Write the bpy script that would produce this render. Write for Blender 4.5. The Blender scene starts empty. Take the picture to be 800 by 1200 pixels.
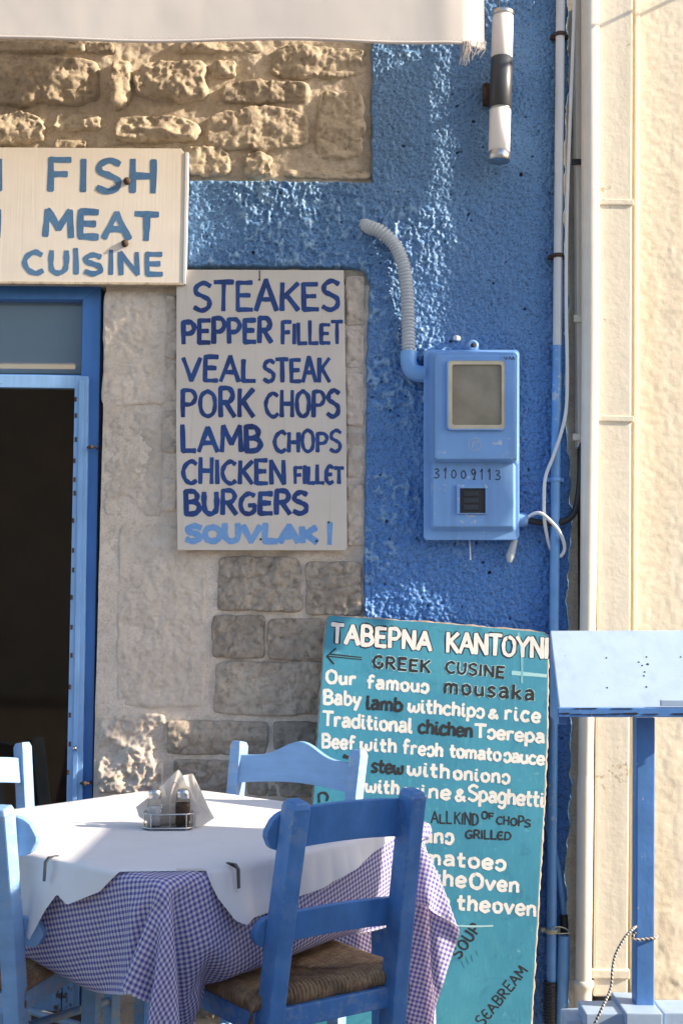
import bpy, bmesh, math, random
import numpy as np
from mathutils import Vector, Matrix
C = bpy.context.scene
COL = C.collection
random.seed(4)

# ------------------------------------------------------------------ camera
FPX, CAM = 1463.0, np.array([0.0, -3.66, 1.25])
PITCH, ROLL = math.radians(4.69), math.radians(0.6)
fw = np.array([0, math.cos(PITCH), math.sin(PITCH)])
up0 = np.array([0, -math.sin(PITCH), math.cos(PITCH)])
rt0 = np.array([1.0, 0, 0])
rt = rt0*math.cos(ROLL)+up0*math.sin(ROLL)
up = -rt0*math.sin(ROLL)+up0*math.cos(ROLL)
cd = bpy.data.cameras.new('camera'); cam = bpy.data.objects.new('camera', cd); COL.objects.link(cam)
cd.sensor_fit = 'VERTICAL'; cd.sensor_height = 36.0; cd.sensor_width = 24.0
cd.lens = FPX/1200*36.0; cd.clip_end = 2000; cd.clip_start = 0.05
m = Matrix(((rt[0], up[0], -fw[0], CAM[0]), (rt[1], up[1], -fw[1], CAM[1]), (rt[2], up[2], -fw[2], CAM[2]), (0, 0, 0, 1)))
cam.matrix_world = m
C.camera = cam

# ------------------------------------------------------------------ light
SUNV = Vector((1.0, -0.19, 0.50)).normalized()      # towards the sun
w = bpy.data.worlds.new("World"); C.world = w; w.use_nodes = True
nt = w.node_tree; nt.nodes.clear()
sky = nt.nodes.new('ShaderNodeTexSky'); sky.sky_type = 'NISHITA'; sky.sun_disc = False
sky.sun_elevation = math.asin(SUNV.z); sky.sun_rotation = math.atan2(SUNV.x, SUNV.y)
sky.air_density = 1.0; sky.dust_density = 1.5; sky.ozone_density = 1.0
bg = nt.nodes.new('ShaderNodeBackground'); bg.inputs[1].default_value = 0.112
wo = nt.nodes.new('ShaderNodeOutputWorld')
nt.links.new(sky.outputs[0], bg.inputs[0]); nt.links.new(bg.outputs[0], wo.inputs[0])
sl = bpy.data.lights.new('sun', 'SUN'); sl.energy = 4.3; sl.angle = math.radians(0.53); sl.color = (1.0, 0.84, 0.64)
so = bpy.data.objects.new('sun', sl); COL.objects.link(so)
so.rotation_euler = SUNV.to_track_quat('Z', 'Y').to_euler(); so.location = (6, -1, 6)
C.view_settings.view_transform = 'Standard'; C.view_settings.look = 'None'
C.view_settings.exposure = 1.36; C.view_settings.gamma = 1.0

# ------------------------------------------------------------------ measuring helpers
def ray(px, py): return fw+rt*(px-400)/FPX-up*(py-600)/FPX
def onY(px, py, Y=0.0):
    r = ray(px, py); return CAM+r*((Y-CAM[1])/r[1])
def onZ(px, py, Z):
    r = ray(px, py); return CAM+r*((Z-CAM[2])/r[2])
def onP(px, py, P, Nn):
    r = ray(px, py); return CAM+r*(np.dot(P-CAM, Nn)/np.dot(r, Nn))

# ------------------------------------------------------------------ mesh helpers
def new_obj(name, mesh, parent=None, mat=None):
    o = bpy.data.objects.new(name, mesh); COL.objects.link(o)
    if mat is not None and not mesh.materials: mesh.materials.append(mat)
    if parent is not None:
        o.parent = parent
        if parent.get('_w'):
            o.matrix_parent_inverse = parent_inv(parent)
    return o
BASE = {}
def parent_inv(p):
    return BASE[p.name].inverted()
def thing(name, label, cat, loc=(0, 0, 0), rotz=0.0, group=None, world=True):
    o = bpy.data.objects.new(name, None); COL.objects.link(o)
    o.empty_display_size = 0.05
    o.location = loc; o.rotation_euler = (0, 0, rotz)
    o['label'] = label; o['category'] = cat
    if group: o['group'] = group
    if world:
        o['_w'] = 1
        BASE[o.name] = Matrix.Translation(Vector(loc)) @ Matrix.Rotation(rotz, 4, 'Z')
    return o
def tag(o, label, cat, group=None):
    o['label'] = label; o['category'] = cat
    if group: o['group'] = group
    return o
def world_child(o, parent):     # o is a mesh part built in world coordinates below a part also in world coordinates
    o.parent = parent; return o
def mk(name, verts, faces, mat, parent=None, smooth=False, uv=None):
    me = bpy.data.meshes.new(name)
    me.from_pydata([tuple(map(float, v)) for v in verts], [], faces); me.update()
    if smooth: me.polygons.foreach_set('use_smooth', [True]*len(me.polygons))
    if uv is not None:
        l = me.uv_layers.new(name='uv')
        idx = np.empty(len(me.loops), dtype=np.int32); me.loops.foreach_get('vertex_index', idx)
        l.data.foreach_set('uv', np.asarray(uv, dtype=np.float32)[idx].ravel())
    return new_obj(name, me, parent, mat)
def grid_mesh(name, P, mat, parent=None, mask=None, uv=None, smooth=True, attr=None):
    """P: (ny,nx,3) array"""
    ny, nx = P.shape[:2]
    idx = np.arange(ny*nx).reshape(ny, nx)
    q = np.stack([idx[:-1, :-1], idx[:-1, 1:], idx[1:, 1:], idx[1:, :-1]], -1).reshape(-1, 4)
    if mask is not None:
        q = q[mask.reshape(-1)]
    used = np.unique(q); re = -np.ones(ny*nx, dtype=np.int64); re[used] = np.arange(len(used))
    q = re[q]; V = P.reshape(-1, 3)[used]
    me = bpy.data.meshes.new(name)
    me.vertices.add(len(V)); me.vertices.foreach_set('co', V.astype(np.float32).ravel())
    me.loops.add(len(q)*4); me.loops.foreach_set('vertex_index', q.astype(np.int32).ravel())
    me.polygons.add(len(q)); me.polygons.foreach_set('loop_start', np.arange(0, len(q)*4, 4, dtype=np.int32))
    me.polygons.foreach_set('use_smooth', np.full(len(q), smooth))
    me.update(calc_edges=True)
    if attr is not None:
        at = me.attributes.new('wear_or_glint', 'FLOAT', 'POINT'); at.data.foreach_set('value', attr.ravel()[used].astype(np.float32))
    if uv is not None:
        l = me.uv_layers.new(name='uv')
        l.data.foreach_set('uv', uv.reshape(-1, 2)[used][q.ravel()].astype(np.float32).ravel())
    return new_obj(name, me, parent, mat)

class MB:
    def __init__(s): s.v = []; s.f = []; s.sm = []
    def add(s, V, F, sm=False):
        k = len(s.v); s.v += [tuple(map(float, a)) for a in V]; s.f += [tuple(i+k for i in f) for f in F]; s.sm += [sm]*len(F)
    def build(s, name, mat, parent=None, bevel=0.0):
        me = bpy.data.meshes.new(name); me.from_pydata(s.v, [], s.f); me.update()
        me.polygons.foreach_set('use_smooth', s.sm)
        if bevel > 0:
            bm = bmesh.new(); bm.from_mesh(me)
            ed = [e for e in bm.edges if len(e.link_faces) == 2 and e.calc_face_angle(0) > 0.6]
            bmesh.ops.bevel(bm, geom=ed, offset=bevel, segments=2, profile=0.6, affect='EDGES', clamp_overlap=True)
            for f in bm.faces: f.smooth = False
            bm.to_mesh(me); bm.free()
        return new_obj(name, me, parent, mat)
    def prism(s, A, B, sm=False):
        """two matching loops of 3-D points -> closed prism"""
        n = len(A); V = list(A)+list(B)
        F = [tuple(range(n))[::-1], tuple(range(n, 2*n))]
        F += [(i, (i+1) % n, n+(i+1) % n, n+i) for i in range(n)]
        s.add(V, F, sm)
    def box(s, c, sz, R=None):
        c = np.array(c, float); h = np.array(sz, float)/2
        V = [np.array([x, y, z])*h for x in (-1, 1) for y in (-1, 1) for z in (-1, 1)]
        if R is not None: V = [np.array(R @ Vector(v)) for v in V]
        s.add([v+c for v in V], [(0, 1, 3, 2), (4, 6, 7, 5), (0, 4, 5, 1), (2, 3, 7, 6), (0, 2, 6, 4), (1, 5, 7, 3)])
    def tube(s, pts, r, n=12, caps=True):
        pts = [Vector(map(float, p)) for p in pts]
        rs = r if hasattr(r, '__len__') else [r]*len(pts)
        t0 = (pts[1]-pts[0]).normalized(); a = t0.orthogonal().normalized(); V = []
        for i, p in enumerate(pts):
            t = (pts[min(i+1, len(pts)-1)]-pts[max(i-1, 0)]).normalized()
            a = (a-t*a.dot(t)).normalized(); b = t.cross(a)
            for k in range(n):
                an = 2*math.pi*k/n; V.append(p+(a*math.cos(an)+b*math.sin(an))*rs[i])
        F = [(i*n+k, i*n+(k+1) % n, (i+1)*n+(k+1) % n, (i+1)*n+k) for i in range(len(pts)-1) for k in range(n)]
        s.add(V, F, True)
        if caps:
            s.add(V[:n], [tuple(range(n))[::-1]]); s.add(V[-n:], [tuple(range(n))])
    def lathe(s, prof, c, n=24, ax=None):
        """prof list of (radius, z)"""
        c = Vector(map(float, c)); V = []
        R = ax if ax is not None else Matrix.Identity(3)
        for r, z in prof:
            for k in range(n):
                an = 2*math.pi*k/n; V.append(c+R @ Vector((r*math.cos(an), r*math.sin(an), z)))
        F = [(i*n+k, i*n+(k+1) % n, (i+1)*n+(k+1) % n, (i+1)*n+k) for i in range(len(prof)-1) for k in range(n)]
        s.add(V, F, True)
def smooth_path(pts, k=8, closed=False):
    """Catmull-Rom through points of any dimension"""
    P = [np.array(p, float) for p in pts]; out = []
    n = len(P)
    for i in range(n-1):
        p0, p1, p2, p3 = P[max(i-1, 0)], P[i], P[i+1], P[min(i+2, n-1)]
        for j in range(k):
            t = j/k
            out.append(0.5*((2*p1)+(-p0+p2)*t+(2*p0-5*p1+4*p2-p3)*t*t+(-p0+3*p1-3*p2+p3)*t**3))
    out.append(P[-1]); return out
def slab(name, pix, Y, th, mat, parent=None, bevel=0.0, Yb=None):
    """polygon measured on the plane y=Y, extruded into the wall by th"""
    A = [onY(x, y, Y) for x, y in pix]; B = [p+np.array([0, th, 0]) for p in A]
    m_ = MB(); m_.prism(A, B); return m_.build(name, mat, parent, bevel)

# ------------------------------------------------------------------ noise (numpy)
def vnoise(x, z, seed=0):
    xi = np.floor(x).astype(np.int64); zi = np.floor(z).astype(np.int64)
    xf = x-xi; zf = z-zi; u = xf*xf*xf*(xf*(xf*6-15)+10); v = zf*zf*zf*(zf*(zf*6-15)+10)
    def h(a, b):
        n = (a*374761393+b*668265263+seed*1274126177) & 0xffffffff
        n = ((n ^ (n >> 13))*1274126177) & 0xffffffff
        return ((n ^ (n >> 16)) & 0xffff)/65535.0
    return (h(xi, zi)*(1-u)+h(xi+1, zi)*u)*(1-v)+(h(xi, zi+1)*(1-u)+h(xi+1, zi+1)*u)*v
def fbm(x, z, sc, seed=0, oc=4, g=0.5):
    r = np.zeros_like(x, dtype=float); a = 1.0; s = 0.0
    for k in range(oc):
        r += a*(vnoise(x/sc*2**k+17.3*k, z/sc*2**k+9.1*k, seed+k)*2-1); s += a; a *= g
    return r/s
def worley(x, z, sc, seed=0):
    X = x/sc; Z = z/sc; xi = np.floor(X).astype(np.int64); zi = np.floor(Z).astype(np.int64)
    best = np.full(X.shape, 9.0)
    for dx in (-1, 0, 1):
        for dz in (-1, 0, 1):
            a = xi+dx; b = zi+dz
            n = (a*374761393+b*668265263+seed*1274126177) & 0xffffffff
            n = ((n ^ (n >> 13))*1274126177) & 0xffffffff
            px = ((n ^ (n >> 16)) & 0xff)/255.0; pz = ((n >> 8) & 0xff)/255.0
            best = np.minimum(best, (a+px-X)**2+(b+pz-Z)**2)
    return np.sqrt(best)
def sstep(e0, e1, x):
    t = np.clip((x-e0)/(e1-e0), 0, 1); return t*t*(3-2*t)

# ------------------------------------------------------------------ materials
def lin(r, g, b):
    f = lambda c: (c/255/12.92) if c/255 <= 0.04045 else ((c/255+0.055)/1.055)**2.4
    return (f(r), f(g), f(b), 1)
MATS = {}
class NT:
    def __init__(s, name):
        s.m = bpy.data.materials.new(name); s.m.use_nodes = True; s.t = s.m.node_tree
        s.b = s.t.nodes['Principled BSDF']; s.out = s.t.nodes['Material Output']
        s.co = s.n('ShaderNodeTexCoord')
    def n(s, t, **k):
        o = s.t.nodes.new(t)
        for a, v in k.items(): setattr(o, a, v)
        return o
    def l(s, a, b): s.t.links.new(a, b)
    def noise(s, scale, detail=4, rough=0.55, vec=None, stretch=None, dist=0.0):
        o = s.n('ShaderNodeTexNoise'); o.inputs['Scale'].default_value = scale; o.inputs['Detail'].default_value = detail
        o.inputs['Roughness'].default_value = rough; o.inputs['Distortion'].default_value = dist
        src = vec if vec is not None else s.co.outputs['Object']
        if stretch:
            mp = s.n('ShaderNodeMapping'); mp.inputs['Scale'].default_value = stretch; s.l(src, mp.inputs[0]); src = mp.outputs[0]
        s.l(src, o.inputs['Vector']); return o.outputs['Fac']
    def ramp(s, fac, stops):
        o = s.n('ShaderNodeValToRGB'); e = o.color_ramp.elements
        while len(e) > 1: e.remove(e[-1])
        e[0].position = stops[0][0]; e[0].color = col4(stops[0][1])
        for p, c in stops[1:]:
            x = e.new(p); x.color = col4(c)
        s.l(fac, o.inputs[0]); return o.outputs[0]
    def mix(s, fac, a, b, mode='MIX'):
        o = s.n('ShaderNodeMix', data_type='RGBA', blend_type=mode)
        for k, v in ((0, fac), (6, a), (7, b)):
            if hasattr(v, 'is_linked') or hasattr(v, 'links'): s.l(v, o.inputs[k])
            elif k == 0: o.inputs[0].default_value = v
            else: o.inputs[k].default_value = col4(v)
        return o.outputs[2]
    def bump(s, h, dist=0.001, st=1.0):
        o = s.n('ShaderNodeBump'); o.inputs['Distance'].default_value = dist; o.inputs['Strength'].default_value = st
        if getattr(s, 'lastb', None) is not None: s.l(s.lastb, o.inputs['Normal'])
        s.l(h, o.inputs['Height']); s.lastb = o.outputs[0]; s.l(o.outputs[0], s.b.inputs['Normal'])
    def set(s, **k):
        for a, v in k.items():
            i = s.b.inputs[a.replace('_', ' ')]
            if hasattr(v, 'links'): s.l(v, i)
            else: i.default_value = v
def col4(c):
    if isinstance(c, (int, float)): return (c, c, c, 1)
    return tuple(c) if len(c) == 4 else tuple(c)+(1,)

def m_paint(name, base, var=0.12, rough=0.45, wear_or_glint=None, wear_amt=0.0, bump=0.0006, sc=14, grain=None, spec=0.5, streak=None, edge=None):
    s = NT(name); b = np.array(base[:3])
    n1 = s.noise(sc, 5); c = s.ramp(n1, [(0.3, tuple(b*(1-var))), (0.7, tuple(np.minimum(b*(1+var), 1)))])
    if grain:
        g = s.noise(1.0, 4, 0.6, stretch=grain); c = s.mix(0.35, c, s.ramp(g, [(0.35, tuple(b*0.78)), (0.65, tuple(np.minimum(b*1.15, 1)))]))
        s.bump(g, 0.0006, 0.5)
    if streak:
        g2 = s.noise(1.0, 4, 0.6, stretch=(28, 28, 1.6)); g3 = s.noise(9, 5, 0.7)
        c = s.mix(s.ramp(g2, [(0.50, 0.0), (0.72, streak)]), c, tuple(b*0.62)); c = s.mix(s.ramp(g3, [(0.60, 0.0), (0.72, streak*0.8)]), c, tuple(np.minimum(b*0.8+0.06, 1)))
    if wear_or_glint is not None:
        wn = s.noise(38, 6, 0.7); wn2 = s.noise(3.5, 2)
        mm = s.n('ShaderNodeMath', operation='MULTIPLY'); s.l(wn, mm.inputs[0]); s.l(wn2, mm.inputs[1])
        t = 0.40-0.10*wear_amt
        f = s.ramp(mm.outputs[0], [(t, 0.0), (t+0.015, 1.0)])
        c = s.mix(f, c, wear_or_glint); s.bump(f, -0.0004, 0.7) if False else None
    if edge is not None:
        ge = s.n('ShaderNodeNewGeometry'); m3 = s.n('ShaderNodeMath', operation='MULTIPLY')
        s.l(s.ramp(ge.outputs['Pointiness'], [(0.52, 0.0), (0.60, 1.0)]), m3.inputs[0]); s.l(s.ramp(s.noise(28, 4, 0.7), [(0.50, 0.0), (0.58, 0.85)]), m3.inputs[1]); c = s.mix(m3.outputs[0], c, edge)
    s.set(Base_Color=c, Roughness=rough, Specular_IOR_Level=spec)
    s.bump(s.noise(60, 3), bump, 0.5)
    return s.m
def m_metal(name, base, rough=0.3, metallic=1.0):
    s = NT(name); n = s.noise(40, 3); b = np.array(base[:3])
    s.set(Base_Color=s.ramp(n, [(0.3, tuple(b*0.85)), (0.7, tuple(b))]), Roughness=rough, Metallic=metallic)
    return s.m
# blue rough render
s = NT('blue_stucco')
n1 = s.noise(3.0, 4); n2 = s.noise(70, 3, 0.6); n3 = s.noise(260, 2, 0.6)
c = s.ramp(n1, [(0.25, (0.046, 0.18, 0.52)), (0.75, (0.070, 0.235, 0.59))])
c = s.mix(s.ramp(n2, [(0.38, 0.0), (0.7, 0.55)]), c, (0.095, 0.25, 0.54))
sep = s.n('ShaderNodeSeparateXYZ'); s.l(s.co.outputs['Object'], sep.inputs[0])
hz = s.n('ShaderNodeMapRange'); hz.inputs['From Min'].default_value = 1.2; hz.inputs['From Max'].default_value = 2.6
s.l(sep.outputs['Z'], hz.inputs['Value'])
mm = s.n('ShaderNodeMath', operation='MULTIPLY'); s.l(hz.outputs[0], mm.inputs[0]); mm.inputs[1].default_value = 0.75
c = s.mix(mm.outputs[0], c, (0.125, 0.255, 0.42))          # greyer, paler blue towards the top
c = s.mix(s.ramp(s.noise(190, 2, 0.5), [(0.38, 0.75), (0.45, 0.0)]), c, (0.02, 0.06, 0.17))
wa = s.n('ShaderNodeAttribute'); wa.attribute_name = 'wear_or_glint'
c = s.mix(wa.outputs['Fac'], c, (0.22, 0.38, 0.58))  # sun glints painted pale on the crests, plus worn flecks at the edge
s.set(Base_Color=c, Roughness=0.46, Specular_IOR_Level=0.6)
s.bump(n2, 0.004, 0.9); s.bump(n3, 0.0018, 0.9)
M_STUC = s.m
# stones
def m_stone(name, a, b, dark, bump=0.003, streaks=False):
    s = NT(name)
    info = s.n('ShaderNodeObjectInfo')
    n1 = s.noise(9, 6, 0.65, dist=0.6); n2 = s.noise(45, 5, 0.7); n3 = s.noise(220, 3, 0.7)
    c = s.ramp(n1, [(0.28, a), (0.68, b)])
    c = s.mix(s.ramp(n2, [(0.30, 0.75), (0.52, 0.0)]), c, dark)
    c = s.mix(s.ramp(n3, [(0.62, 0.0), (0.75, 0.45)]), c, tuple(min(1, x*1.35) for x in b))
    rr = s.n('ShaderNodeMapRange'); rr.inputs['To Min'].default_value = 0.82; rr.inputs['To Max'].default_value = 1.15
    s.l(info.outputs['Random'], rr.inputs['Value'])
    hs = s.n('ShaderNodeHueSaturation'); s.l(c, hs.inputs['Color']); s.l(rr.outputs[0], hs.inputs['Value'])
    s.set(Base_Color=hs.outputs[0], Roughness=0.92, Specular_IOR_Level=0.2)
    s.bump(n2, bump, 0.9); s.bump(n3, bump*0.4, 0.9)
    return s.m
M_STONE_T = m_stone('warm_limestone', (0.36, 0.30, 0.225), (0.52, 0.445, 0.345), (0.18, 0.14, 0.10))
M_STONE_G = m_stone('grey_stone', (0.27, 0.23, 0.19), (0.43, 0.375, 0.31), (0.15, 0.125, 0.10))
M_BLOCK = m_stone('dressed_limestone', (0.56, 0.48, 0.405), (0.69, 0.61, 0.525), (0.46, 0.38, 0.305), 0.002)
def m_mortar(name, a, b):
    s = NT(name); n1 = s.noise(5, 5, 0.6); n2 = s.noise(160, 4, 0.7); n3 = s.noise(34, 4, 0.7)
    c = s.ramp(n1, [(0.3, a), (0.7, b)])
    c = s.mix(s.ramp(n2, [(0.32, 0.6), (0.5, 0.0)]), c, tuple(x*0.6 for x in a))
    c = s.mix(s.ramp(n3, [(0.36, 0.5), (0.5, 0.0)]), c, tuple(x*0.75 for x in a))
    s.set(Base_Color=c, Roughness=0.95, Specular_IOR_Level=0.15); s.bump(n2, 0.0016, 0.8); s.bump(n3, 0.003, 0.5); return s.m
M_MORTAR = m_mortar('lime_mortar', (0.45, 0.38, 0.30), (0.57, 0.50, 0.405))
M_PLASTER = m_mortar('smeared_plaster', (0.58, 0.495, 0.415), (0.70, 0.62, 0.535))
# cream wall
s = NT('cream_wall_paint'); n1 = s.noise(4, 5, 0.6); n2 = s.noise(90, 4, 0.6); n3 = s.noise(16, 5, 0.6)
c = s.ramp(n1, [(0.3, (0.68, 0.61, 0.49)), (0.7, (0.75, 0.69, 0.57))])
c = s.mix(s.ramp(n3, [(0.64, 0.0), (0.75, 0.35)]), c, (0.80, 0.75, 0.62))
c = s.mix(s.ramp(s.noise(1.0, 4, 0.65, stretch=(9, 9, 0.9)), [(0.56, 0.0), (0.72, 0.4)]), c, (0.58, 0.48, 0.32))
c = s.mix(s.ramp(s.noise(55, 5, 0.75), [(0.27, 0.7), (0.34, 0.0)]), c, (0.38, 0.32, 0.24))
s.set(Base_Color=c, Roughness=0.7, Specular_IOR_Level=0.3); s.bump(n3, 0.0010, 0.3); s.bump(n2, 0.0010, 0.8)
M_CREAM = s.m
M_CREAMP = m_paint('cream_pipe_paint', (0.74, 0.68, 0.56), 0.06, 0.5, bump=0.002, sc=20, wear_or_glint=(0.50, 0.42, 0.30), wear_amt=0.15, streak=0.35)
M_PVC = m_paint('cream_pvc', (0.75, 0.69, 0.60), 0.05, 0.4, streak=0.35)
M_WPVC = m_paint('white_pvc', (0.62, 0.63, 0.65), 0.05, 0.35)
M_GPVC = m_paint('grey_corrugated_pvc', (0.45, 0.49, 0.53), 0.08, 0.45)
BLUE = (0.085, 0.25, 0.60); BLUE2 = (0.05, 0.17, 0.50)
M_BLUE = m_paint('light_blue_paint', (0.17, 0.37, 0.72), 0.10, 0.4, sc=8)
M_METER = m_paint('meter_box_blue_paint', (0.18, 0.36, 0.69), 0.07, 0.42, sc=7, streak=0.4, wear_or_glint=(0.42, 0.50, 0.62), wear_amt=0.2)
M_DOORB = m_paint('door_blue_paint', (0.055, 0.19, 0.50), 0.12, 0.38, sc=6, grain=(40, 40, 3))
M_DOORL = m_paint('screen_frame_blue_paint', (0.22, 0.41, 0.70), 0.10, 0.4, grain=(60, 60, 4), wear_or_glint=(0.10, 0.09, 0.09), wear_amt=0.15)
M_PIPEB = m_paint('conduit_blue_paint', (0.15, 0.35, 0.68), 0.12, 0.4, sc=20, streak=0.3, wear_or_glint=(0.45, 0.52, 0.62), wear_amt=0.3)
M_CHAIRF = m_paint('chair_blue_paint', (0.080, 0.235, 0.55), 0.22, 0.5, grain=(45, 45, 8), bump=0.0012, wear_or_glint=(0.20, 0.30, 0.50), wear_amt=0.35, edge=(0.28, 0.36, 0.46))
M_CHAIRB = m_paint('chair_pale_blue_paint', (0.22, 0.41, 0.70), 0.12, 0.5, grain=(8, 8, 70), bump=0.001, wear_or_glint=(0.5, 0.58, 0.66), wear_amt=0.3, edge=(0.45, 0.44, 0.42))
M_STANDT = m_paint('stand_pale_blue_paint', (0.35, 0.47, 0.64), 0.05, 0.5, streak=0.3, wear_or_glint=(0.16, 0.20, 0.30), wear_amt=0.1)
M_STANDB = m_paint('stand_blue_paint', (0.085, 0.23, 0.55), 0.12, 0.45, streak=0.4, wear_or_glint=(0.30, 0.38, 0.48), wear_amt=0.3, bump=0.0012)
M_DARK = m_paint('black_plastic', (0.02, 0.02, 0.022), 0.2, 0.5)
M_RUST = m_paint('rusty_iron', (0.055, 0.032, 0.022), 0.4, 0.8, sc=80)
M_STEEL = m_metal('brushed_steel', (0.62, 0.62, 0.62), 0.28)
M_DMET = m_paint('anthracite_metal', (0.045, 0.05, 0.058), 0.1, 0.35)
M_WIRE = m_paint('white_cable', (0.70, 0.70, 0.70), 0.04, 0.4)
def m_board(name, base, dirt, grain_amt=0.5):
    s = NT(name); g = s.noise(1.0, 5, 0.65, stretch=(160, 160, 5)); n1 = s.noise(6, 5, 0.6); n2 = s.noise(30, 5, 0.7)
    b = np.array(base)
    c = s.ramp(n1, [(0.3, tuple(b*0.93)), (0.7, tuple(np.minimum(b*1.05, 1)))])
    c = s.mix(s.ramp(g, [(0.30, grain_amt), (0.42, 0.0)]), c, dirt)
    c = s.mix(s.ramp(n2, [(0.66, 0.0), (0.76, 0.3)]), c, dirt)
    s.set(Base_Color=c, Roughness=0.55); s.bump(g, 0.0008, 0.6); return s.m
M_BOARDW = m_board('white_painted_board', (0.60, 0.55, 0.49), (0.42, 0.34, 0.25), 0.35)
M_BOARDC = m_board('cream_sign_panel', (0.66, 0.61, 0.545), (0.55, 0.49, 0.42), 0.08)
s = NT('teal_board_paint'); n1 = s.noise(5, 6, 0.65, dist=0.5); n2 = s.noise(40, 5, 0.7); n3 = s.noise(2.2, 3); g = s.noise(1.0, 5, 0.6, stretch=(120, 120, 6))
c = s.ramp(n1, [(0.3, (0.030, 0.195, 0.30)), (0.7, (0.048, 0.265, 0.375))])
c = s.mix(s.ramp(g, [(0.55, 0.0), (0.75, 0.35)]), c, (0.11, 0.36, 0.42))
c = s.mix(s.ramp(n2, [(0.62, 0.0), (0.74, 0.6)]), c, (0.20, 0.44, 0.48))
c = s.mix(s.ramp(s.noise(7, 6, 0.7, dist=2.2), [(0.56, 0.0), (0.64, 0.5)]), c, (0.018, 0.15, 0.24))
c = s.mix(s.ramp(s.noise(130, 3, 0.7), [(0.70, 0.0), (0.74, 0.8)]), c, (0.30, 0.22, 0.16))
c = s.mix(s.ramp(n3, [(0.60, 0.0), (0.72, 0.35)]), c, (0.10, 0.37, 0.40))
s.set(Base_Color=c, Roughness=0.5); s.bump(g, 0.0006, 0.6); M_TEAL = s.m
M_BEDGE = m_paint('chipped_board_edge', (0.36, 0.28, 0.22), 0.35, 0.8, sc=60)
def m_letter(name, a, b, rough=0.45, streak=0.5):
    s = NT(name); g = s.noise(1.0, 3, 0.6, vec=s.co.outputs['UV'], stretch=(2.5, 14, 1)); n = s.noise(9, 3)
    mm = s.n('ShaderNodeMath', operation='MULTIPLY_ADD'); s.l(g, mm.inputs[0]); mm.inputs[1].default_value = 0.65
    m2 = s.n('ShaderNodeMath', operation='MULTIPLY'); s.l(n, m2.inputs[0]); m2.inputs[1].default_value = 0.35; s.l(m2.outputs[0], mm.inputs[2])
    s.set(Base_Color=s.ramp(mm.outputs[0], [(0.38, a), (0.60, b)]), Roughness=rough); return s.m
L_NAVY = m_letter('navy_letter_paint', (0.002, 0.008, 0.085), (0.015, 0.070, 0.27))
L_SOUV = m_letter('pale_blue_letter_paint', (0.10, 0.25, 0.56), (0.20, 0.38, 0.66))
L_FISH = m_letter('slate_blue_letter_paint', (0.035, 0.10, 0.23), (0.085, 0.19, 0.34))
L_WHITE = m_letter('cream_letter_paint', (0.55, 0.56, 0.53), (0.76, 0.74, 0.70))
L_BLACK = m_letter('black_letter_paint', (0.006, 0.007, 0.010), (0.016, 0.020, 0.026), rough=0.8)
L_GHOST = m_letter('faded_letter_paint', (0.05, 0.20, 0.25), (0.06, 0.26, 0.32))
L_INK = m_letter('marker_ink', (0.012, 0.014, 0.03), (0.02, 0.03, 0.06))
L_SMEAR = m_letter('smeared_white_paint', (0.22, 0.48, 0.52), (0.40, 0.60, 0.62))

L_SMEAR2 = m_letter('thin_white_smear', (0.09, 0.34, 0.40), (0.22, 0.46, 0.50))

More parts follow.
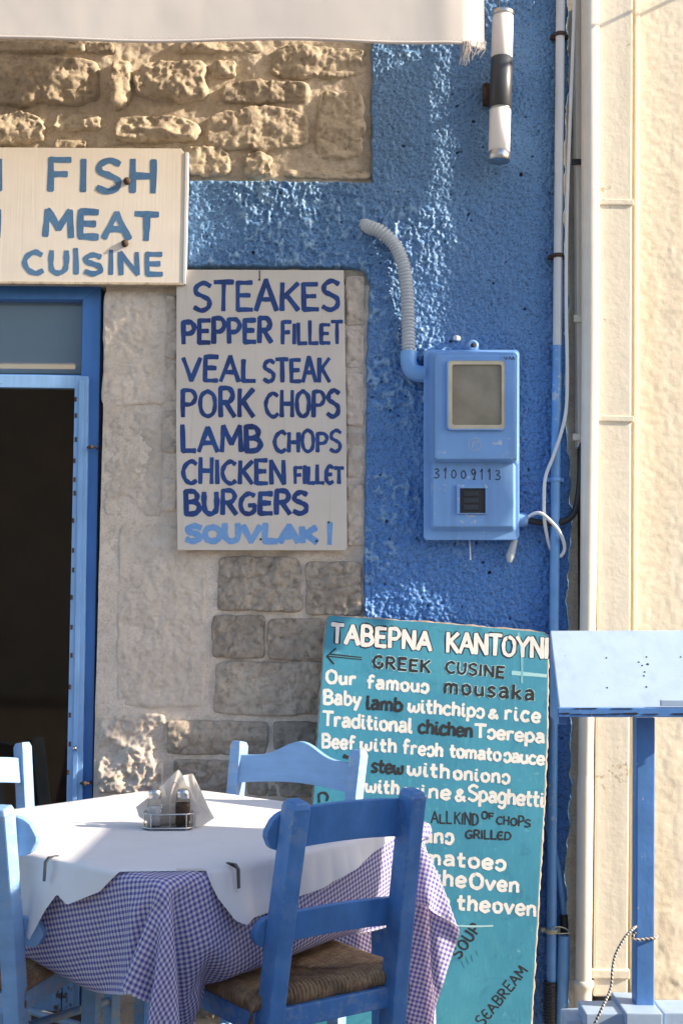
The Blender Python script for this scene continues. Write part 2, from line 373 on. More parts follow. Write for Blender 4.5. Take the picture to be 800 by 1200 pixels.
# ------------------------------------------------------------------ hand-painted lettering
# every glyph: width | strokes ; 'c' = curve through the points, 'l' = straight; x 0..w, y 0..10 (cap height 10)
G = {
'A': (8, 'l0,0 4,10;l4,10 8,0;l1.6,3.6 6.4,3.6'), 'B': (7, 'l0.6,0 0.6,10;c0.6,10 4.5,9.8 6,7.6 4.6,5.6 0.8,5.2;c0.8,5.2 5,5.2 6.8,2.8 5,0.4 0.6,0'),
'C': (7, 'c6.8,9 4.5,10.2 1.6,8.4 0.3,5 1.6,1.4 4.5,-0.2 6.9,1'), 'D': (7, 'l0.6,0 0.6,10;c0.6,10 4.8,9.4 6.8,5 4.8,0.8 0.6,0'),
'E': (6.2, 'l0.6,0 0.6,10;l0.6,9.8 6,9.8;l0.6,5.2 5.2,5.2;l0.6,0.1 6.1,0.1'), 'e.': (6, 'c5.6,9.2 2.5,10 0.4,6.5 0.6,2 3,0 5.8,0.8;l0.6,5.2 4.6,5.2'),
'F': (6, 'l0.6,0 0.6,10;l0.6,9.8 6,9.8;l0.6,5 5,5.2'), 'G': (7.4, 'c6.6,9.2 4.2,10.2 1.4,8.2 0.4,4.6 1.6,1 4.4,-0.1 6.8,1.4 7,4.2;l7,4.2 4.4,4.2'),
'H': (7, 'l0.6,0 0.6,10;l6.4,0 6.4,10;l0.6,5 6.4,5'), 'I': (1.6, 'l0.8,0 0.8,10'), 'K': (7, 'l0.6,0 0.6,10;l6.6,10 0.9,4.6;l2.2,5.6 6.8,0'),
'L': (6, 'l0.6,10 0.6,0;l0.6,0.1 5.8,0.1'), 'M': (9, 'l0.4,0 1,10;l1,10 4.6,3;l4.6,3 8.2,10;l8.2,10 8.8,0'), 'N': (7.6, 'l0.6,0 0.6,10;l0.6,10 7,0;l7,0 7,10'),
'O': (7.6, 'c3.8,10 1.2,8.4 0.4,5 1.3,1.4 3.8,0 6.4,1.4 7.2,5 6.4,8.4 3.8,10'), 'P': (6.6, 'l0.6,0 0.6,10;c0.6,10 4.6,9.9 6.4,7.4 4.6,4.8 0.8,4.6'),
'R': (7, 'l0.6,0 0.6,10;c0.6,10 4.6,9.9 6.2,7.5 4.6,5.2 0.8,4.9;l3,5 6.8,0'), 'S': (6.6, 'c6.2,9 3.6,10.1 0.9,8.6 0.9,6.4 3.4,5.2 5.9,3.7 5.8,1.2 3.2,-0.1 0.4,1'),
'T': (7, 'l3.5,0 3.5,10;l0,9.9 7,9.9'), 'U': (7, 'c0.6,10 0.5,5 1.1,1.4 3.4,0 5.9,1.5 6.5,5 6.4,10'), 'u.': (6.4, 'c0.8,9.6 0.4,5 0.7,1.6 2.6,0.2 4.6,0.4;l5,0 5.6,9.6'),
'V': (7.6, 'l0,10 3.6,0;l3.6,0 7.6,10'), 'Y': (7.4, 'l0,10 3.7,5;l7.4,10 3.7,5;l3.7,5 3.7,0'),
'a': (5.6, 'c0.9,6.3 3,7 4.6,5.6 4.7,2;l4.7,3.2 5,0;c4.7,3.8 2,4 0.5,2 1.8,0.1 4.6,1.6'), 'b': (5.6, 'l0.6,0 0.6,10;c0.6,5 2.8,6.6 5,4.8 5,1.8 2.8,0 0.6,0.9'),
'c': (5, 'c4.7,5.8 2.4,6.8 0.5,4.4 0.6,1.4 2.6,-0.1 4.8,0.9'), 'd': (5.6, 'l5,0 5,10;c5,5 2.8,6.6 0.5,4.8 0.6,1.6 2.8,0 5,1'), 'e': (5.4, 'c0.6,3.2 4.9,3.6 4.4,5.8 2.6,6.7 0.6,4.8 0.6,1.4 2.8,-0.1 5,1'),
'f': (4.6, 'c4.5,9.4 2.6,10.2 1.7,8.4 1.6,4 1.6,0;l0.2,5.8 4,5.8'), 'g': (5.6, 'c4.8,5.6 2.6,6.9 0.5,4.8 0.6,1.4 2.8,0.3 4.8,1.8;c4.9,6.4 4.9,0 4,-3 1.8,-3.2 0.6,-2.2'),
'h': (5.4, 'l0.6,0 0.6,10;c0.6,4.4 2.4,6.6 4.4,5.8 4.7,3 4.7,0'), 'i': (2.6, 'c0.8,6.4 0.7,2 1.2,0.3 2.4,0.3;l0.9,8.6 1,8.9'), 'k': (5.4, 'l0.6,0 0.6,10;l4.8,6.4 0.9,2.9;l2,3.9 5.2,0'),
'l': (2.4, 'c0.8,10 0.7,3 1,0.5 2.2,0.1'), 'm': (8.4, 'l0.6,0 0.6,6.4;c0.6,4.4 2.2,6.6 3.9,5.6 4.1,3 4.1,0;c4.1,4.4 5.6,6.6 7.4,5.6 7.7,3 7.7,0'), 'n': (5.4, 'l0.6,0 0.6,6.4;c0.6,4.4 2.4,6.6 4.4,5.8 4.7,3 4.9,0'),
'o': (5.6, 'c2.8,6.6 0.8,5.4 0.5,3.2 1.2,0.8 2.8,0 4.6,0.9 5.2,3.2 4.6,5.6 2.8,6.6'), 'p': (5.6, 'l0.6,-3.4 0.6,6.4;c0.6,5 2.8,6.8 5,4.8 5,1.8 2.8,0.2 0.6,1'),
'r': (4.2, 'l0.6,0 0.6,6.4;c0.6,4 2,6.4 4,6'), 's': (4.8, 'c0.5,4.6 1.2,6.3 3.2,6.6 4.6,4.6 4.4,1.4 2.6,-0.3 0.6,0.5 0.9,1.4'), 'z': (5, 'c4.6,6 2.4,6.8 0.8,5.2 2.4,3.5 4.4,2 3,0.1 0.4,0.6'),
't': (4, 'c1.6,9.4 1.4,3 1.9,0.5 3.6,0.4;l0,6 3.6,6.2'), 'u': (5.4, 'c0.6,6.4 0.5,2 2,0.1 4.2,1;l4.6,6.4 4.9,0'), 'v': (5.4, 'l0.2,6.4 2.7,0;l2.7,0 5.2,6.4'),
'w': (7.8, 'c0.5,6.2 0.5,2 1.8,0.2 3.6,1.4 3.9,4.4;c3.9,4.4 4.2,1 5.8,0.1 7.2,2 7.2,6.4'), 'y': (5.4, 'c0.5,6.4 0.9,3 2.6,2;l5.2,6.4 1.4,-3.4'),
'&': (7.4, 'c7,0.2 2.4,5.4 1.8,8 3.4,9.4 4.8,7.8 1,3.6 0.8,1.2 3,0 6.6,3.8'),
'0': (6, 'c3,7.6 1,5.6 1,2.4 3,0.6 5,2.4 5,5.4 3,7.6'), '1': (4, 'l0.6,6.4 2.4,9;l2.4,9 2.4,0'), 'j': (4.6, 'l0.6,6.4 2.4,9;l2.4,9 2.4,0;l0.8,0 4,0'),
'3': (5.4, 'c0.6,9 3.6,9.6 4.6,7.4 2,5.4 5,3.6 4,0.6 0.4,0.6'), '9': (5.4, 'c5,6.6 2.8,8.8 0.9,6.6 2.6,4.2 5,6.6 4.4,2.6 3,0;l2.6,0 5,0.2'),
"'": (2, 'l0.8,8 1,9.6'), ' ': (4, ''),
}
KR = 0
class Letters:
    """strokes laid on a plane; mapf(px,py,off) -> 3-D point"""
    def __init__(s, mapf): s.map = mapf; s.k = 0
    def word(s, parent, name, text, x0, y0, x1, y1, h, wd, mat, base=0.0004, jit=0.02, outline=None, gap=1.6, rot=False, stack=True):
        if not rot: h -= wd*0.85; y0 -= wd*0.42; y1 -= wd*0.42
        toks = []; i = 0
        while i < len(text):
            if text[i] == '^': toks.append({'e': 'e.', 'u': 'u.'}[text[i+1]]); i += 2
            else: toks.append(text[i]); i += 1
        tot = sum(G[t][0] for t in toks)+gap*(len(toks)-1)
        D = np.array([x1-x0, y1-y0], float); L = np.linalg.norm(D); ux = D/L
        uy = np.array([ux[1], -ux[0]]) if rot else np.array([ux[1]*0.5, -1.0]); 
        rnd = random.Random(hash_(text)+int(x0))
        sx = L/tot; sy = h/10.0; cx = 0.0; jobs = []
        for t in toks:
            wdt, st = G[t]
            jr = rnd.uniform(-jit, jit)*2; js = 1+rnd.uniform(-jit, jit)*2
            for q in [a for a in st.split(';') if a]:
                pts = [tuple(map(float, p.split(','))) for p in q[1:].split()]
                if q[0] == 'c': pts = smooth_path(pts, 6)
                else:
                    pts = [np.array(pts[0])*(1-a)+np.array(pts[1])*a for a in np.linspace(0, 1, 5)]
                P = []
                bow = rnd.uniform(-0.1, 0.1) if q[0] == 'l' else 0
                for j, p in enumerate(pts):
                    a = j/(len(pts)-1)
                    x = cx+p[0]+jr*p[1]*0.3+bow*math.sin(a*math.pi); y = p[1]*js+bow*math.sin(a*math.pi)
                    P.append(np.array([x0, y0])+ux*x*sx+uy*y*sy)
                jobs.append(P)
            cx += wdt+gap
        if outline is not None:
            s.draw(parent, name, jobs, wd+outline[0], outline[1], base, rnd)
            base += 0.0004
        return s.draw(parent, name, jobs, wd, mat, base, rnd)
    def draw(s, parent, name, jobs, wd, mat, base, rnd, shift=(0, 0)):
        V = []; F = []; U = []
        for k, P in enumerate(jobs):
            off = base+0.00003*(k % 12)
            n = len(P); nd = 0.0; r = wd/2*rnd.uniform(0.9, 1.08); u0 = rnd.uniform(0, 50)
            ph = rnd.uniform(0, 6)
            st = len(V)
            segs = []
            for i in range(n):
                t = P[min(i+1, n-1)]-P[max(i-1, 0)]; l = np.linalg.norm(t); t = t/l if l > 1e-6 else np.array([1, 0.])
                segs.append((P[i], t))
            # end caps
            c = []
            p, t = segs[0]; nn = np.array([-t[1], t[0]])
            for a in (0.7, 1.05): c.append((p-t*r*math.cos(a*1.2)*0.75, nn, r*math.sin(a*1.2)))
            for i, (p, t) in enumerate(segs):
                nn = np.array([-t[1], t[0]]); rr = r*(1+0.10*math.sin(ph+i*0.9)+rnd.uniform(-0.07, 0.07)); c.append((p, nn, rr))
            p, t = segs[-1]; nn = np.array([-t[1], t[0]])
            for a in (1.05, 0.7): c.append((p+t*r*math.cos(a*1.2)*0.75, nn, r*math.sin(a*1.2)))
            for i, (p, nn, rr) in enumerate(c):
                if i: nd += np.linalg.norm(p-c[i-1][0])
                for sg in (-1, 1):
                    q = p+nn*rr*sg+np.array(shift); V.append(s.map(q[0], q[1], off+0.000012*i)); U.append((u0+nd/12, 0.5+0.5*sg+u0))
            for i in range(len(c)-1):
                a = st+2*i; F.append((a, a+1, a+3, a+2))
        return mk(name, V, F, mat, parent, uv=U)
def hash_(t): return sum((i+1)*ord(ch) for i, ch in enumerate(t))
def strokes(Lt, parent, name, polys, wd, mat, base=0.0005, curve=True):
    jobs = [[np.array(p) for p in (smooth_path(q, 6) if (curve and len(q) > 2) else [np.array(q[0])*(1-a)+np.array(q[-1])*a for a in (0, .33, .66, 1)])] for q in polys]
    return Lt.draw(parent, name, jobs, wd, mat, base, random.Random(3))
def wallmap(Y): return lambda px, py, off: onY(px, py, Y-off)

# ================================================================== SETTING
def struct(o): o['kind'] = 'structure'; return o
s = NT('worn_paving'); n1 = s.noise(3, 5); n2 = s.noise(60, 5, 0.7)
c = s.ramp(n1, [(0.3, (0.27, 0.24, 0.20)), (0.7, (0.36, 0.325, 0.28))]); c = s.mix(s.ramp(n2, [(0.35, 0.6), (0.5, 0.0)]), c, (0.17, 0.15, 0.125))
s.set(Base_Color=c, Roughness=0.85); s.bump(n2, 0.003, 0.6); M_PAVE = s.m
M_JOINT = m_mortar('paving_joint', (0.20, 0.18, 0.15), (0.27, 0.24, 0.20))
g = MB(); g.box((0, -30, -0.06), (160, 120, 0.1)); ground = struct(g.build('ground', M_JOINT))
slabv = None
for iy in range(5):
    for ix in range(6):
        b_ = MB(); rr = random.Random(ix*31+iy); b_.box((0, 0, 0), (0.42, 0.29, 0.03))
        if slabv is None: so_ = b_.build('paving_stone', M_PAVE, ground, 0.006); slabv = so_.data; o = so_
        else: o = bpy.data.objects.new('paving_stone', slabv); COL.objects.link(o); o.parent = ground
        o.location = (-1.35+ix*0.432+(iy % 2)*0.2, -0.18-iy*0.302, -0.008+rr.uniform(-0.003, 0.003))

# ------------------------------------------------------------------ the tavern front
tav = thing('tavern_building', 'taverna front of rough stone blocks and bright blue rough render with a blue door', 'building', (0, 0.1, 0))
def backwall():
    m_ = MB()
    dx = onY(119, 500, 0)[0]; zt = onY(60, 333, 0)[2]
    m_.box(((dx+0.70)/2, 0.235, 2.2), (0.70-dx, 0.40, 4.4))                 # right of the door
    m_.box(((-3.2+dx)/2, 0.236, (zt+4.4)/2), (dx+3.2, 0.40, 4.4-zt))        # above the door
    m_.box((-2.55, 0.234, zt/2), (1.3, 0.40, zt))                           # left of the door
    return m_.build('wall', M_MORTAR, tav)
backwall()
m_ = MB(); m_.box((-0.3, 0.2, 6.2), (6.0, 0.42, 3.6)); m_.build('upper_wall', M_STUC, tav)
# interior seen through the door
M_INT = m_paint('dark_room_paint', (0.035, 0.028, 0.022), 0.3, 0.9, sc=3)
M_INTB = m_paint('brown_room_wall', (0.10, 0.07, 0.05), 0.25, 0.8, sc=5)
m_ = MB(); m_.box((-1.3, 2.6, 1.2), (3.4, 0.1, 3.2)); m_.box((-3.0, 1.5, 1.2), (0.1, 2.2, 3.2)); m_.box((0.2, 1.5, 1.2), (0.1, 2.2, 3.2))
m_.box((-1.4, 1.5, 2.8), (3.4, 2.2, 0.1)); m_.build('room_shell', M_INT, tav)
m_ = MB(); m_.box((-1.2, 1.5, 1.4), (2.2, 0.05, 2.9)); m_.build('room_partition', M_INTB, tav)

# ---- render (blue stucco), a real relief
step = 0.0030
xs = np.arange(-0.60, 0.69, step); zs = np.arange(-0.04, 3.16, step)
X, Z = np.meshgrid(xs, zs)
zb1 = onY(320, 209, 0)[2]; zb0 = onY(320, 316, 0)[2]; xe = onY(428, 450, 0)[0]
nz = fbm(X, Z, 0.05, 5, 4)*0.009+fbm(X, Z, 0.4, 6, 2)*0.008
xleft = xe+0.004*np.sin(Z*3)+nz*0.7-(Z < zb0)*0.004*0
d1 = X-xleft                                             # right of the stone
d2 = np.minimum(Z-(zb0+nz*0.5), (zb1+nz*0.3)-Z)          # in the blue band
# rounded corner of the lower recess
din = np.maximum(d1, d2)
cx, cz, cr = xe-0.03, zb0-0.03, 0.03
corner = (X > cx) & (Z > cz) & (X < xe+0.02) & (Z < zb0+0.02)
din = np.where(corner, np.hypot(X-cx, Z-cz)-cr+nz*0.4, din)
din = np.minimum(din, 0.672+nz*1.3+0.004*np.sin(Z*9)-X-0.012*sstep(2.0, 0.6, Z)*0)
w1 = worley(X+fbm(X, Z, 0.02, 3, 2)*0.004, Z, 0.016, 2); w2 = worley(X, Z+fbm(X, Z, 0.02, 8, 2)*0.004, 0.0088, 7)
dens = 0.5+0.5*fbm(X, Z, 0.22, 21, 3)
patchy = sstep(0.42, 0.62, dens)*sstep(0.42, 0.28, X)
h = 0.0040*(1-w1)**1.3+0.0048*(1-w2)**1.3+0.0030*fbm(X, Z, 0.010, 31, 3)
h += patchy*(0.0085*np.clip(1-np.abs(fbm(X, Z, 0.035, 91, 4))*3.2, 0, 1)**1.5+0.004*np.clip(1-np.abs(fbm(X, Z, 0.016, 95, 3))*3.0, 0, 1))
rid = 1-np.abs(fbm(X, Z, 0.055, 44, 4)); h += 0.010*np.clip(rid-0.80, 0, 1)*5*0.32*sstep(0.40, 0.05, X)   # trowelled ridges on the left part
h += 0.005*fbm(X, Z, 0.25, 51, 2)+0.004*fbm(X, Z, 0.07, 52, 2)
edge = sstep(0.0, 0.012, din)
Y = 0.004-h*edge+0.035*(1-edge)
P = np.stack([X, Y, Z], -1)
ok = din > -0.006
mask = ok[:-1, :-1] & ok[1:, 1:] & ok[:-1, 1:] & ok[1:, :-1]
wear_or_glint = patchy*sstep(0.45, 0.75, np.clip(1-np.abs(fbm(X, Z, 0.035, 91, 4))*3.2, 0, 1)*0.8+0.35*(1-w2))*sstep(0.45, 0.6, 0.5+0.5*fbm(X, Z, 0.02, 97, 3))  # pale crests that paint the sun glints into the colour
wear_or_glint = np.maximum(wear_or_glint, 0.8*sstep(0.52, 0.56, 0.5+0.5*fbm(X, Z, 0.05, 98, 4))*sstep(0.012, 0.004, din)*0.7)  # worn flecks along the edge of the render
grid_mesh('blue_render', P, M_STUC, tav, mask, attr=wear_or_glint)

# ---- mortar bed between the stones
def mortar(x0, x1, z0, z1, amp, base, seed, mat, name='mortar', st=0.005):
    xs = np.arange(x0, x1, st); zs = np.arange(z0, z1, st); X, Z = np.meshgrid(xs, zs)
    h = amp*0.9*fbm(X, Z, 0.09, seed, 3)+amp*0.45*fbm(X, Z, 0.02, seed+9, 4)+amp*0.25*(1-worley(X, Z, 0.013, seed))
    return grid_mesh(name, np.stack([X, base-h, Z], -1), mat, tav)
zt = onY(200, 211, 0)[2]
mortar(-1.16, 0.10, zt-0.32, 3.16, 0.010, 0.022, 60, M_MORTAR)
mortar(onY(117, 600, 0)[0], 0.10, -0.04, zt-0.31, 0.005, 0.014, 61, M_PLASTER, st=0.006)
def stone(px0, px1, py0, py1, prot, mat, seed, rough=0.012, n_exp=5.0, facets=6, tilt=0.35, base=0.02, cell=0.0048, corner=0.10, flat=False, crack=0.004):
    a = onY(px0, py0, 0); b = onY(px1, py1, 0); cxm = (a[0]+b[0])/2; czm = (a[2]+b[2])/2; hx = (b[0]-a[0])/2; hz_ = (a[2]-b[2])/2
    nx = int(max(8, 2*hx/cell)); nzv = int(max(8, 2*hz_/cell))
    U, V = np.meshgrid(np.linspace(-1, 1, nx), np.linspace(-1, 1, nzv))
    mx = np.maximum(np.abs(U), np.abs(V))+1e-9
    e = (np.abs(U)**n_exp+np.abs(V)**n_exp)**(1/n_exp)+1e-9
    r = mx
    ang = np.arctan2(V*hz_, U*hx)
    wob = 1+corner*fbm(np.cos(ang)*1.0+seed, np.sin(ang)*1.0, 0.55, seed, 3)-0.02
    Xr = cxm+hx*U*(mx/e)*wob; Zr = czm+hz_*V*(mx/e)*wob
    rn = np.random.RandomState(seed)
    hh = np.full(U.shape, 1.0)
    for k in range(facets):
        cu, cv = rn.uniform(-0.8, 0.8, 2); gx, gz = rn.uniform(-tilt, tilt, 2)
        hh = np.minimum(hh, rn.uniform(0.72, 1.15)+gx*(U-cu)+gz*(V-cv))
    hh = 0.45+0.65*np.maximum(hh, 0.2)+0.12*np.round(2.5*fbm(Xr, Zr, 0.05, seed+41, 2))/2.5*(not flat)
    nn = fbm(Xr, Zr, 0.06, seed+3, 5, 0.55)*rough-np.abs(fbm(Xr, Zr, 0.035, seed+5, 4))*rough*0.9+fbm(Xr, Zr, 0.010, seed+6, 3)*rough*0.25
    nn -= crack*np.exp(-(fbm(Xr, Zr*1.6, 0.13, seed+21, 4)/0.022)**2)
    if flat:
        nn += rough*0.40*(worley(Xr, Zr, 0.011, seed)-0.5)+rough*0.8*np.round(fbm(Xr, Zr, 0.10, seed+31, 3)*3)/3
    fall = 1-sstep(0.965 if flat else 0.90, 1.0, r)**1.2
    rim = np.minimum(1, fall*1.0)
    Yv = base-(prot*hh+nn)*rim+(0.003 if flat and mat is M_BLOCK else 0.012)*(1-rim)
    grid_mesh('stone', np.stack([Xr, Yv, Zr], -1), mat, tav)
upper = [(-30, 118, 63, 124, .034), (-10, 98, 46, 61, .022), (129, 154, 71, 126, .034), (157, 245, 69, 116, .036), (246, 276, 68, 89, .026), (200, 308, 44, 62, .018),
  (259, 362, 91, 121, .020), (319, 431, 50, 91, .021), (-20, 54, 129, 168, .030), (59, 124, 130, 152, .026), (135, 229, 134, 166, .034), (62, 103, 161, 176, .024),
  (239, 364, 122, 176, .020), (370, 430, 100, 192, .021), (213, 273, 170, 207, .030), (285, 320, 177, 208, .030), (330, 430, 196, 210, .018), (100, 134, 46, 62, .02), (110, 200, 168, 205, .014), (-5, 55, 172, 205, .014)]
for i, (x0, x1, y0, y1, pr) in enumerate(upper):
    stone(x0, x1, y0, y1, pr*1.25+0.004, M_STONE_T, 100+i, rough=0.014 if pr > .020 else 0.011, tilt=0.9, n_exp=4.6, corner=0.24, facets=9)
blocks = [(121, 194, 336, 476, .003, 1), (123, 189, 481, 606, .003, 1), (138, 240, 611, 831, .002, 1), (115, 192, 836, 932, .009, 1), (116, 200, 938, 1060, .008, 1), (118, 190, 1066, 1180, .008, 1)]
for i, (x0, x1, y0, y1, pr, _) in enumerate(blocks):
    stone(x0, x1, y0, y1, pr, M_BLOCK, 200+i, rough=0.007 if i in (0, 1) else (0.014 if i == 3 else 0.005), n_exp=16, facets=3, tilt=0.15, base=0.011, corner=0.05, cell=0.0045, flat=True, crack=0.0025)
lower = [(255, 353, 651, 717), (358, 424, 657, 722), (248, 311, 720, 772), (315, 424, 724, 774), (247, 422, 774, 840), (195, 313, 844, 886), (320, 424, 846, 881), (203, 281, 890, 936), (287, 424, 887, 936),
  (205, 300, 942, 1000), (306, 424, 942, 1004), (206, 330, 1008, 1060), (336, 424, 1010, 1066), (206, 290, 1068, 1130), (296, 424, 1072, 1140), (198, 330, 1140, 1196),
  (405, 427, 322, 380), (406, 426, 384, 430), (405, 427, 436, 500), (406, 426, 506, 560), (406, 427, 566, 640), (193, 206, 345, 420), (192, 206, 425, 470), (190, 207, 480, 530), (190, 207, 560, 600)]
for i, (x0, x1, y0, y1) in enumerate(lower):
    if i < 16: x0 -= 1.5; x1 += 1.0; y0 -= 1.2; y1 += 1.2
    stone(x0, x1, y0, y1, .008 if i < 16 else .004, M_STONE_G if i < 16 else M_BLOCK, 300+i, rough=0.010, n_exp=11, facets=5, tilt=0.3, base=0.008, corner=0.07, cell=0.0045, crack=0.006, flat=True)

# ---- door: blue frame, transom, screen door
fr = MB()
def sl(mb, pix, Y, th):
    A = [onY(x, y, Y) for x, y in pix]; mb.prism(A, [p+np.array([0, th, 0]) for p in A])
sl(fr, [(97, 350), (119, 333), (104, 1180), (80, 1180)], 0.035, 0.08)
dfr = fr.build('door_frame', M_DOORB, tav, 0.003)
m_ = MB(); sl(m_, [(-260, 331), (119, 333), (97, 351), (-260, 348)], 0.033, 0.082); world_child(m_.build('frame_head', M_DOORB, None, 0.003), dfr)
m_ = MB(); sl(m_, [(-260, 436), (97, 439), (97, 444), (-260, 442)], 0.037, 0.07); world_child(m_.build('transom_bar', M_DOORB, None, 0.002), dfr)
s = NT('transom_glass'); s.set(Base_Color=(0.17, 0.25, 0.31, 1), Roughness=0.15, Specular_IOR_Level=0.8)
tr = s.n('ShaderNodeBsdfTransparent'); mxs = s.n('ShaderNodeMixShader'); mxs.inputs[0].default_value = 0.7
s.l(tr.outputs[0], mxs.inputs[1]); s.l(s.b.outputs[0], mxs.inputs[2]); s.l(mxs.outputs[0], s.out.inputs[0]); M_GLASST = s.m
m_ = MB(); sl(m_, [(-255, 349), (97, 351), (95, 438), (-255, 436)], 0.075, 0.004); world_child(m_.build('transom_pane', M_GLASST, None), dfr)
dr = thing('screen_door', 'pale blue painted screen door frame beside the stone jamb, dark room behind', 'door', onY(60, 1180, 0.03))
m_ = MB(); sl(m_, [(88, 440), (104, 441), (93, 1185), (73, 1185)], 0.018, 0.03); m_.build('door_stile', M_DOORL, dr, 0.002)
m_ = MB(); sl(m_, [(93, 446), (98.5, 446), (86, 1184), (81, 1184)], 0.014, 0.006); m_.build('stile_bead', M_DOORL, dr, 0.001)
m_ = MB(); sl(m_, [(-250, 436), (88, 440), (88, 455), (-250, 451)], 0.018, 0.03); m_.build('door_rail', M_DOORL, dr, 0.002)
m_ = MB(); sl(m_, [(-250, 1150), (72, 1150), (72, 1185), (-250, 1185)], 0.018, 0.03); m_.build('door_rail', M_DOORL, dr, 0.002)
s = NT('door_glass'); s.b.inputs['Roughness'].default_value = 0.05
gl_ = s.n('ShaderNodeBsdfGlossy'); gl_.inputs['Roughness'].default_value = 0.04; gl_.inputs['Color'].default_value = (0.8, 0.75, 0.7, 1); tr = s.n('ShaderNodeBsdfTransparent'); tr.inputs[0].default_value = (0.75, 0.72, 0.70, 1); mxs = s.n('ShaderNodeMixShader'); mxs.inputs[0].default_value = 0.022
s.l(tr.outputs[0], mxs.inputs[1]); s.l(gl_.outputs[0], mxs.inputs[2]); s.l(mxs.outputs[0], s.out.inputs[0])
m_ = MB(); sl(m_, [(-250, 454), (88, 454), (73, 1151), (-250, 1151)], 0.030, 0.004); m_.build('glass_pane', s.m, dr)
nm = None
for i, y in enumerate([468, 487, 515, 540, 562, 578, 610, 645, 668, 700, 735, 768, 805, 838, 872, 905]):
    t = (y-440)/745; x = 89.5-t*15+(i % 3)*0.6
    p = onY(x, y, 0.0175)
    if nm is None:
        m_ = MB(); m_.box((0, 0, 0), (0.006, 0.004, 0.014)); nm = m_.build('nail_head', M_RUST, dr, 0.001); nm.location = p; nm = nm.data
    else:
        o = new_obj('nail_head', nm, dr); o.location = p
for (x, y) in ((107, 524), (99, 918)):
    m_ = MB(); a = onY(x-4, y, 0.0); b = onY(x+5, y, 0.0); m_.tube([a+[0, 0.02, 0], a, b, b+[0, 0.03, 0]], 0.0035, 8); m_.lathe([(0.0001, -0.006), (0.007, -0.005), (0.007, 0.005), (0.0001, 0.006)], onY(x, y, -0.002), 10)
    m_.build('latch', M_RUST, dr)
m_ = MB(); p = onY(88, 877, 0.012); m_.lathe([(0.0001, -0.007), (0.005, -0.006), (0.007, 0), (0.005, 0.006), (0.0001, 0.007)], p, 10); m_.build('screw', M_STEEL, dr)
# fluorescent tube glowing inside, seen through the transom
s = NT('tube_glow'); s.set(Base_Color=(0.9, 0.8, 0.6, 1)); s.b.inputs['Emission Color'].default_value = (1, 0.72, 0.35, 1); s.b.inputs['Emission Strength'].default_value = 1.3; M_GLOW = s.m
tl = thing('tube_lamp', 'thin warm strip lamp glowing inside the room behind the pane above the door', 'lamp', onY(20, 429, 0.6))
m_ = MB(); a = onY(-160, 428, 0.6); b = onY(88, 430, 0.6); m_.tube([a, b], 0.008, 10); m_.build('glowing_tube', M_GLOW, tl)
m_ = MB(); m_.box((a+b)/2+np.array([0, 0.02, 0.024]), (b[0]-a[0]+0.03, 0.05, 0.025)); m_.build('lamp_housing', M_WPVC, tl, 0.003)

# ------------------------------------------------------------------ neighbouring cream house
nb = thing('neighbouring_house', 'cream plastered house wall at the right edge, patched and rough', 'building', (1.6, 0.2, 0))
X0 = onY(735, 600, 0)[0]
xs = np.arange(X0-0.002, 1.30, 0.006); zs = np.arange(-0.04, 3.2, 0.006); X, Z = np.meshgrid(xs, zs)
h = 0.002*fbm(X, Z, 0.30, 71, 3)+0.0004*fbm(X, Z, 0.05, 72, 4)+0.0012*fbm(X, Z, 0.014, 73, 3)
dpk = sstep(0.25, 0.5, fbm(X*1.8, Z*0.8, 0.22, 75, 3)); h += 0.0012*dpk
h += 0.010*sstep(0.55, 0.0, Z)*np.abs(fbm(X, Z, 0.08, 77, 4))
grid_mesh('rough_plaster', np.stack([X, 0.012-h, Z], -1), M_CREAM, nb)
m_ = MB(); m_.box((2.75, 0.22, 3.9), (2.93, 0.42, 7.9)); m_.box((1.025, 0.24, 3.9), (0.56, 0.42, 7.9)); m_.build('wall', M_CREAM, nb)
M_GAP = m_mortar('dirty_joint_mortar', (0.085, 0.065, 0.048), (0.14, 0.11, 0.085))
m_ = MB(); m_.box((0.715, 0.26, 3.9), (0.10, 0.40, 7.9)); m_.build('recessed_joint', M_GAP, nb)

# ================================================================== THINGS ON THE WALL
SW = 1.0
# ------------------------------------------------------------------ awning
s = NT('awning_canvas'); n1 = s.noise(5, 4); n2 = s.noise(400, 2)
s.set(Base_Color=s.ramp(n1, [(0.3, (0.66, 0.62, 0.585)), (0.7, (0.74, 0.70, 0.665))]), Roughness=0.85); s.bump(n2, 0.0005, 0.4)
tr = s.n('ShaderNodeBsdfTranslucent'); tr.inputs[0].default_value = (0.75, 0.66, 0.58, 1); mxs = s.n('ShaderNodeMixShader'); mxs.inputs[0].default_value = 0.30
s.l(s.b.outputs[0], mxs.inputs[1]); s.l(tr.outputs[0], mxs.inputs[2]); s.l(mxs.outputs[0], s.out.inputs[0]); M_CANV = s.m
YA = -0.55
aw = thing('awning', 'off-white canvas awning with a hemmed hanging edge and a frayed right corner', 'awning', onY(300, 20, YA))
a0 = onY(-380, 44, YA); a1 = onY(569, 50, YA)
nx, nz_ = 300, 40
U, V = np.meshgrid(np.linspace(0, 1, nx), np.linspace(0, 1, nz_))
Xa = a0[0]+(a1[0]-a0[0])*U; Za = a0[2]+(a1[2]-a0[2])*U+0.30*V
wv = 0.007*fbm(Xa, Za*0.4, 0.42, 90, 2)+0.0008*fbm(Xa, Za*0.6, 0.06, 91, 2)
wv += -0.008*np.exp(-((Xa-(a1[0]-0.10))/0.045)**2)*0.5+0.03*sstep(a1[0]-0.06, a1[0], Xa)
Za = Za-0.004*np.sin(Xa*9)*(1-V)+0.008*sstep(a1[0]-0.05, a1[0], Xa)*(1-V)*0-0.003*sstep(a1[0]-0.2, a1[0], Xa)
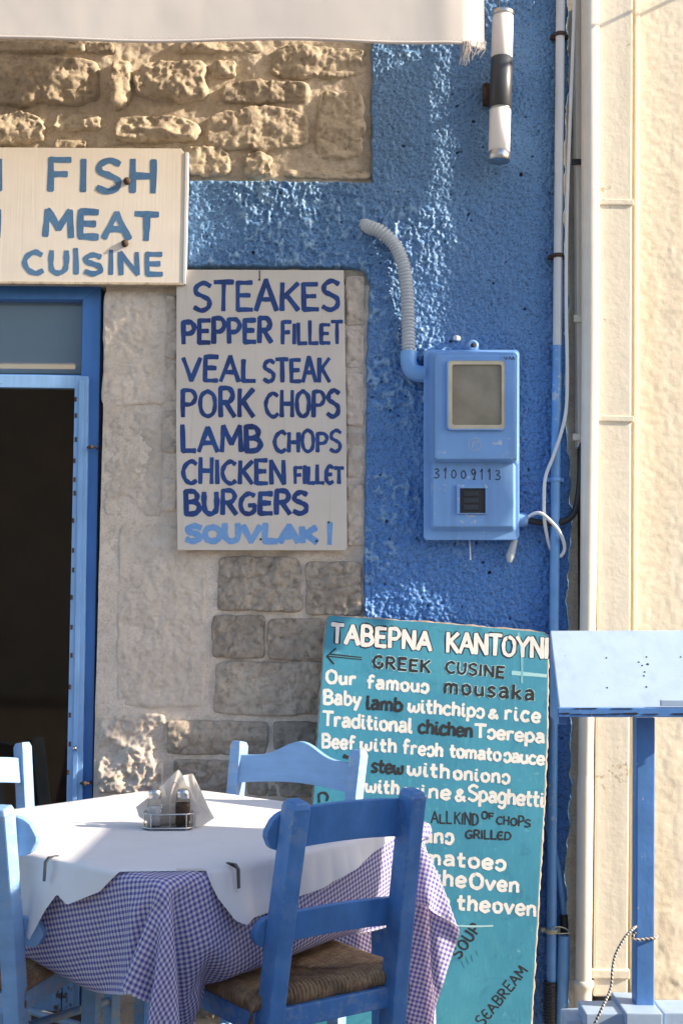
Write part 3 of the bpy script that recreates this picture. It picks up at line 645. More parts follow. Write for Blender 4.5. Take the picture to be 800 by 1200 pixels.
grid_mesh('valance', np.stack([Xa, YA+wv+0.02*V, Za], -1), M_CANV, aw)
hemP = [(Xa[0, i], YA+wv[0, i]-0.0015, Za[0, i]+0.003) for i in range(0, nx, 2)]+[(Xa[0, -1], YA+wv[0, -1]-0.0015, Za[0, -1]+0.003)]
m_ = MB(); m_.tube(hemP, 0.0042, 6); m_.build('hem', M_CANV, aw)
# stitching line above the hem
m_ = MB()
for i in range(0, nx-1, 2):
    p = np.array([Xa[0, i], YA+wv[0, i]-0.0012, Za[0, i]+0.0135]); q = p+np.array([0.0035, 0, 0]); m_.tube([p, q], 0.0007, 4)
st_ = m_.build('stitching', M_GPVC, aw); st_['kind'] = 'stuff'
# canvas roof running up to the wall
nR = 30; U, V = np.meshgrid(np.linspace(0, 1, 80), np.linspace(0, 1, nR))
Xr = a0[0]+(a1[0]-a0[0])*U; Yr = YA+0.02+(0.0-YA-0.03)*V; Zr = a0[2]+0.30+0.95*V-0.05*np.sin(V*math.pi)+0.01*np.sin(Xr*5)
grid_mesh('roof_canvas', np.stack([Xr, Yr, Zr], -1), M_CANV, aw)
m_ = MB(); m_.tube([(a0[0], YA+0.03, a0[2]+0.30), (a1[0], YA+0.03, a1[2]+0.285)], 0.014, 10); m_.build('front_bar', M_STEEL, aw)
# frayed tassel at the right corner
m_ = MB(); rnd = random.Random(8); c0 = onY(546, 50, YA)
for k in range(60):
    x = c0[0]+rnd.gauss(0, 0.006); L = rnd.uniform(0.025, 0.065) if k < 34 else rnd.uniform(0.01, 0.04)
    if k >= 34: x = c0[0]+rnd.uniform(-0.012, 0.055)
    sx = rnd.gauss(0, 0.006); sy = rnd.gauss(0, 0.004)
    m_.tube([(x, YA+rnd.gauss(0, 0.003), c0[2]+0.004), (x+sx*0.4, YA+sy, c0[2]-L*0.5), (c0[0]+(x-c0[0])*0.8+sx, YA+sy*1.5, c0[2]-L)], [0.0011, 0.0009, 0.0004], 4, False)
fz = m_.build('frayed_threads', M_CANV, aw); fz['kind'] = 'stuff'

# ------------------------------------------------------------------ wall lamp
YL = -0.075
lp = thing('wall_lamp', 'tube wall lamp with white glass ends and a dark metal middle on the blue wall', 'lamp', onY(586, 100, YL))
top = onY(589, 14, YL); bot = onY(584, 189, YL); axv = Vector(bot-top).normalized(); Lx = np.linalg.norm(bot-top)
Rl = axv.to_track_quat('Z', 'Y').to_matrix(); r_ = 0.0325
s = NT('opal_glass'); s.set(Base_Color=(0.86, 0.83, 0.80, 1), Roughness=0.28); s.b.inputs['Subsurface Weight'].default_value = 0.25; s.b.inputs['Subsurface Scale'].default_value = 0.02; M_OPAL = s.m
def seg(name, y0, y1, rad, mat):
    z0 = (y0-14)/175*Lx; z1 = (y1-14)/175*Lx; m_ = MB(); b_ = 0.0015
    m_.lathe([(0.0001, z0), (rad-b_, z0), (rad, z0+b_), (rad, z1-b_), (rad-b_, z1), (0.0001, z1)], top, 32, Rl); return m_.build(name, mat, lp)
seg('end_cap', 14, 19.5, r_*1.02, M_STEEL); seg('glass_diffuser', 19.5, 69, r_*0.97, M_OPAL); seg('metal_sleeve', 69, 128, r_*1.01, M_DMET)
seg('sleeve_ring', 128, 129.5, r_*1.02, M_STEEL); seg('glass_diffuser', 129.5, 179, r_*0.97, M_OPAL); seg('end_cap', 179, 189, r_*1.02, M_STEEL)
m_ = MB(); c_ = onY(586, 104, YL); m_.tube([c_, (c_[0]-0.02, -0.004, c_[2])], 0.013, 12); p_ = onY(572, 111, -0.012); m_.box(p_, (0.035, 0.022, 0.065)); m_.build('rusty_bracket', M_RUST, lp, 0.003)
m_ = MB(); a = onY(583.5, -14, -0.010); b = onY(584, 12, -0.010); m_.tube([a, b, top+np.array([-.005, 0, 0])], 0.0018, 6); m_.build('supply_wire', M_DMET, lp)

# ------------------------------------------------------------------ boards on the wall
YB = -0.030
fs = thing('hanging_sign', 'cream sign over the door with slate-blue lettering FISH, MEAT, CUISINE and two rusty screws', 'sign', onY(110, 330, YB))
slab('sign_panel', [(-300, 171), (212, 174), (220, 184), (217, 332), (-300, 328)], YB, 0.022, M_BOARDC, fs, 0.0012)
m_ = MB(); sl(m_, [(217.5, 178), (220.8, 178), (217.8, 333), (214.5, 333)], YB-0.0025, 0.026); m_.build('edge_trim', M_WPVC, fs, 0.0008)
m_ = MB(); sl(m_, [(-300, 327), (216, 331.2), (216, 334), (-300, 330)], YB-0.002, 0.026); m_.build('edge_trim', M_STONE_T, fs, 0.0008)
L = Letters(wallmap(YB))
L.word(fs, 'painted_word', 'FISH', 57, 226, 182, 228, 43, 7.8, L_FISH, gap=3)
L.word(fs, 'painted_word', 'MEAT', 52, 279, 184, 284, 36, 7.8, L_FISH, gap=2.2)
L.word(fs, 'painted_word', 'CUISINE', 29, 322, 190, 324, 30, 6.0, L_FISH, jit=0.08, gap=2.6)
L.word(fs, 'painted_word', 'H', -24, 225, 1.5, 225.5, 42, 7.5, L_FISH)
L.word(fs, 'painted_word', 'N', -26, 280, 0, 280.5, 38, 6.0, L_FISH)
for (x, y) in ((149, 212), (146.5, 285)):
    m_ = MB(); p = onY(x, y, YB-0.004); Rx = Matrix.Rotation(math.radians(90), 3, 'X')
    m_.lathe([(0.0001, 0.006), (0.006, 0.006), (0.0105, 0.003), (0.011, -0.004), (0.0001, -0.004)], p, 14, Rx); m_.lathe([(0.0001, 0.0075), (0.004, 0.0075), (0.004, 0.004)], p, 8, Rx)
    m_.build('rusty_screw', M_RUST, fs)

YS = -0.020
ss = thing('menu_board', 'white wooden menu board lettered in blue from STEAKES down to SOUVLAKI', 'sign', onY(305, 640, YS))
slab('board_panel', [(207, 318), (213, 316), (402.5, 316.5), (405.5, 480), (406.5, 641), (404, 645), (208, 644.5), (206.5, 500)], YS, 0.020, M_BOARDW, ss, 0.0012)
L = Letters(wallmap(YS))
for (t, x0, x1, y0, y1, wd) in [('STEAKES', 227, 397, 366, 365, 6.6), ('PEPPER', 214, 318, 404.5, 403, 6.6), ('FILLET', 330, 401, 404.5, 404, 5.4), ('VEAL', 215, 299, 448, 449, 6.4), ('STEAK', 309, 386, 449, 449, 5.6),
   ('PORK', 213, 297, 490, 490, 6.4), ('CHOPS', 311, 397, 490, 490, 5.8), ('LAMB', 213, 306, 531, 531, 6.8), ('CHOPS', 321, 399, 531, 531, 5.4), ('CHICKEN', 214, 334, 568, 569, 6.2),
   ('FILL^eT', 345, 402, 568, 568, 5.2), ('BURGERS', 217, 360, 605, 604, 7.0)]:
    hh = {'STEAKES': 37, 'PEPPER': 30, 'VEAL': 30, 'PORK': 35, 'LAMB': 32, 'CHICKEN': 31, 'BURGERS': 29, 'STEAK': 30, 'FILL^eT': 22}.get(t, 27 if t == 'FILLET' else 31 if y0 == 490 else 26)
    L.word(ss, 'painted_word', t, x0, y0, x1, y1, hh+1, wd*0.86, L_NAVY, jit=0.05)
L.word(ss, 'painted_word', 'SOUVLAK', 218, 637, 371, 638, 25, 7.4, L_SOUV, jit=0.07)
strokes(L, ss, 'painted_word', [[(386.5, 613), (386, 637)]], 6.5, L_SOUV)
for (x, y) in ((304, 327.5), (305.5, 632), (385, 612), (371, 634)):
    m_ = MB(); m_.lathe([(0.0001, 0.0012), (0.0032, 0.0010), (0.0034, -0.001)], onY(x, y, YS-0.0012), 8, Rx); m_.build('nail', M_RUST, ss)
m_ = MB(); sl(m_, [(303.6, 317), (304.8, 317), (304.9, 326), (303.8, 326)], YS-0.0011, 0.002); m_.build('nail_scratch', M_RUST, ss)

# ------------------------------------------------------------------ teal taverna board leaning on the wall
Pt = onY(512, 733, -0.050); Pb = np.array([0.15, -0.30, 0.0]); Nt = np.cross(np.array([1.0, 0, 0]), Pt-Pb); Nt = Nt/np.linalg.norm(Nt)
if Nt[1] > 0: Nt = -Nt
tb = thing('taverna_board', 'tall teal board with white and black hand lettering leaning against the blue wall', 'sign', onP(490, 1190, Pt, Nt))
corn = [(387, 721.5), (510, 730), (636, 741), (641.5, 745), (640.5, 860), (636.5, 950), (629, 1080), (620.5, 1222), (345, 1216), (358, 1060), (371, 880), (380, 752), (383.5, 725)]
A = [onP(x, y, Pt, Nt) for x, y in corn]; m_ = MB(); m_.prism(A, [p-Nt*0.016 for p in A])
pan = m_.build('board_panel', M_TEAL, tb, 0.0008)
tmap = lambda px, py, off: onP(px, py, Pt, Nt)+Nt*off
m_ = MB()
loop = [(x+(490-x)*0.0, y) for x, y in corn]+[corn[0]]
rnd = random.Random(5)
for a, b in zip(loop[:-1], loop[1:]):
    n_ = max(2, int(math.hypot(a[0]-b[0], a[1]-b[1])/5))
    pts = [onP(a[0]+(b[0]-a[0])*i/n_+rnd.uniform(-.5, .5), a[1]+(b[1]-a[1])*i/n_+rnd.uniform(-.5, .5), Pt, Nt)-Nt*0.006 for i in range(n_+1)]
    m_.tube(pts, [0.0052*rnd.uniform(0.6, 1.1) for _ in pts], 6)
m_.build('chipped_edge', M_BEDGE, tb)
L = Letters(tmap)
o_ = (2.6, L_BLACK)
W = lambda t, x0, y0, x1, y1, h, wd, mat, **k: L.word(tb, 'painted_word', t, x0, y0, x1, y1, h, wd*(0.84 if wd > 3.9 else 0.95), mat, base=0.0002, **k)
W('TABEPNA', 388, 754.5, 504, 764, 25.5, 5.6, L_WHITE, outline=o_, gap=2.0, jit=0.03)
W('KANTOYNI', 523, 765.5, 641, 773, 26, 5.4, L_WHITE, outline=o_, gap=1.2, jit=0.03)
o2 = (1.6, L_SMEAR)
W('GREEK', 437, 783, 503, 789.5, 16, 3.4, L_BLACK, outline=o2, gap=2.6)
W('CUSINE', 522, 789, 590, 795.5, 15, 3.2, L_BLACK, outline=o2, gap=2.4)
strokes(L, tb, 'painted_stroke', [[(600, 788.5), (639, 792)]], 5, L_SMEAR)
strokes(L, tb, 'painted_stroke', [[(607, 742), (611, 770), (611, 800)]], 3.0, L_SMEAR2)
strokes(L, tb, 'painted_arrow', [[(384, 769), (424, 773)], [(386, 766.5), (423, 770.5)]], 1.3, L_BLACK)
strokes(L, tb, 'painted_arrow', [[(386, 768), (422, 772)]], 4.5, L_GHOST, base=0.0003)
strokes(L, tb, 'painted_arrow', [[(393, 760), (383, 769), (391, 778)]], 1.8, L_BLACK, curve=False) if False else strokes(L, tb, 'painted_arrow', [[(393, 760), (383, 769)], [(383, 769), (391, 778)]], 1.8, L_BLACK)
W('Our', 382, 801.5, 416, 804, 17.5, 4.4, L_WHITE, gap=1.8)
W('famous', 430, 807.5, 501, 813, 17.5, 4.3, L_WHITE, gap=1.6)
W('mouzaka', 520, 813, 625, 822, 19, 4.2, L_BLACK, outline=(1.2, L_SMEAR), gap=2.4)
W('Baby', 379, 826, 422, 828.5, 18.5, 4.4, L_WHITE)
W('lamb', 429, 832, 471, 835, 18, 4.2, L_BLACK, gap=1)
W('withchips', 478, 835, 566, 842.5, 18, 4.4, L_WHITE, gap=1.2)
W('&', 572, 842.5, 583, 843.5, 13, 3.4, L_WHITE)
W('rice', 591, 844, 632, 848, 19, 4.4, L_WHITE, gap=2)
W('Traditional', 378, 851, 482, 860, 19, 4.4, L_WHITE, gap=1.2)
W('chichen', 490, 860, 553, 865, 18, 3.8, L_BLACK, gap=1)
W('Tserepa', 556, 865, 637, 872, 18, 4.4, L_WHITE, gap=1.2)
W('Beef', 377, 877, 415, 879.5, 18, 4.4, L_WHITE)
W('with', 422, 880, 464, 883, 17.5, 4.4, L_WHITE)
W('fresh', 472, 884, 518, 888, 18, 4.3, L_WHITE)
W('tomato', 527, 888, 586, 893, 17, 4.3, L_WHITE, gap=1.2)
W('sauce', 590, 893.5, 637, 897.5, 17, 4.2, L_WHITE, gap=1)
W('ztew', 435, 906, 472, 908.5, 18, 3.8, L_BLACK, gap=1)
strokes(L, tb, 'painted_word', [[(403, 886), (407, 887.5)]], 5, L_BLACK)
W('with', 477, 909, 526, 913.5, 18.5, 4.4, L_WHITE)
W('onions', 531, 914, 596, 919.5, 17.5, 4.4, L_WHITE)
W('with', 428, 929, 467, 932, 18, 4.3, L_WHITE)
W('wine', 474, 934, 527, 938, 18, 4.3, L_WHITE)
W('&', 533, 939.5, 545, 940.5, 16, 3.6, L_WHITE)
W('Spaghetti', 548, 939, 637, 947, 20, 4.4, L_WHITE, gap=1.0)
strokes(L, tb, 'painted_word', [[(374, 940), (374, 931), (380, 929), (384, 933), (383, 938)]], 3, L_BLACK)
strokes(L, tb, 'painted_patch', [[(372, 914), (404, 917)]], 13, L_WHITE, base=0.0002)
for (t, x0, y0, x1, y1) in (('ALL', 505, 965, 529, 966), ('KIND', 532, 966, 560, 968), ('OF', 564, 960, 578, 961), ('CHOPS', 581, 966, 621, 970)):
    W(t, x0, y0, x1, y1, 14 if t in ('ALL', 'KIND') else 9 if t == 'OF' else 11.5, 2.1, L_BLACK, jit=0.1)
W('GRILL^eD', 545, 983, 598, 985, 11.5, 2.3, L_BLACK, jit=0.06)
W('beans', 470, 987, 530, 990, 19, 4.6, L_WHITE)
W('tomatoes', 468, 1011, 591, 1021, 19, 4.6, L_WHITE, gap=1.6)
W('the', 507, 1038, 545, 1041, 20, 4.6, L_WHITE)
W('Oven', 550, 1042, 607, 1047, 20, 4.8, L_WHITE)
W('in', 505, 1063, 526, 1065, 19, 4.6, L_WHITE)
W('the', 536, 1067, 573, 1070, 20, 4.6, L_WHITE)
W('oven', 577, 1070, 627, 1075, 20, 4.6, L_WHITE)
strokes(L, tb, 'painted_stroke', [[(512, 1083), (548, 1085.5), (577, 1085)]], 2.2, L_SMEAR)
W('SOUP', 538, 1124, 563, 1088, 13, 2.6, L_BLACK, rot=True, jit=0.05, gap=2)
strokes(L, tb, 'painted_word', [[(523, 1121), (525, 1129)]], 2.4, L_BLACK)
strokes(L, tb, 'painted_word', [[(541, 1126), (544, 1134)], [(546, 1121), (549, 1129)], [(552, 1119), (554, 1126)], [(558, 1114), (560, 1119)]], 1.2, L_GHOST)
W('S^eABRE^AM'.replace('^A', 'A').replace('E', 'E') if False else 'S^eABREAM', 566, 1203, 618, 1138, 12.5, 2.0, L_BLACK, rot=True, jit=0.07, gap=2)

# ------------------------------------------------------------------ electricity meter box
mt = thing('meter_box', 'light blue electricity meter cabinet numbered 31009113 on the blue wall', 'meter box', onY(552, 520, 0))
def frustum(pixb, Yb, pixf, Yf):
    m_ = MB(); m_.prism([onY(x, y, Yf) for x, y in pixf], [onY(x, y, Yb) for x, y in pixb]); return m_
def rrect(x0, y0, x1, y1, r, k=4):
    out = []
    for cx, cy, a0 in ((x1-r, y0+r, -90), (x1-r, y1-r, 0), (x0+r, y1-r, 90), (x0+r, y0+r, 180)):
        for i in range(k+1):
            a = math.radians(a0+90*i/k); out.append((cx+r*math.cos(a), cy+r*math.sin(a)))
    return out
fl = frustum(rrect(496, 410, 607, 633, 5), 0.0, rrect(496, 410, 608, 633, 5), -0.052)
fl.build('cabinet_body', M_METER, mt, 0.003)
fr_ = frustum(rrect(503, 536, 604, 624, 4), -0.045, rrect(507, 540, 601.5, 617, 3), -0.080); fr_.build('lower_cover', M_METER, mt, 0.003)
fr_ = frustum(rrect(502, 411.5, 607, 546, 4), -0.047, rrect(509, 416, 604, 538, 4), -0.118); fr_.build('upper_cover', M_METER, mt, 0.004)
def ring(pixo, pixi, Y, th, name, mat, par):
    A = [onY(x, y, Y) for x, y in pixo]; B = [onY(x, y, Y) for x, y in pixi]; n = len(A); bk = np.array([0, th, 0])
    V = A+B+[p+bk for p in A]+[p+bk for p in B]; F = []
    for i in range(n):
        j = (i+1) % n; F += [(i, j, n+j, n+i), (2*n+j, 2*n+i, 3*n+i, 3*n+j), (i, 2*n+i, 2*n+j, j), (n+j, 3*n+j, 3*n+i, n+i)]
    return mk(name, V, F, mat, par)
M_WFR = m_paint('yellowed_window_frame', (0.55, 0.49, 0.36), 0.15, 0.4)
ring(rrect(524.5, 422, 592, 503, 4), rrect(529.5, 427, 587.5, 498, 3), -0.126, 0.010, 'window_frame', M_WFR, mt)
ring(rrect(523.5, 421, 593, 504, 4.5), rrect(525, 422.5, 591.5, 502.5, 4), -0.1275, 0.010, 'window_seal', M_METER, mt)
s = NT('clouded_meter_window'); n1 = s.noise(9, 5, 0.6); n2 = s.noise(50, 4)
c = s.ramp(n1, [(0.3, (0.20, 0.175, 0.13)), (0.7, (0.32, 0.285, 0.225))]); s.set(Base_Color=c, Roughness=0.22, Specular_IOR_Level=0.5); s.bump(n1, 0.004, 0.5); M_MWIN = s.m
slab('meter_window', rrect(529, 426.5, 588, 498.5, 3), -0.1195, 0.002, M_MWIN, mt)
Lm = Letters(wallmap(-0.118))
circ = [(555.6+7*math.cos(a), 521+7*math.sin(a)) for a in np.linspace(0, 2*math.pi, 18)]
strokes(Lm, mt, 'moulded_emblem', [circ, [(553, 525.5), (555.2, 516.5)], [(555.8, 516.5), (558.4, 525.5)], [(553, 518), (553, 524)]], 1.0, M_STANDT, base=0.0008)
Lw = Letters(wallmap(-0.080))
Lw.word(mt, 'handwritten_number', '31009j13'.replace('j1', '11'), 508, 561, 586, 563, 14.5, 1.25, L_INK, gap=4, jit=0.08)
Lt_ = Letters(wallmap(-0.118))
Lt_.word(mt, 'handwritten_mark', '1910', 589, 424.5-1, 602, 424.5-1, 4, 0.8, L_INK, gap=2) if False else strokes(Lt_, mt, 'handwritten_mark', [[(590, 418.5), (592, 421)], [(593.5, 418), (593, 421.5)], [(595.5, 421.5), (597, 418), (598.5, 421.5)], [(600, 421.5), (601, 418.2), (602.5, 421.5)]], 0.9, L_INK, base=0.0006)
ring([(535, 568), (571, 568), (571, 602), (535, 602)], [(538.5, 572), (568.5, 572), (568.5, 601.2), (538.5, 601.2)], -0.088, 0.012, 'switch_frame', M_METER, mt)
slab('switch_window', [(538, 571.5), (569, 571.5), (569, 601.5), (538, 601.5)], -0.0825, 0.002, M_DARK, mt)
m_ = MB()
for i in range(3): sl(m_, [(543, 576+i*8), (560, 575.5+i*8), (560, 581+i*8), (543, 581.5+i*8)], -0.0855, 0.003)
M_SWG = m_paint('grey_switch', (0.026, 0.032, 0.045), 0.3, 0.4); m_.build('breaker_switch', M_SWG, mt, 0.0008)
m_ = MB(); p = onY(553.5, 405, -0.045)
m_.lathe([(0.0001, 0.004), (0.007, 0.004), (0.009, 0.006), (0.0165, 0.005), (0.0175, -0.004), (0.0001, -0.004)], p, 18, Rx); sl(m_, [(549, 404), (558, 404), (562, 411), (545, 411)], -0.043, 0.010); m_.build('fixing_lug', M_METER, mt)
m_ = MB(); m_.lathe([(0.0001, 0.0055), (0.005, 0.0055), (0.006, 0.001)], p+np.array([0, -0.003, 0]), 10, Rx); m_.build('lug_screw', M_RUST, mt)
m_ = MB(); a = onY(606, 609, -0.028); b = onY(617.5, 609.5, -0.028); m_.tube([a, a*0.4+b*0.6, b], [0.021, 0.021, 0.017], 16); m_.build('cable_gland', M_METER, mt, 0)
m_ = MB(); pts = [onY(603, 632, -0.03), onY(600.5, 641, -0.03), onY(597.5, 652, -0.03), onY(596.5, 659, -0.03)]; m_.tube(pts, [0.009, 0.010, 0.013, 0.007], 12); m_.build('drop_fitting', M_GPVC, mt)
m_ = MB(); m_.tube([onY(550, 633, -0.02), onY(551, 656, -0.03)], 0.002, 6); m_.build('wire_end', M_WIRE, mt)
pg = MB(); p = onY(535, 396, -0.012); pg.tube([p+np.array([0.006, .012, 0]), p+np.array([-0.006, -0.012, -0.002])], [0.009, 0.007], 12); tag(pg.build('wall_plug', M_WIRE), 'small white plastic plug sticking out of the blue wall above the meter box', 'plug')

# ------------------------------------------------------------------ corrugated conduit into the meter box
cc = thing('corrugated_conduit', 'grey ribbed flexible conduit curving out of the blue wall into the meter box', 'conduit', onY(478, 430, -0.03))
path = smooth_path([onY(426, 264, 0.01), onY(434, 267, -0.02), onY(447, 272, -0.035), onY(462, 287, -0.035), onY(472, 309, -0.033), onY(476.5, 340, -0.032), onY(478, 380, -0.032), onY(478.5, 420, -0.032)], 24)
# resample evenly
P_ = np.array(path); dl = np.r_[0, np.cumsum(np.linalg.norm(np.diff(P_, axis=0), axis=1))]; N_ = int(dl[-1]/0.0019)
tt = np.linspace(0, dl[-1], N_); Q = np.stack([np.interp(tt, dl, P_[:, i]) for i in range(3)], 1)
m_ = MB(); m_.tube(Q, [0.0195+0.0022*math.cos(2*math.pi*t/0.0105) for t in tt], 18); m_.build('ribbed_hose', M_GPVC, cc)
m_ = MB(); m_.tube(smooth_path([onY(478.5, 412, -0.032), onY(478.5, 424, -0.032), onY(482, 434, -0.033), onY(490, 438, -0.034), onY(498, 438.5, -0.034)], 5), 0.0245, 18); m_.build('elbow', M_BLUE, cc)

# ------------------------------------------------------------------ conduits, cables and downpipes
def pathY(l, Y): return [onY(x, y, Y if len(q) == 0 else q[0]) for x, y, *q in l]
cp = thing('electrical_conduit', 'thin vertical conduit, white above and painted blue below, clipped to the blue wall', 'pipe', onY(646, 1195, -0.03))
m_ = MB(); m_.tube(pathY([(656.5, -30), (654.5, 200), (652.5, 405)], -0.028), 0.0135, 14); m_.build('white_pipe', M_WPVC, cp)
m_ = MB(); m_.tube(pathY([(652.5, 405), (650.5, 560), (648.5, 760), (646.5, 980), (645.5, 1152)], -0.028), 0.0138, 14); m_.build('blue_pipe', M_PIPEB, cp)
def clamp(x, y, mat, rr=0.0165):
    m_ = MB(); p = onY(x, y, -0.028); m_.lathe([(rr-0.002, -0.006), (rr, -0.006), (rr, 0.006), (rr-0.002, 0.006)], p, 18); m_.box(p+np.array([-0.018, 0.016, 0]), (0.020, 0.016, 0.011)); m_.box(p+np.array([0.018, 0.016, 0]), (0.016, 0.016, 0.011)); return m_
for x, y, mt_ in ((656, 41, M_RUST), (653.5, 300, M_RUST), (650.5, 562, M_BLUE), (648.5, 823, M_RUST), (646, 1091, M_WFR)): clamp(x, y, mt_).build('pipe_clamp', mt_, cp)
pth = np.array([onY(644.5, 1150+i*0.9, -0.03) for i in range(62)]); m_ = MB(); m_.tube(pth, [0.0175+0.0018*math.cos(i*1.55) for i in range(62)], 14); m_.build('black_ribbed_sleeve', M_DARK, cp)
for i in range(5): pass
c2 = thing('branch_conduit', 'slanting blue branch pipe beside the thin conduit with a thicker blue sleeve below', 'pipe', onY(657, 1195, -0.03))
m_ = MB(); m_.tube(smooth_path(pathY([(633, 926), (637, 950), (645, 982), (653, 1015), (659, 1060), (660.5, 1076)], -0.012), 6), 0.0085, 12); m_.build('thin_pipe', M_PIPEB, c2)
m_ = MB(); m_.tube(pathY([(660, 1072), (660.5, 1082), (661, 1098)], -0.018), [0.011, 0.012, 0.011], 12); m_.build('black_joint', M_DARK, c2)
m_ = MB(); m_.tube(pathY([(660, 1096), (659, 1140), (656.5, 1205)], -0.03), [0.017, 0.0175, 0.0175], 14); m_.build('blue_sleeve', M_PIPEB, c2)
m_ = MB(); m_.tube(smooth_path(pathY([(646, 1089), (652, 1086, -0.05), (662, 1088), (666, 1093, -0.05), (655, 1094, -0.052), (647, 1092)], -0.045), 5), 0.0018, 6); m_.build('tie_wire', M_WFR, c2)
wc = MB(); wc.tube(smooth_path(pathY([(673, -20), (670.5, 60), (667, 150), (663.5, 260), (663, 360), (664, 420), (663.5, 471), (659, 500), (648, 534), (638.5, 560), (637, 590), (638, 614), (642.5, 636, -.02), (649, 650, -.025), (657, 651, -.03), (661, 641, -.035), (656, 625, -.06), (646, 612, -.065), (634, 602, -.06), (625, 602, -.05), (617, 607, -.035)], -0.045), 8), 0.0052, 8)
tag(wc.build('loose_cable', M_WIRE), 'loose white cable hanging down the blue wall and looping beside the meter box', 'cable')
bc = MB(); bc.tube(smooth_path(pathY([(615, 609), (630, 612), (650, 613), (664, 609), (673, 599), (678, 575), (680, 545), (680, 515, -0.01)], -0.03), 8), 0.0095, 10)
tag(bc.build('black_cable', M_DARK), 'thick black cable curving from the meter box up beside the downpipe', 'cable')
tk = thing('cable_trunking', 'narrow cream cable channel between the blue wall and the downpipe', 'trunking', onY(678, 524, 0))
slab('channel', [(673, -30), (680, -30), (683, 524), (676.5, 524)], -0.022, 0.04, M_PVC, tk, 0.002)
slab('end_clip', [(671, 508), (690, 508), (690, 516), (671, 516)], -0.030, 0.012, M_PVC, tk, 0.001)
slab('end_clip', [(670, 186), (682, 186), (682, 192), (670, 192)], -0.030, 0.010, M_DARK, tk, 0.001)
slab('end_clip', [(672, 369), (684, 369), (684, 377), (672, 377)], -0.030, 0.010, M_PVC, tk, 0.001)
dp = thing('downpipe', 'round cream plastic downpipe between the blue wall and the square pipe', 'pipe', onY(685, 1195, -0.04))
m_ = MB(); m_.tube(pathY([(691, -30), (691.5, 400), (688.5, 700), (685.5, 914)], -0.055), [0.0275, 0.0265, 0.023, 0.0215], 24); m_.build('upper_pipe', M_PVC, dp)
m_ = MB(); m_.tube(pathY([(685.5, 908), (685.3, 914), (685, 925), (683, 1150)], -0.055), [0.0215, 0.0225, 0.0235, 0.0225], 24); m_.build('lower_pipe', M_PVC, dp)
m_ = MB(); m_.tube(pathY([(683, 1148), (683, 1149), (683, 1155), (682.9, 1157), (682.8, 1163), (682.7, 1200)], -0.055), [0.023, 0.029, 0.029, 0.025, 0.024, 0.022], 24); m_.build('collar', M_PVC, dp)
sq = thing('square_downpipe', 'wide square cream downpipe with peeling paint and narrow straps on the cream wall', 'pipe', onY(715, 1168, -0.04))
m_ = MB(); F_ = [(701, -40), (741, -40), (738.5, 700), (735, 1168), (695, 1168), (699, 700)]
A = [onY(x, y, -0.052) for x, y in F_]; m_.prism(A, [p+np.array([0, 0.047, 0]) for p in A]); m_.build('square_pipe', M_CREAMP, sq, 0.005)
for y in (236, 490):
    slab('strap', [(700, y-3.5), (742.5, y-2.5), (742.5, y+4.5), (700, y+3.5)], -0.057, 0.05, M_CREAMP, sq, 0.003)
slab('foot_collar', [(693, 1136), (738, 1137), (738, 1148), (693, 1147)], -0.060, 0.05, M_CREAMP, sq, 0.004)
slab('wall_strip', [(744, -30), (749, -30), (745, 1165), (740, 1165)], -0.004, 0.02, M_CREAMP, sq, 0.003)
# black slab painted in as the shaded gap below the square pipe
slab('gap_shade', [(697, 1170), (736, 1170), (735, 1187), (697, 1187)], -0.004, 0.02, M_DARK, sq)
# ------------------------------------------------------------------ lectern-like menu stand
stt = thing('menu_stand', 'pale blue sloping menu lectern on a blue post in front of the cream wall', 'stand', (0.93, -0.66, 0))
def Q3(px, py, Y): return onY(px, py, Y)
tl_, tr_ = Q3(644.5, 739, -0.55), Q3(880, 738, -0.55)
bl_, br_ = Q3(655, 829, -0.73), Q3(885, 829, -0.73)
nrm = np.cross(tr_-tl_, bl_-tl_); nrm /= np.linalg.norm(nrm); nrm = -nrm if nrm[1] > 0 else nrm
m_ = MB(); m_.prism([tl_, tr_, br_, bl_], [p-nrm*0.014 for p in (tl_, tr_, br_, bl_)]); m_.build('sloping_top', M_STANDT, stt, 0.002)
m_ = MB(); fy = -0.745
sl(m_, [(653, 829.5), (885, 829.5), (885, 840.5), (653, 840.5)], fy, 0.03); m_.build('front_rail', M_STANDB, stt, 0.002)
m_ = MB(); sl(m_, [(774, 820.5), (885, 821), (885, 828), (774, 827.5)], fy-0.002, 0.012); m_.build('paper_ledge', M_STANDT, stt, 0.001)
m_ = MB(); A = [tl_-nrm*0.015, bl_-nrm*0.015, bl_-nrm*0.015+np.array([0, 0, -0.03]), tl_-nrm*0.015+np.array([0, 0, -0.20])]
m_.prism(A, [p+np.array([0.018, 0, 0]) for p in A]); m_.build('side_board', M_STANDB, stt, 0.001)
for (x, y) in [(710, 771), (711, 806), (757, 770), (748, 776), (752, 780), (755, 787.5), (757, 805), (797, 770), (754, 792)]:
    m_ = MB(); p = onP(x, y, tl_, nrm)+nrm*0.0006; m_.lathe([(0.0001, 0.0006), (0.0020, 0.0005), (0.0024, -0.0005)], p, 7, Vector(nrm).to_track_quat('Z', 'Y').to_matrix()); m_.build('nail', M_DARK, stt)
m_ = MB(); m_.lathe([(0.0001, 0.0006), (0.0030, 0.0005), (0.0034, -0.0005)], onP(758.5, 778.5, tl_, nrm)+nrm*0.0006, 7, Vector(nrm).to_track_quat('Z', 'Y').to_matrix()); m_.build('nail', M_DARK, stt)
for bx_ in (0.62, 1.15):
    m_ = MB(); m_.box((bx_, -0.66, 0.11), (0.05, 0.08, 0.24)); m_.build('foot_leg', M_STANDT, stt, 0.002)
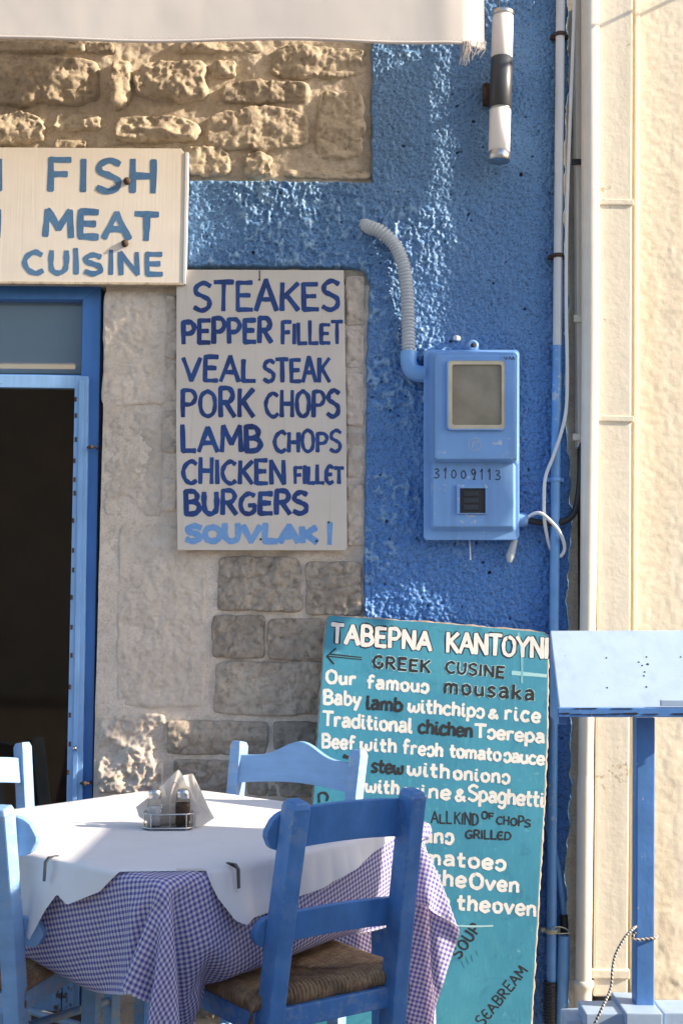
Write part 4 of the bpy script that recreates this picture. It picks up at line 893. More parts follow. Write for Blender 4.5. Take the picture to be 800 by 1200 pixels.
m_ = MB(); sl(m_, [(745.5, 841), (767, 841), (766, 1182), (744.5, 1182)], -0.67, 0.045); post = m_.build('post', M_STANDB, stt, 0.003)
m_ = MB(); sl(m_, [(733, 1187), (776, 1188), (776, 1215), (733, 1214)], -0.73, 0.16); m_.build('foot_block', M_STANDT, stt, 0.003)
m_ = MB(); sl(m_, [(686, 1188), (732, 1188), (732, 1214), (686, 1213)], -0.71, 0.10); sl(m_, [(777, 1187), (900, 1187), (900, 1214), (777, 1214)], -0.71, 0.10); m_.build('foot_beam', M_STANDT, stt, 0.003)
m_ = MB(); sl(m_, [(664, 1196), (686, 1195), (686, 1216), (664, 1216)], -0.67, 0.09); m_.build('foot_beam', M_STANDT, stt, 0.003)
for (x0_, x1_, y_, h_) in ((655, 668, 835.5, 1.6), (668, 683, 836.6, 1.0), (683, 712, 836.9, 0.8), (712, 728, 836.2, 1.3), (728, 748, 835.6, 2.0), (752, 772, 836.6, 1.1), (786, 812, 836.0, 1.7), (672, 700, 829.8, 0.9), (716, 742, 830.0, 0.8)):
    m_ = MB(); sl(m_, [(x0_, y_), (x1_-3, y_-h_*0.3), (x1_, y_+h_*0.4), (x1_-4, y_+h_), (x0_+3, y_+h_*0.8)], fy-0.0012, 0.002); m_.build('wood_crack', M_DARK, stt)
# rope tied round the post
s = NT('flecked_rope'); wv_ = s.n('ShaderNodeTexWave'); wv_.bands_direction = 'DIAGONAL'; wv_.inputs['Scale'].default_value = 55; s.l(s.co.outputs['Object'], wv_.inputs['Vector'])
s.set(Base_Color=s.ramp(wv_.outputs['Fac'], [(0.45, (0.62, 0.58, 0.52)), (0.55, (0.05, 0.05, 0.07))]), Roughness=0.8); M_ROPE = s.m
rp = MB()
rp.tube(smooth_path([onY(690, 1212, -0.740), onY(704, 1183, -0.740), onY(715, 1158, -0.720), onY(717, 1136, -0.710), onY(721, 1118, -0.700), onY(732, 1098, -0.690), onY(743, 1087, -0.675), onY(749, 1084, -0.630)], 8), 0.0032, 8)
rp.tube(smooth_path([onY(744, 1092, -0.675), onY(741, 1097, -0.676), onY(744, 1101, -0.678), onY(755, 1100.5, -0.677), onY(767.5, 1099, -0.675), onY(769, 1097, -0.650)], 8), 0.0032, 8)
tag(rp.build('rope', M_ROPE), 'thin flecked rope tied round the blue post of the menu stand', 'rope')

# drape of the tablecloth, 76 x 76 points, steps of 0.6 mm along each row (x rows, y rows, z rows)
CLOTH = [
[-639,28,26,25,25,20,19,19,18,18,18,16,16,15,13,12,9,26,33,33,33,33,33,33,33,33,32,33,33,33,33,33,32,33,33,33,32,32,33,31,30,27,26,27,28,32,18,22,22,32,-18,-20,-22,7,-16,28,27,23,14,19,12,4,-5,-12,-13,-13,-15,-13,-8,1,6,9,11,11,11,10],
[-656,28,27,26,16,17,19,18,19,19,17,16,13,16,15,17,23,29,33,33,33,32,33,33,33,33,32,33,33,33,32,33,33,33,32,33,33,32,33,31,33,32,18,26,26,31,19,21,24,29,-1,-28,-19,-9,18,27,26,14,22,10,0,-9,-13,-14,-13,-11,-6,1,6,10,11,12,11,10,9,9],
[-673,29,28,22,14,17,17,18,18,18,21,30,13,26,12,27,16,22,32,32,33,32,33,33,33,32,33,33,33,32,33,33,33,32,33,33,32,33,32,33,32,32,31,14,25,27,23,22,27,22,10,-30,-14,-2,24,27,17,24,8,-5,-12,-14,-13,-10,-4,2,7,10,12,12,12,10,10,9,8,7],
[-690,29,28,17,18,17,17,18,17,22,27,28,25,26,21,-1,18,31,32,33,32,33,33,33,32,33,33,33,33,32,33,33,32,33,32,33,32,33,32,32,32,33,31,31,11,24,33,23,12,22,21,-29,-9,6,28,20,25,5,-10,-14,-13,-8,-3,3,9,11,12,12,12,11,9,8,7,6,3,2],
[-707,29,28,25,15,15,16,17,17,24,24,28,28,14,17,15,28,32,31,31,32,33,33,33,32,33,33,33,32,33,32,33,32,33,32,32,33,32,32,32,33,32,32,27,32,11,30,27,9,18,29,-27,-1,15,24,26,-1,-11,-15,-8,-1,5,11,12,12,12,11,10,9,6,5,2,0,-3,-5,-7],
[-724,29,28,28,20,13,14,16,17,24,21,28,28,15,26,23,20,31,32,31,33,33,33,32,33,33,32,33,32,32,33,32,32,33,32,32,33,32,32,32,33,32,32,31,27,28,15,32,7,14,34,-22,10,21,25,-6,-13,-10,1,8,12,13,12,12,10,9,6,4,2,-1,-3,-5,-7,-8,-6,-5],
[-741,29,28,29,24,15,13,14,15,25,18,28,27,19,30,22,28,27,32,32,33,33,32,33,32,32,33,32,32,32,33,32,32,33,32,32,32,33,32,32,32,33,32,32,31,26,19,28,6,15,29,-4,19,23,-4,-17,0,13,12,13,12,12,8,7,3,2,-2,-3,-6,-5,-9,-6,-6,-6,-4,-3],
[-758,29,28,29,27,19,12,13,14,24,15,27,26,27,29,22,29,30,33,32,33,32,32,33,32,32,32,33,32,32,32,33,32,32,32,33,32,32,33,32,32,32,33,32,32,31,28,17,31,-4,23,23,14,-2,-9,16,10,13,12,9,7,3,1,-2,-4,-5,-8,-6,-5,-6,-4,-3,-2,0,2,3],
[-775,29,28,29,28,23,15,11,12,24,14,30,27,24,28,24,31,32,33,32,32,33,32,32,32,33,32,32,32,33,32,32,33,32,32,32,33,32,32,33,32,32,32,33,32,32,31,30,18,23,21,24,-4,15,-2,16,9,6,4,1,-1,-4,-4,-7,-6,-6,-4,-3,-2,-1,1,1,3,4,5,5],
[-791,28,29,28,29,26,18,11,10,22,15,29,29,25,24,30,32,32,33,32,32,32,32,33,32,32,32,33,32,32,33,32,32,32,33,32,32,33,32,32,33,32,32,32,32,33,28,32,30,31,37,32,-16,-1,17,-7,5,2,-1,-4,-6,-5,-5,-4,-2,-1,0,1,2,4,4,4,5,4,4,3],
[-806,27,28,28,29,28,22,13,8,20,15,28,30,26,26,32,32,32,32,32,33,32,32,32,33,32,32,32,33,32,32,32,33,32,32,33,32,32,33,32,32,33,32,32,32,32,32,33,33,34,42,35,-1,-4,-22,11,-3,-4,-7,-4,-3,-2,0,1,2,3,4,4,4,5,4,3,4,3,2,3],
[-803,8,27,28,29,28,26,17,9,13,18,27,28,29,29,32,32,32,33,32,32,32,33,32,32,32,33,32,32,32,33,32,32,33,32,32,33,32,32,33,32,32,33,32,33,32,33,33,32,34,34,40,5,-6,-25,0,-2,-2,0,2,2,3,3,4,4,4,4,4,3,3,3,2,2,2,2,3],
[-777,-18,12,27,28,29,27,21,14,4,28,20,29,29,32,32,32,32,32,32,33,32,32,32,33,32,32,32,33,32,32,33,32,32,32,33,32,33,32,32,33,32,33,32,33,32,33,32,33,33,32,38,19,-6,-23,1,1,2,3,3,3,3,3,3,3,2,2,2,2,2,2,2,2,2,2,2],
[-750,-19,-19,16,27,29,28,25,16,2,32,18,29,30,32,32,32,32,33,32,32,32,33,32,32,32,33,32,32,32,33,32,32,33,32,33,32,32,33,32,33,32,32,33,32,33,32,33,32,33,32,35,28,-1,-18,3,3,2,2,2,2,1,2,1,2,2,2,2,2,3,2,2,2,2,2,1],
[-723,-21,-18,-18,19,28,28,27,20,3,32,18,31,29,33,32,32,32,32,32,33,32,32,32,33,32,32,32,33,32,32,33,32,33,32,32,33,32,33,32,32,33,32,33,32,32,33,32,32,33,32,33,33,6,-7,-6,3,2,2,2,1,1,2,1,2,2,2,2,2,2,2,2,2,2,2,2],
[-720,3,-17,-19,-18,21,28,29,24,5,30,19,32,30,32,32,32,32,33,32,32,32,33,32,32,32,33,32,32,33,32,32,33,32,33,32,32,33,32,32,33,32,33,32,32,33,32,32,33,32,32,33,34,17,-7,0,1,0,1,0,1,1,1,2,1,2,2,2,2,2,2,2,2,1,2,2],
[-749,15,12,-5,-19,-14,21,29,27,12,25,22,32,30,32,32,33,32,32,32,33,32,32,32,33,32,32,33,32,32,33,32,32,33,32,32,33,32,33,32,32,33,32,32,33,32,33,32,32,33,32,32,34,25,-4,0,0,1,0,1,1,0,2,1,2,1,2,2,1,2,2,1,2,2,1,2],
[-778,14,15,15,12,-10,-17,22,28,24,15,27,32,31,32,32,32,32,32,33,32,32,33,32,32,33,32,32,33,32,32,33,32,32,33,32,32,33,32,32,33,32,33,32,32,33,32,32,33,32,32,32,33,30,2,-1,0,1,1,0,1,1,1,2,1,1,2,1,2,1,2,1,1,2,2,1],
[-801,10,13,14,15,18,9,-14,20,26,18,31,31,32,31,32,32,33,32,32,33,32,32,33,32,32,32,33,32,32,33,32,32,33,32,32,33,32,33,32,32,33,32,32,33,32,32,33,32,32,32,33,32,32,12,-4,0,1,1,0,1,1,1,2,1,1,1,1,2,1,1,1,2,1,2,1],
[-812,8,9,9,11,15,14,21,13,7,23,31,31,32,32,33,32,32,32,33,32,32,33,32,32,33,32,32,33,32,32,32,33,32,33,32,32,33,32,32,33,32,32,33,32,32,33,32,32,32,33,32,32,34,20,-6,1,1,0,1,1,1,1,1,1,1,1,1,1,1,1,2,1,1,2,1],
[-782,5,4,5,4,4,4,6,14,11,28,35,32,33,32,33,32,33,32,32,32,33,32,32,33,32,32,33,32,32,33,32,32,33,32,32,33,32,32,33,32,32,33,32,32,33,32,32,33,32,32,32,32,33,27,-1,-1,0,1,1,1,1,1,0,1,1,1,1,1,1,1,1,2,1,1,1],
[-758,9,-2,4,6,9,8,7,-3,-9,21,37,33,33,32,32,33,32,32,33,32,32,33,32,32,32,33,32,32,33,32,32,33,32,32,33,32,32,33,32,32,33,32,32,33,32,32,33,32,32,32,33,32,32,31,5,-3,1,1,1,0,1,1,1,1,0,1,1,1,1,1,1,1,1,1,0],
[-733,7,7,5,3,0,-5,-9,-15,16,8,37,33,32,32,33,32,32,33,32,32,33,32,32,33,32,32,33,32,32,33,32,32,33,32,32,33,32,32,33,32,32,33,32,32,32,33,32,32,32,33,32,32,32,33,14,-5,1,1,0,1,1,1,0,1,1,1,1,1,1,1,1,1,0,1,1],
[-704,3,-5,-7,-8,-9,-13,-6,16,11,1,33,33,33,32,32,33,32,32,33,32,32,32,33,32,32,33,32,32,33,32,32,33,32,32,33,32,32,33,32,32,33,32,32,33,32,32,32,33,32,32,32,32,32,34,22,-4,0,0,1,1,1,0,1,1,1,0,1,1,1,1,2,1,1,1,1],
[-710,-16,-9,-7,-7,-4,3,6,9,13,-2,28,33,32,33,32,32,32,33,32,32,33,32,32,33,32,32,32,33,32,32,33,32,32,33,32,32,33,32,32,33,32,32,33,32,32,32,33,32,32,32,33,32,32,33,28,0,-2,1,1,1,0,1,1,0,1,1,1,1,1,1,1,2,1,1,1],
[-741,-9,-2,2,5,7,10,6,1,-11,5,23,33,32,32,32,33,32,32,33,32,32,32,33,32,32,33,32,32,33,32,32,33,32,32,32,33,32,32,33,32,32,33,32,32,33,32,32,32,33,32,32,32,32,33,32,7,-4,1,1,0,1,1,0,1,1,1,1,1,1,1,1,1,1,1,1],
[-746,2,10,6,8,3,0,-7,-5,9,-7,15,32,33,32,32,32,33,32,32,32,33,32,32,33,32,32,32,33,32,32,33,32,32,33,32,32,32,33,32,32,33,32,32,33,32,32,32,33,32,32,32,32,33,32,33,17,-6,1,0,1,1,0,1,1,1,1,1,0,1,1,1,1,1,1,0],
[-733,6,9,7,-5,-3,-2,-4,11,-9,1,3,31,32,32,33,32,32,32,33,32,32,32,33,32,32,33,32,32,32,33,32,32,33,32,32,33,32,32,33,32,32,32,33,32,32,33,32,32,32,32,33,32,32,32,34,24,-4,0,0,1,1,0,1,1,1,0,1,1,1,1,0,1,1,1,1],
[-718,8,7,-2,-2,-5,-7,10,-8,-4,-1,-1,26,32,33,32,32,33,32,32,32,33,32,32,32,33,32,32,33,32,32,33,32,32,32,33,32,32,33,32,32,33,32,32,32,33,32,32,32,33,32,32,32,32,33,32,30,1,-2,1,1,0,1,1,0,1,1,1,1,1,0,1,1,1,1,1],
[-703,7,0,-2,-8,-6,9,-9,-4,-2,-2,-7,21,33,32,33,32,32,32,33,32,32,32,33,32,32,33,32,32,32,33,32,32,33,32,32,32,33,32,32,33,32,32,33,32,32,32,33,32,32,32,32,33,32,32,32,33,10,-5,1,1,0,1,1,0,1,1,1,1,0,1,1,1,1,1,1],
[-690,4,-2,-10,-7,7,-8,-6,-3,-2,-3,-6,12,33,32,32,32,33,32,32,32,33,32,32,32,33,32,32,33,32,32,32,33,32,32,33,32,32,32,33,32,32,33,32,32,32,33,32,32,32,33,32,32,32,33,32,33,19,-6,1,0,1,1,0,1,1,1,1,0,1,1,1,1,1,1,0],
[-678,0,-11,-9,6,-4,-11,-4,-3,-2,-5,-3,4,30,32,33,32,32,32,33,32,32,32,33,32,32,32,33,32,32,33,32,32,32,33,32,32,33,32,32,33,32,32,32,33,32,32,32,33,32,32,32,33,32,32,32,33,26,-3,0,0,1,1,0,1,1,0,1,1,1,1,1,1,1,0,1],
[-668,-10,-9,-3,2,-12,-6,-4,-3,-3,-3,-2,-4,26,33,32,32,33,32,32,32,33,32,32,32,33,32,32,32,33,32,32,33,32,32,32,33,32,32,33,32,32,33,32,32,32,33,32,32,32,32,33,32,32,32,33,32,31,3,-2,0,1,0,1,1,0,1,1,1,1,0,1,1,1,1,1],
[-659,-15,-9,3,-12,-8,-5,-4,-3,-3,-3,-2,-6,18,33,33,32,32,32,33,32,32,32,33,32,32,32,33,32,32,32,33,32,32,33,32,32,32,33,32,32,33,32,32,32,33,32,32,32,33,32,32,32,33,32,32,32,33,12,-5,1,1,0,1,1,0,1,1,0,1,1,1,0,2,1,1],
[-650,-19,-7,-2,-15,-6,-5,-4,-3,-3,-3,-3,-6,11,32,32,32,33,32,32,32,33,32,32,32,33,32,32,32,33,32,32,32,33,32,32,33,32,32,32,33,32,32,33,32,32,32,33,32,32,32,33,32,32,32,32,33,33,21,-5,0,1,0,1,0,1,1,0,1,0,1,1,1,1,1,2],
[-640,-23,-4,-15,-9,-7,-5,-4,-3,-3,-3,-3,-4,2,29,33,32,32,32,32,33,32,32,32,33,32,32,33,32,32,32,33,32,32,32,33,32,32,33,32,32,32,33,32,32,33,32,32,32,33,32,32,32,32,33,32,32,33,27,-1,-1,0,1,1,0,1,0,1,0,1,0,1,0,2,2,2],
[-630,-26,-14,-11,-9,-7,-5,-4,-3,-4,-3,-2,-3,-4,24,33,32,32,33,32,32,32,33,32,32,32,33,32,32,33,32,32,32,33,32,32,33,32,32,32,33,32,32,32,33,32,32,33,32,32,32,32,33,32,32,32,33,32,31,7,-4,0,1,0,1,0,1,0,1,0,1,0,1,2,4,0],
[-620,-27,-19,-13,-9,-7,-5,-5,-3,-4,-2,-3,-2,-7,17,32,33,32,32,32,33,32,32,32,33,32,32,32,33,32,32,33,32,32,32,33,32,32,32,33,32,32,33,32,32,32,33,32,32,32,33,32,32,32,33,32,32,32,33,15,-6,1,1,0,1,0,0,1,0,1,0,1,2,5,2,-2],
[-609,-28,-23,-16,-11,-7,-5,-4,-4,-3,-3,-3,-3,-5,7,32,32,32,33,32,32,32,33,32,32,32,33,32,32,32,33,32,32,33,32,32,32,33,32,32,32,33,32,32,33,32,32,32,33,32,32,32,33,32,32,32,32,33,33,23,-5,0,1,0,0,1,0,0,1,0,1,1,4,6,1,-4],
[-597,-29,-26,-20,-12,-8,-5,-5,-4,-3,-4,-2,-3,-5,1,28,33,32,32,32,33,32,32,32,32,33,32,32,33,32,32,32,33,32,32,33,32,32,32,33,32,32,32,33,32,32,33,32,32,32,33,32,32,32,32,33,32,32,33,28,0,-1,0,1,0,1,0,0,0,1,1,4,7,3,-3,-4],
[-585,-30,-28,-23,-15,-9,-6,-4,-4,-4,-3,-4,-2,-4,-5,23,33,32,32,33,32,32,32,33,32,32,32,33,32,32,33,32,32,32,33,32,32,33,32,32,32,33,32,32,32,33,32,32,33,32,32,32,32,33,32,32,32,32,33,32,8,-4,0,1,0,0,0,0,0,2,5,9,3,-2,-4,-3],
[-572,-30,-30,-27,-18,-10,-6,-6,-4,-4,-3,-3,-3,-3,-6,14,32,33,32,32,32,33,32,32,32,33,32,32,32,33,32,32,33,32,32,32,33,32,32,33,32,32,32,33,32,32,32,33,32,32,32,33,32,32,32,33,32,32,32,33,17,-6,2,0,0,0,-2,1,2,7,9,3,-1,-4,-3,-3],
[-559,-30,-30,-30,-25,-10,-7,-6,-4,-4,-4,-3,-3,-3,-5,5,31,32,32,33,32,32,32,33,32,32,32,33,32,32,32,33,32,32,33,32,32,32,33,32,32,33,32,32,32,33,32,32,32,33,32,32,32,33,32,32,32,32,33,33,24,-4,2,0,-1,-3,1,3,10,8,2,-1,-3,-4,-3,-3],
[-546,-30,-30,-30,-30,-15,-7,-6,-5,-5,-3,-4,-4,-3,-4,-1,27,33,32,32,32,32,33,32,32,32,33,32,32,33,32,32,32,33,32,32,33,32,32,32,33,32,32,33,32,32,32,33,32,32,32,33,32,32,32,33,32,32,32,33,29,2,2,-2,-5,2,4,12,7,0,-1,-4,-3,-3,-3,-3],
[-533,-29,-30,-31,-31,-20,-10,-7,-5,-5,-5,-4,-3,-4,-3,-6,21,33,32,32,33,32,32,32,33,32,32,32,33,32,32,32,33,32,32,33,32,32,33,32,32,32,33,32,32,33,32,32,32,33,32,32,32,33,32,32,32,33,32,32,32,11,-1,-7,3,4,14,4,0,-2,-4,-3,-3,-3,-4,-4],
[-519,-30,-30,-31,-31,-25,-13,-8,-6,-6,-5,-4,-4,-3,-3,-7,12,32,33,32,32,32,32,33,32,32,32,33,32,32,33,32,32,33,32,32,32,33,32,32,33,32,32,32,33,32,32,33,32,32,32,33,32,32,32,33,32,32,32,32,33,20,-8,5,2,15,2,-2,-3,-4,-3,-3,-3,-4,-5,-6],
[-506,-30,-31,-31,-31,-28,-15,-10,-7,-7,-5,-5,-4,-4,-4,-5,3,31,32,32,32,33,32,32,32,33,32,32,32,33,32,32,33,32,32,33,32,32,32,33,32,32,33,32,32,32,33,32,32,33,32,32,32,33,32,32,32,33,32,32,33,25,-2,2,18,-1,-3,-5,-4,-4,-5,-6,-8,-8,-9,-10],
[-493,-31,-31,-31,-31,-30,-18,-11,-9,-7,-6,-5,-5,-5,-4,-4,-3,26,32,33,32,32,32,33,32,32,32,33,32,32,32,33,32,32,33,32,32,33,32,32,32,33,32,32,33,32,32,32,33,32,32,33,32,32,32,33,32,32,32,32,33,31,1,19,-6,-6,-5,-6,-6,-8,-8,-10,-10,-9,-10,-10],
[-481,-30,-31,-31,-31,-31,-22,-13,-10,-8,-7,-6,-5,-5,-4,-5,-6,19,33,32,32,32,33,32,32,32,33,32,32,33,32,32,32,33,32,32,33,32,32,33,32,32,32,33,32,32,33,32,32,32,33,32,32,33,32,32,32,33,32,32,32,33,20,-16,-5,-4,-8,-9,-9,-9,-10,-10,-9,-10,-10,-9],
[-468,-31,-31,-31,-31,-31,-25,-15,-11,-9,-8,-6,-6,-6,-4,-5,-7,10,32,32,33,32,32,32,33,32,32,32,33,32,32,32,33,32,32,33,32,32,33,32,32,33,32,32,32,33,32,32,33,32,32,32,33,32,32,33,32,32,33,32,32,37,19,-12,-26,-11,-9,-10,-10,-9,-9,-9,-9,-9,-9,-8],
[-456,-31,-31,-31,-31,-31,-27,-18,-12,-10,-8,-7,-7,-6,-5,-6,-6,2,30,32,32,32,32,33,32,32,32,33,32,32,33,32,32,33,32,32,32,33,32,32,33,32,32,33,32,32,32,33,32,32,33,32,32,32,33,32,33,32,32,33,32,40,21,-7,-31,-12,-8,-7,-7,-8,-7,-7,-7,-7,-7,-7],
[-444,-31,-31,-31,-31,-31,-29,-19,-14,-11,-9,-8,-7,-7,-6,-6,-6,-4,24,33,32,33,32,32,32,33,32,32,32,33,32,32,33,32,32,33,32,32,33,32,32,32,33,32,32,33,32,32,32,33,32,32,33,32,32,32,33,32,33,33,32,33,35,-5,-18,5,-6,-8,-8,-8,-7,-8,-8,-7,-8,-7],
[-431,-31,-31,-31,-31,-31,-31,-21,-16,-12,-10,-8,-8,-8,-6,-7,-6,-7,16,34,32,32,32,32,33,32,32,33,32,32,32,33,32,32,33,32,32,33,32,32,33,32,32,32,33,32,32,33,32,32,32,33,32,32,33,32,32,32,33,31,31,30,26,26,2,1,-6,-5,-3,-7,-7,-8,-7,-8,-7,-8],
[-419,-31,-31,-31,-31,-31,-31,-24,-17,-13,-11,-9,-9,-8,-7,-7,-7,-7,7,32,32,32,32,33,32,32,33,32,32,33,32,32,32,33,32,32,33,32,32,33,32,32,33,32,32,32,33,32,32,32,33,32,32,33,32,32,32,32,32,31,31,30,22,24,27,8,5,-2,-9,-7,-6,-3,-6,-7,-7,-8],
[-407,-31,-31,-31,-31,-31,-31,-26,-19,-14,-11,-10,-10,-8,-9,-7,-8,-7,0,28,32,33,32,32,32,33,32,32,33,32,32,33,32,32,33,32,32,33,32,32,32,33,32,32,32,33,32,32,33,32,32,33,32,32,32,32,33,32,32,31,31,27,30,17,19,25,13,10,3,-6,-9,-6,-7,-7,-5,-4],
[-395,-31,-31,-31,-31,-31,-31,-28,-20,-15,-12,-11,-10,-10,-8,-9,-8,-8,-6,22,34,32,32,32,33,32,32,33,32,32,33,32,32,33,32,32,33,32,32,33,32,32,32,33,32,32,33,32,32,32,33,32,32,33,32,32,32,32,32,30,32,25,28,29,16,9,26,0,19,16,2,-6,-7,-7,-7,-7],
[-383,-31,-31,-31,-31,-31,-31,-29,-22,-16,-13,-11,-11,-10,-10,-9,-8,-9,-9,14,33,32,33,32,32,32,33,32,32,33,32,32,33,32,32,33,32,32,33,32,32,33,32,32,33,32,32,32,33,32,32,32,33,32,32,32,32,33,32,29,32,27,23,31,23,11,6,26,-8,15,22,12,7,-3,-7,-7],
[-370,-31,-31,-31,-32,-31,-31,-30,-24,-16,-14,-12,-12,-11,-10,-10,-9,-9,-10,5,31,33,32,32,33,32,32,33,32,32,33,32,32,33,32,32,33,32,32,33,32,32,33,32,32,32,33,32,32,32,33,32,32,32,32,33,32,32,32,29,31,29,20,29,29,16,0,14,23,-13,14,21,8,22,6,1],
[-358,-31,-31,-31,-31,-31,-31,-31,-27,-17,-13,-13,-12,-11,-12,-10,-9,-4,-18,-3,25,35,32,33,32,32,33,32,32,33,32,33,32,32,33,32,32,33,32,32,33,32,32,32,33,32,32,32,33,32,32,32,32,33,32,32,32,32,32,29,30,31,19,26,31,23,6,-2,19,18,-13,11,17,12,22,12],
[-346,-31,-31,-31,-31,-31,-31,-31,-29,-10,-12,-12,-12,-13,-12,-12,-11,-11,-23,-6,17,36,33,32,33,32,32,33,32,33,32,32,33,32,32,33,32,32,33,32,32,32,33,32,32,32,32,33,32,32,32,33,32,32,32,32,33,32,32,29,28,32,20,22,30,29,14,-3,1,25,12,-14,9,15,11,19],
[-341,-24,-31,-31,-31,-31,-31,-31,-28,-25,-20,-18,-17,-16,-13,-13,-8,-4,2,-14,5,37,34,33,32,33,32,33,32,32,33,32,32,32,33,32,32,33,32,32,32,33,32,32,32,33,32,32,32,33,32,32,32,32,33,32,32,32,32,30,27,32,24,18,27,30,22,5,-6,6,26,6,-13,9,14,7],
[-346,-13,-26,-30,-31,-31,-31,-30,-28,-24,-15,-22,-22,-26,-19,-20,-9,2,-1,-3,-3,30,41,33,32,33,32,32,33,32,32,32,33,32,32,33,32,32,32,33,32,32,32,33,32,32,32,33,32,32,32,32,33,32,32,32,32,32,32,31,26,31,28,16,23,30,28,13,-3,-5,11,25,1,-11,7,15],
[-357,-10,-10,-27,-29,-31,-31,-30,-28,-19,-29,-25,-26,-21,-20,4,0,1,-1,3,-33,20,40,33,27,32,32,32,32,32,33,32,32,33,32,32,32,33,32,32,32,33,32,32,32,32,33,32,32,32,33,32,32,32,32,33,32,32,31,32,26,30,29,17,20,27,31,21,4,-8,-1,16,21,-3,-9,8],
[-367,-10,-11,-8,-28,-27,-30,-30,-28,-27,-26,-26,-14,-19,-20,-18,-23,3,2,27,-23,21,32,32,22,21,32,32,32,32,32,33,32,32,32,33,32,32,32,33,32,32,32,32,33,32,32,32,33,32,32,32,32,33,32,32,32,32,32,32,26,28,31,20,16,24,31,27,12,-4,-8,4,20,14,-9,1],
[-378,-9,-11,-9,-9,-29,-21,-27,-27,-27,-26,-25,-27,-28,-29,-20,-22,8,27,-6,13,22,20,11,25,32,21,31,32,33,32,32,32,33,32,32,32,33,32,32,32,32,33,32,32,32,33,32,32,32,32,33,32,32,32,32,33,32,31,32,28,26,32,23,14,21,28,30,21,2,-9,-4,9,23,0,4],
[-386,-11,-11,-11,-10,-10,-28,-30,-24,-27,-29,-30,-30,-30,-27,-29,1,26,12,-15,30,13,23,23,-2,31,32,22,31,32,32,33,32,32,32,32,33,32,32,32,33,32,32,32,33,32,32,32,32,33,32,32,32,32,33,32,32,32,32,32,29,24,31,27,14,18,25,30,27,11,-6,-9,1,12,27,-2],
[-398,-11,-10,-8,-12,-9,-22,-30,-30,-31,-30,-30,-28,-27,-30,-13,17,23,-23,15,31,3,27,30,-11,17,32,32,22,32,32,32,32,32,33,32,32,32,33,32,32,32,33,32,32,32,32,33,32,32,32,32,33,32,32,32,32,33,31,32,30,23,30,30,15,17,21,29,30,19,1,-10,-6,5,17,27],
[-409,-10,-10,-7,-13,-7,-26,-31,-31,-30,-29,-28,-29,-30,-23,11,23,-13,-15,30,20,9,31,31,4,-14,30,30,32,24,31,32,33,32,32,32,33,32,32,32,33,32,32,32,32,33,32,32,32,32,33,32,32,32,32,33,32,32,32,32,31,23,28,31,17,16,19,26,30,26,10,-6,-10,-3,8,21],
[-419,-10,-10,-9,3,-23,-29,-29,-29,-30,-29,-30,-30,-28,1,23,-12,-24,15,31,4,25,30,33,15,-22,7,32,30,32,25,32,32,32,33,32,32,32,33,32,32,32,32,33,32,32,32,32,33,32,32,32,33,32,32,32,32,32,32,32,32,24,26,32,19,16,18,22,29,30,18,0,-10,-8,1,12],
[-428,-10,-8,9,-16,-29,-29,-30,-28,-30,-30,-30,-30,-9,22,-9,-26,-6,28,26,2,32,30,31,26,-23,-10,22,31,31,31,27,32,32,32,32,33,32,32,32,32,33,32,32,32,32,33,32,32,32,33,32,32,32,32,33,32,32,32,31,32,27,23,31,26,14,17,19,26,30,26,8,-7,-10,-5,4],
[-436,-7,11,-7,-29,-27,-30,-30,-29,-30,-29,-30,-19,18,-6,-26,-19,14,32,21,7,31,31,29,31,-11,-22,2,30,30,32,28,30,32,33,32,32,32,32,33,32,32,32,32,33,32,32,32,33,32,32,32,32,33,32,32,32,32,32,32,32,29,21,29,30,15,16,18,22,29,30,16,-1,-9,-9,-2],
[-439,5,10,-30,-27,-28,-30,-30,-29,-30,-29,-26,13,-5,-26,-24,-4,28,29,18,13,30,32,29,32,3,-22,-21,19,32,30,31,29,31,32,32,32,33,32,32,32,32,33,32,32,32,33,32,32,32,32,33,32,32,32,32,33,32,32,31,32,31,21,27,31,18,15,18,20,25,31,24,6,-6,-10,-7],
[-428,16,-27,-28,-27,-29,-30,-30,-30,-29,-29,4,-3,-26,-25,-18,16,31,26,12,24,28,32,31,29,17,-19,-21,-13,29,32,31,31,30,31,32,32,32,32,33,32,32,32,32,33,32,32,32,32,33,32,32,32,32,33,32,32,32,32,32,32,31,23,24,32,18,18,17,19,22,28,30,14,-2,-9,-8],
[-402,-22,-29,-27,-28,-30,-29,-30,-30,-30,-5,-4,-24,-26,-25,-2,29,30,22,15,27,27,32,32,28,28,-14,-23,-22,5,32,32,32,31,30,32,32,32,32,32,32,32,33,32,32,32,32,33,32,32,32,32,33,32,32,32,32,32,33,32,31,32,26,21,31,25,16,16,17,21,24,31,23,4,-6,-9],
[-408,-30,-29,-26,-29,-30,-30,-29,-30,-12,-11,-25,-22,-23,-23,23,30,22,22,21,29,26,32,31,32,31,-5,-22,-23,-23,26,32,32,32,32,31,32,31,32,33,32,32,32,32,32,33,32,32,32,32,33,32,32,32,32,33,32,32,32,32,32,32,27,22,27,28,19,16,16,19,22,28,29,11,-3,-7],
[-423,-30,-26,-28,-29,-30,-30,-30,-24,-12,-24,-24,-24,-24,4,29,31,20,23,22,30,24,32,32,32,26,14,-23,-23,-26,-3,31,32,32,32,32,32,32,32,32,32,32,32,33,32,32,32,32,33,32,32,32,33,32,32,32,32,32,32,33,32,32,28,24,22,31,21,17,15,18,20,25,30,20,0,-4],
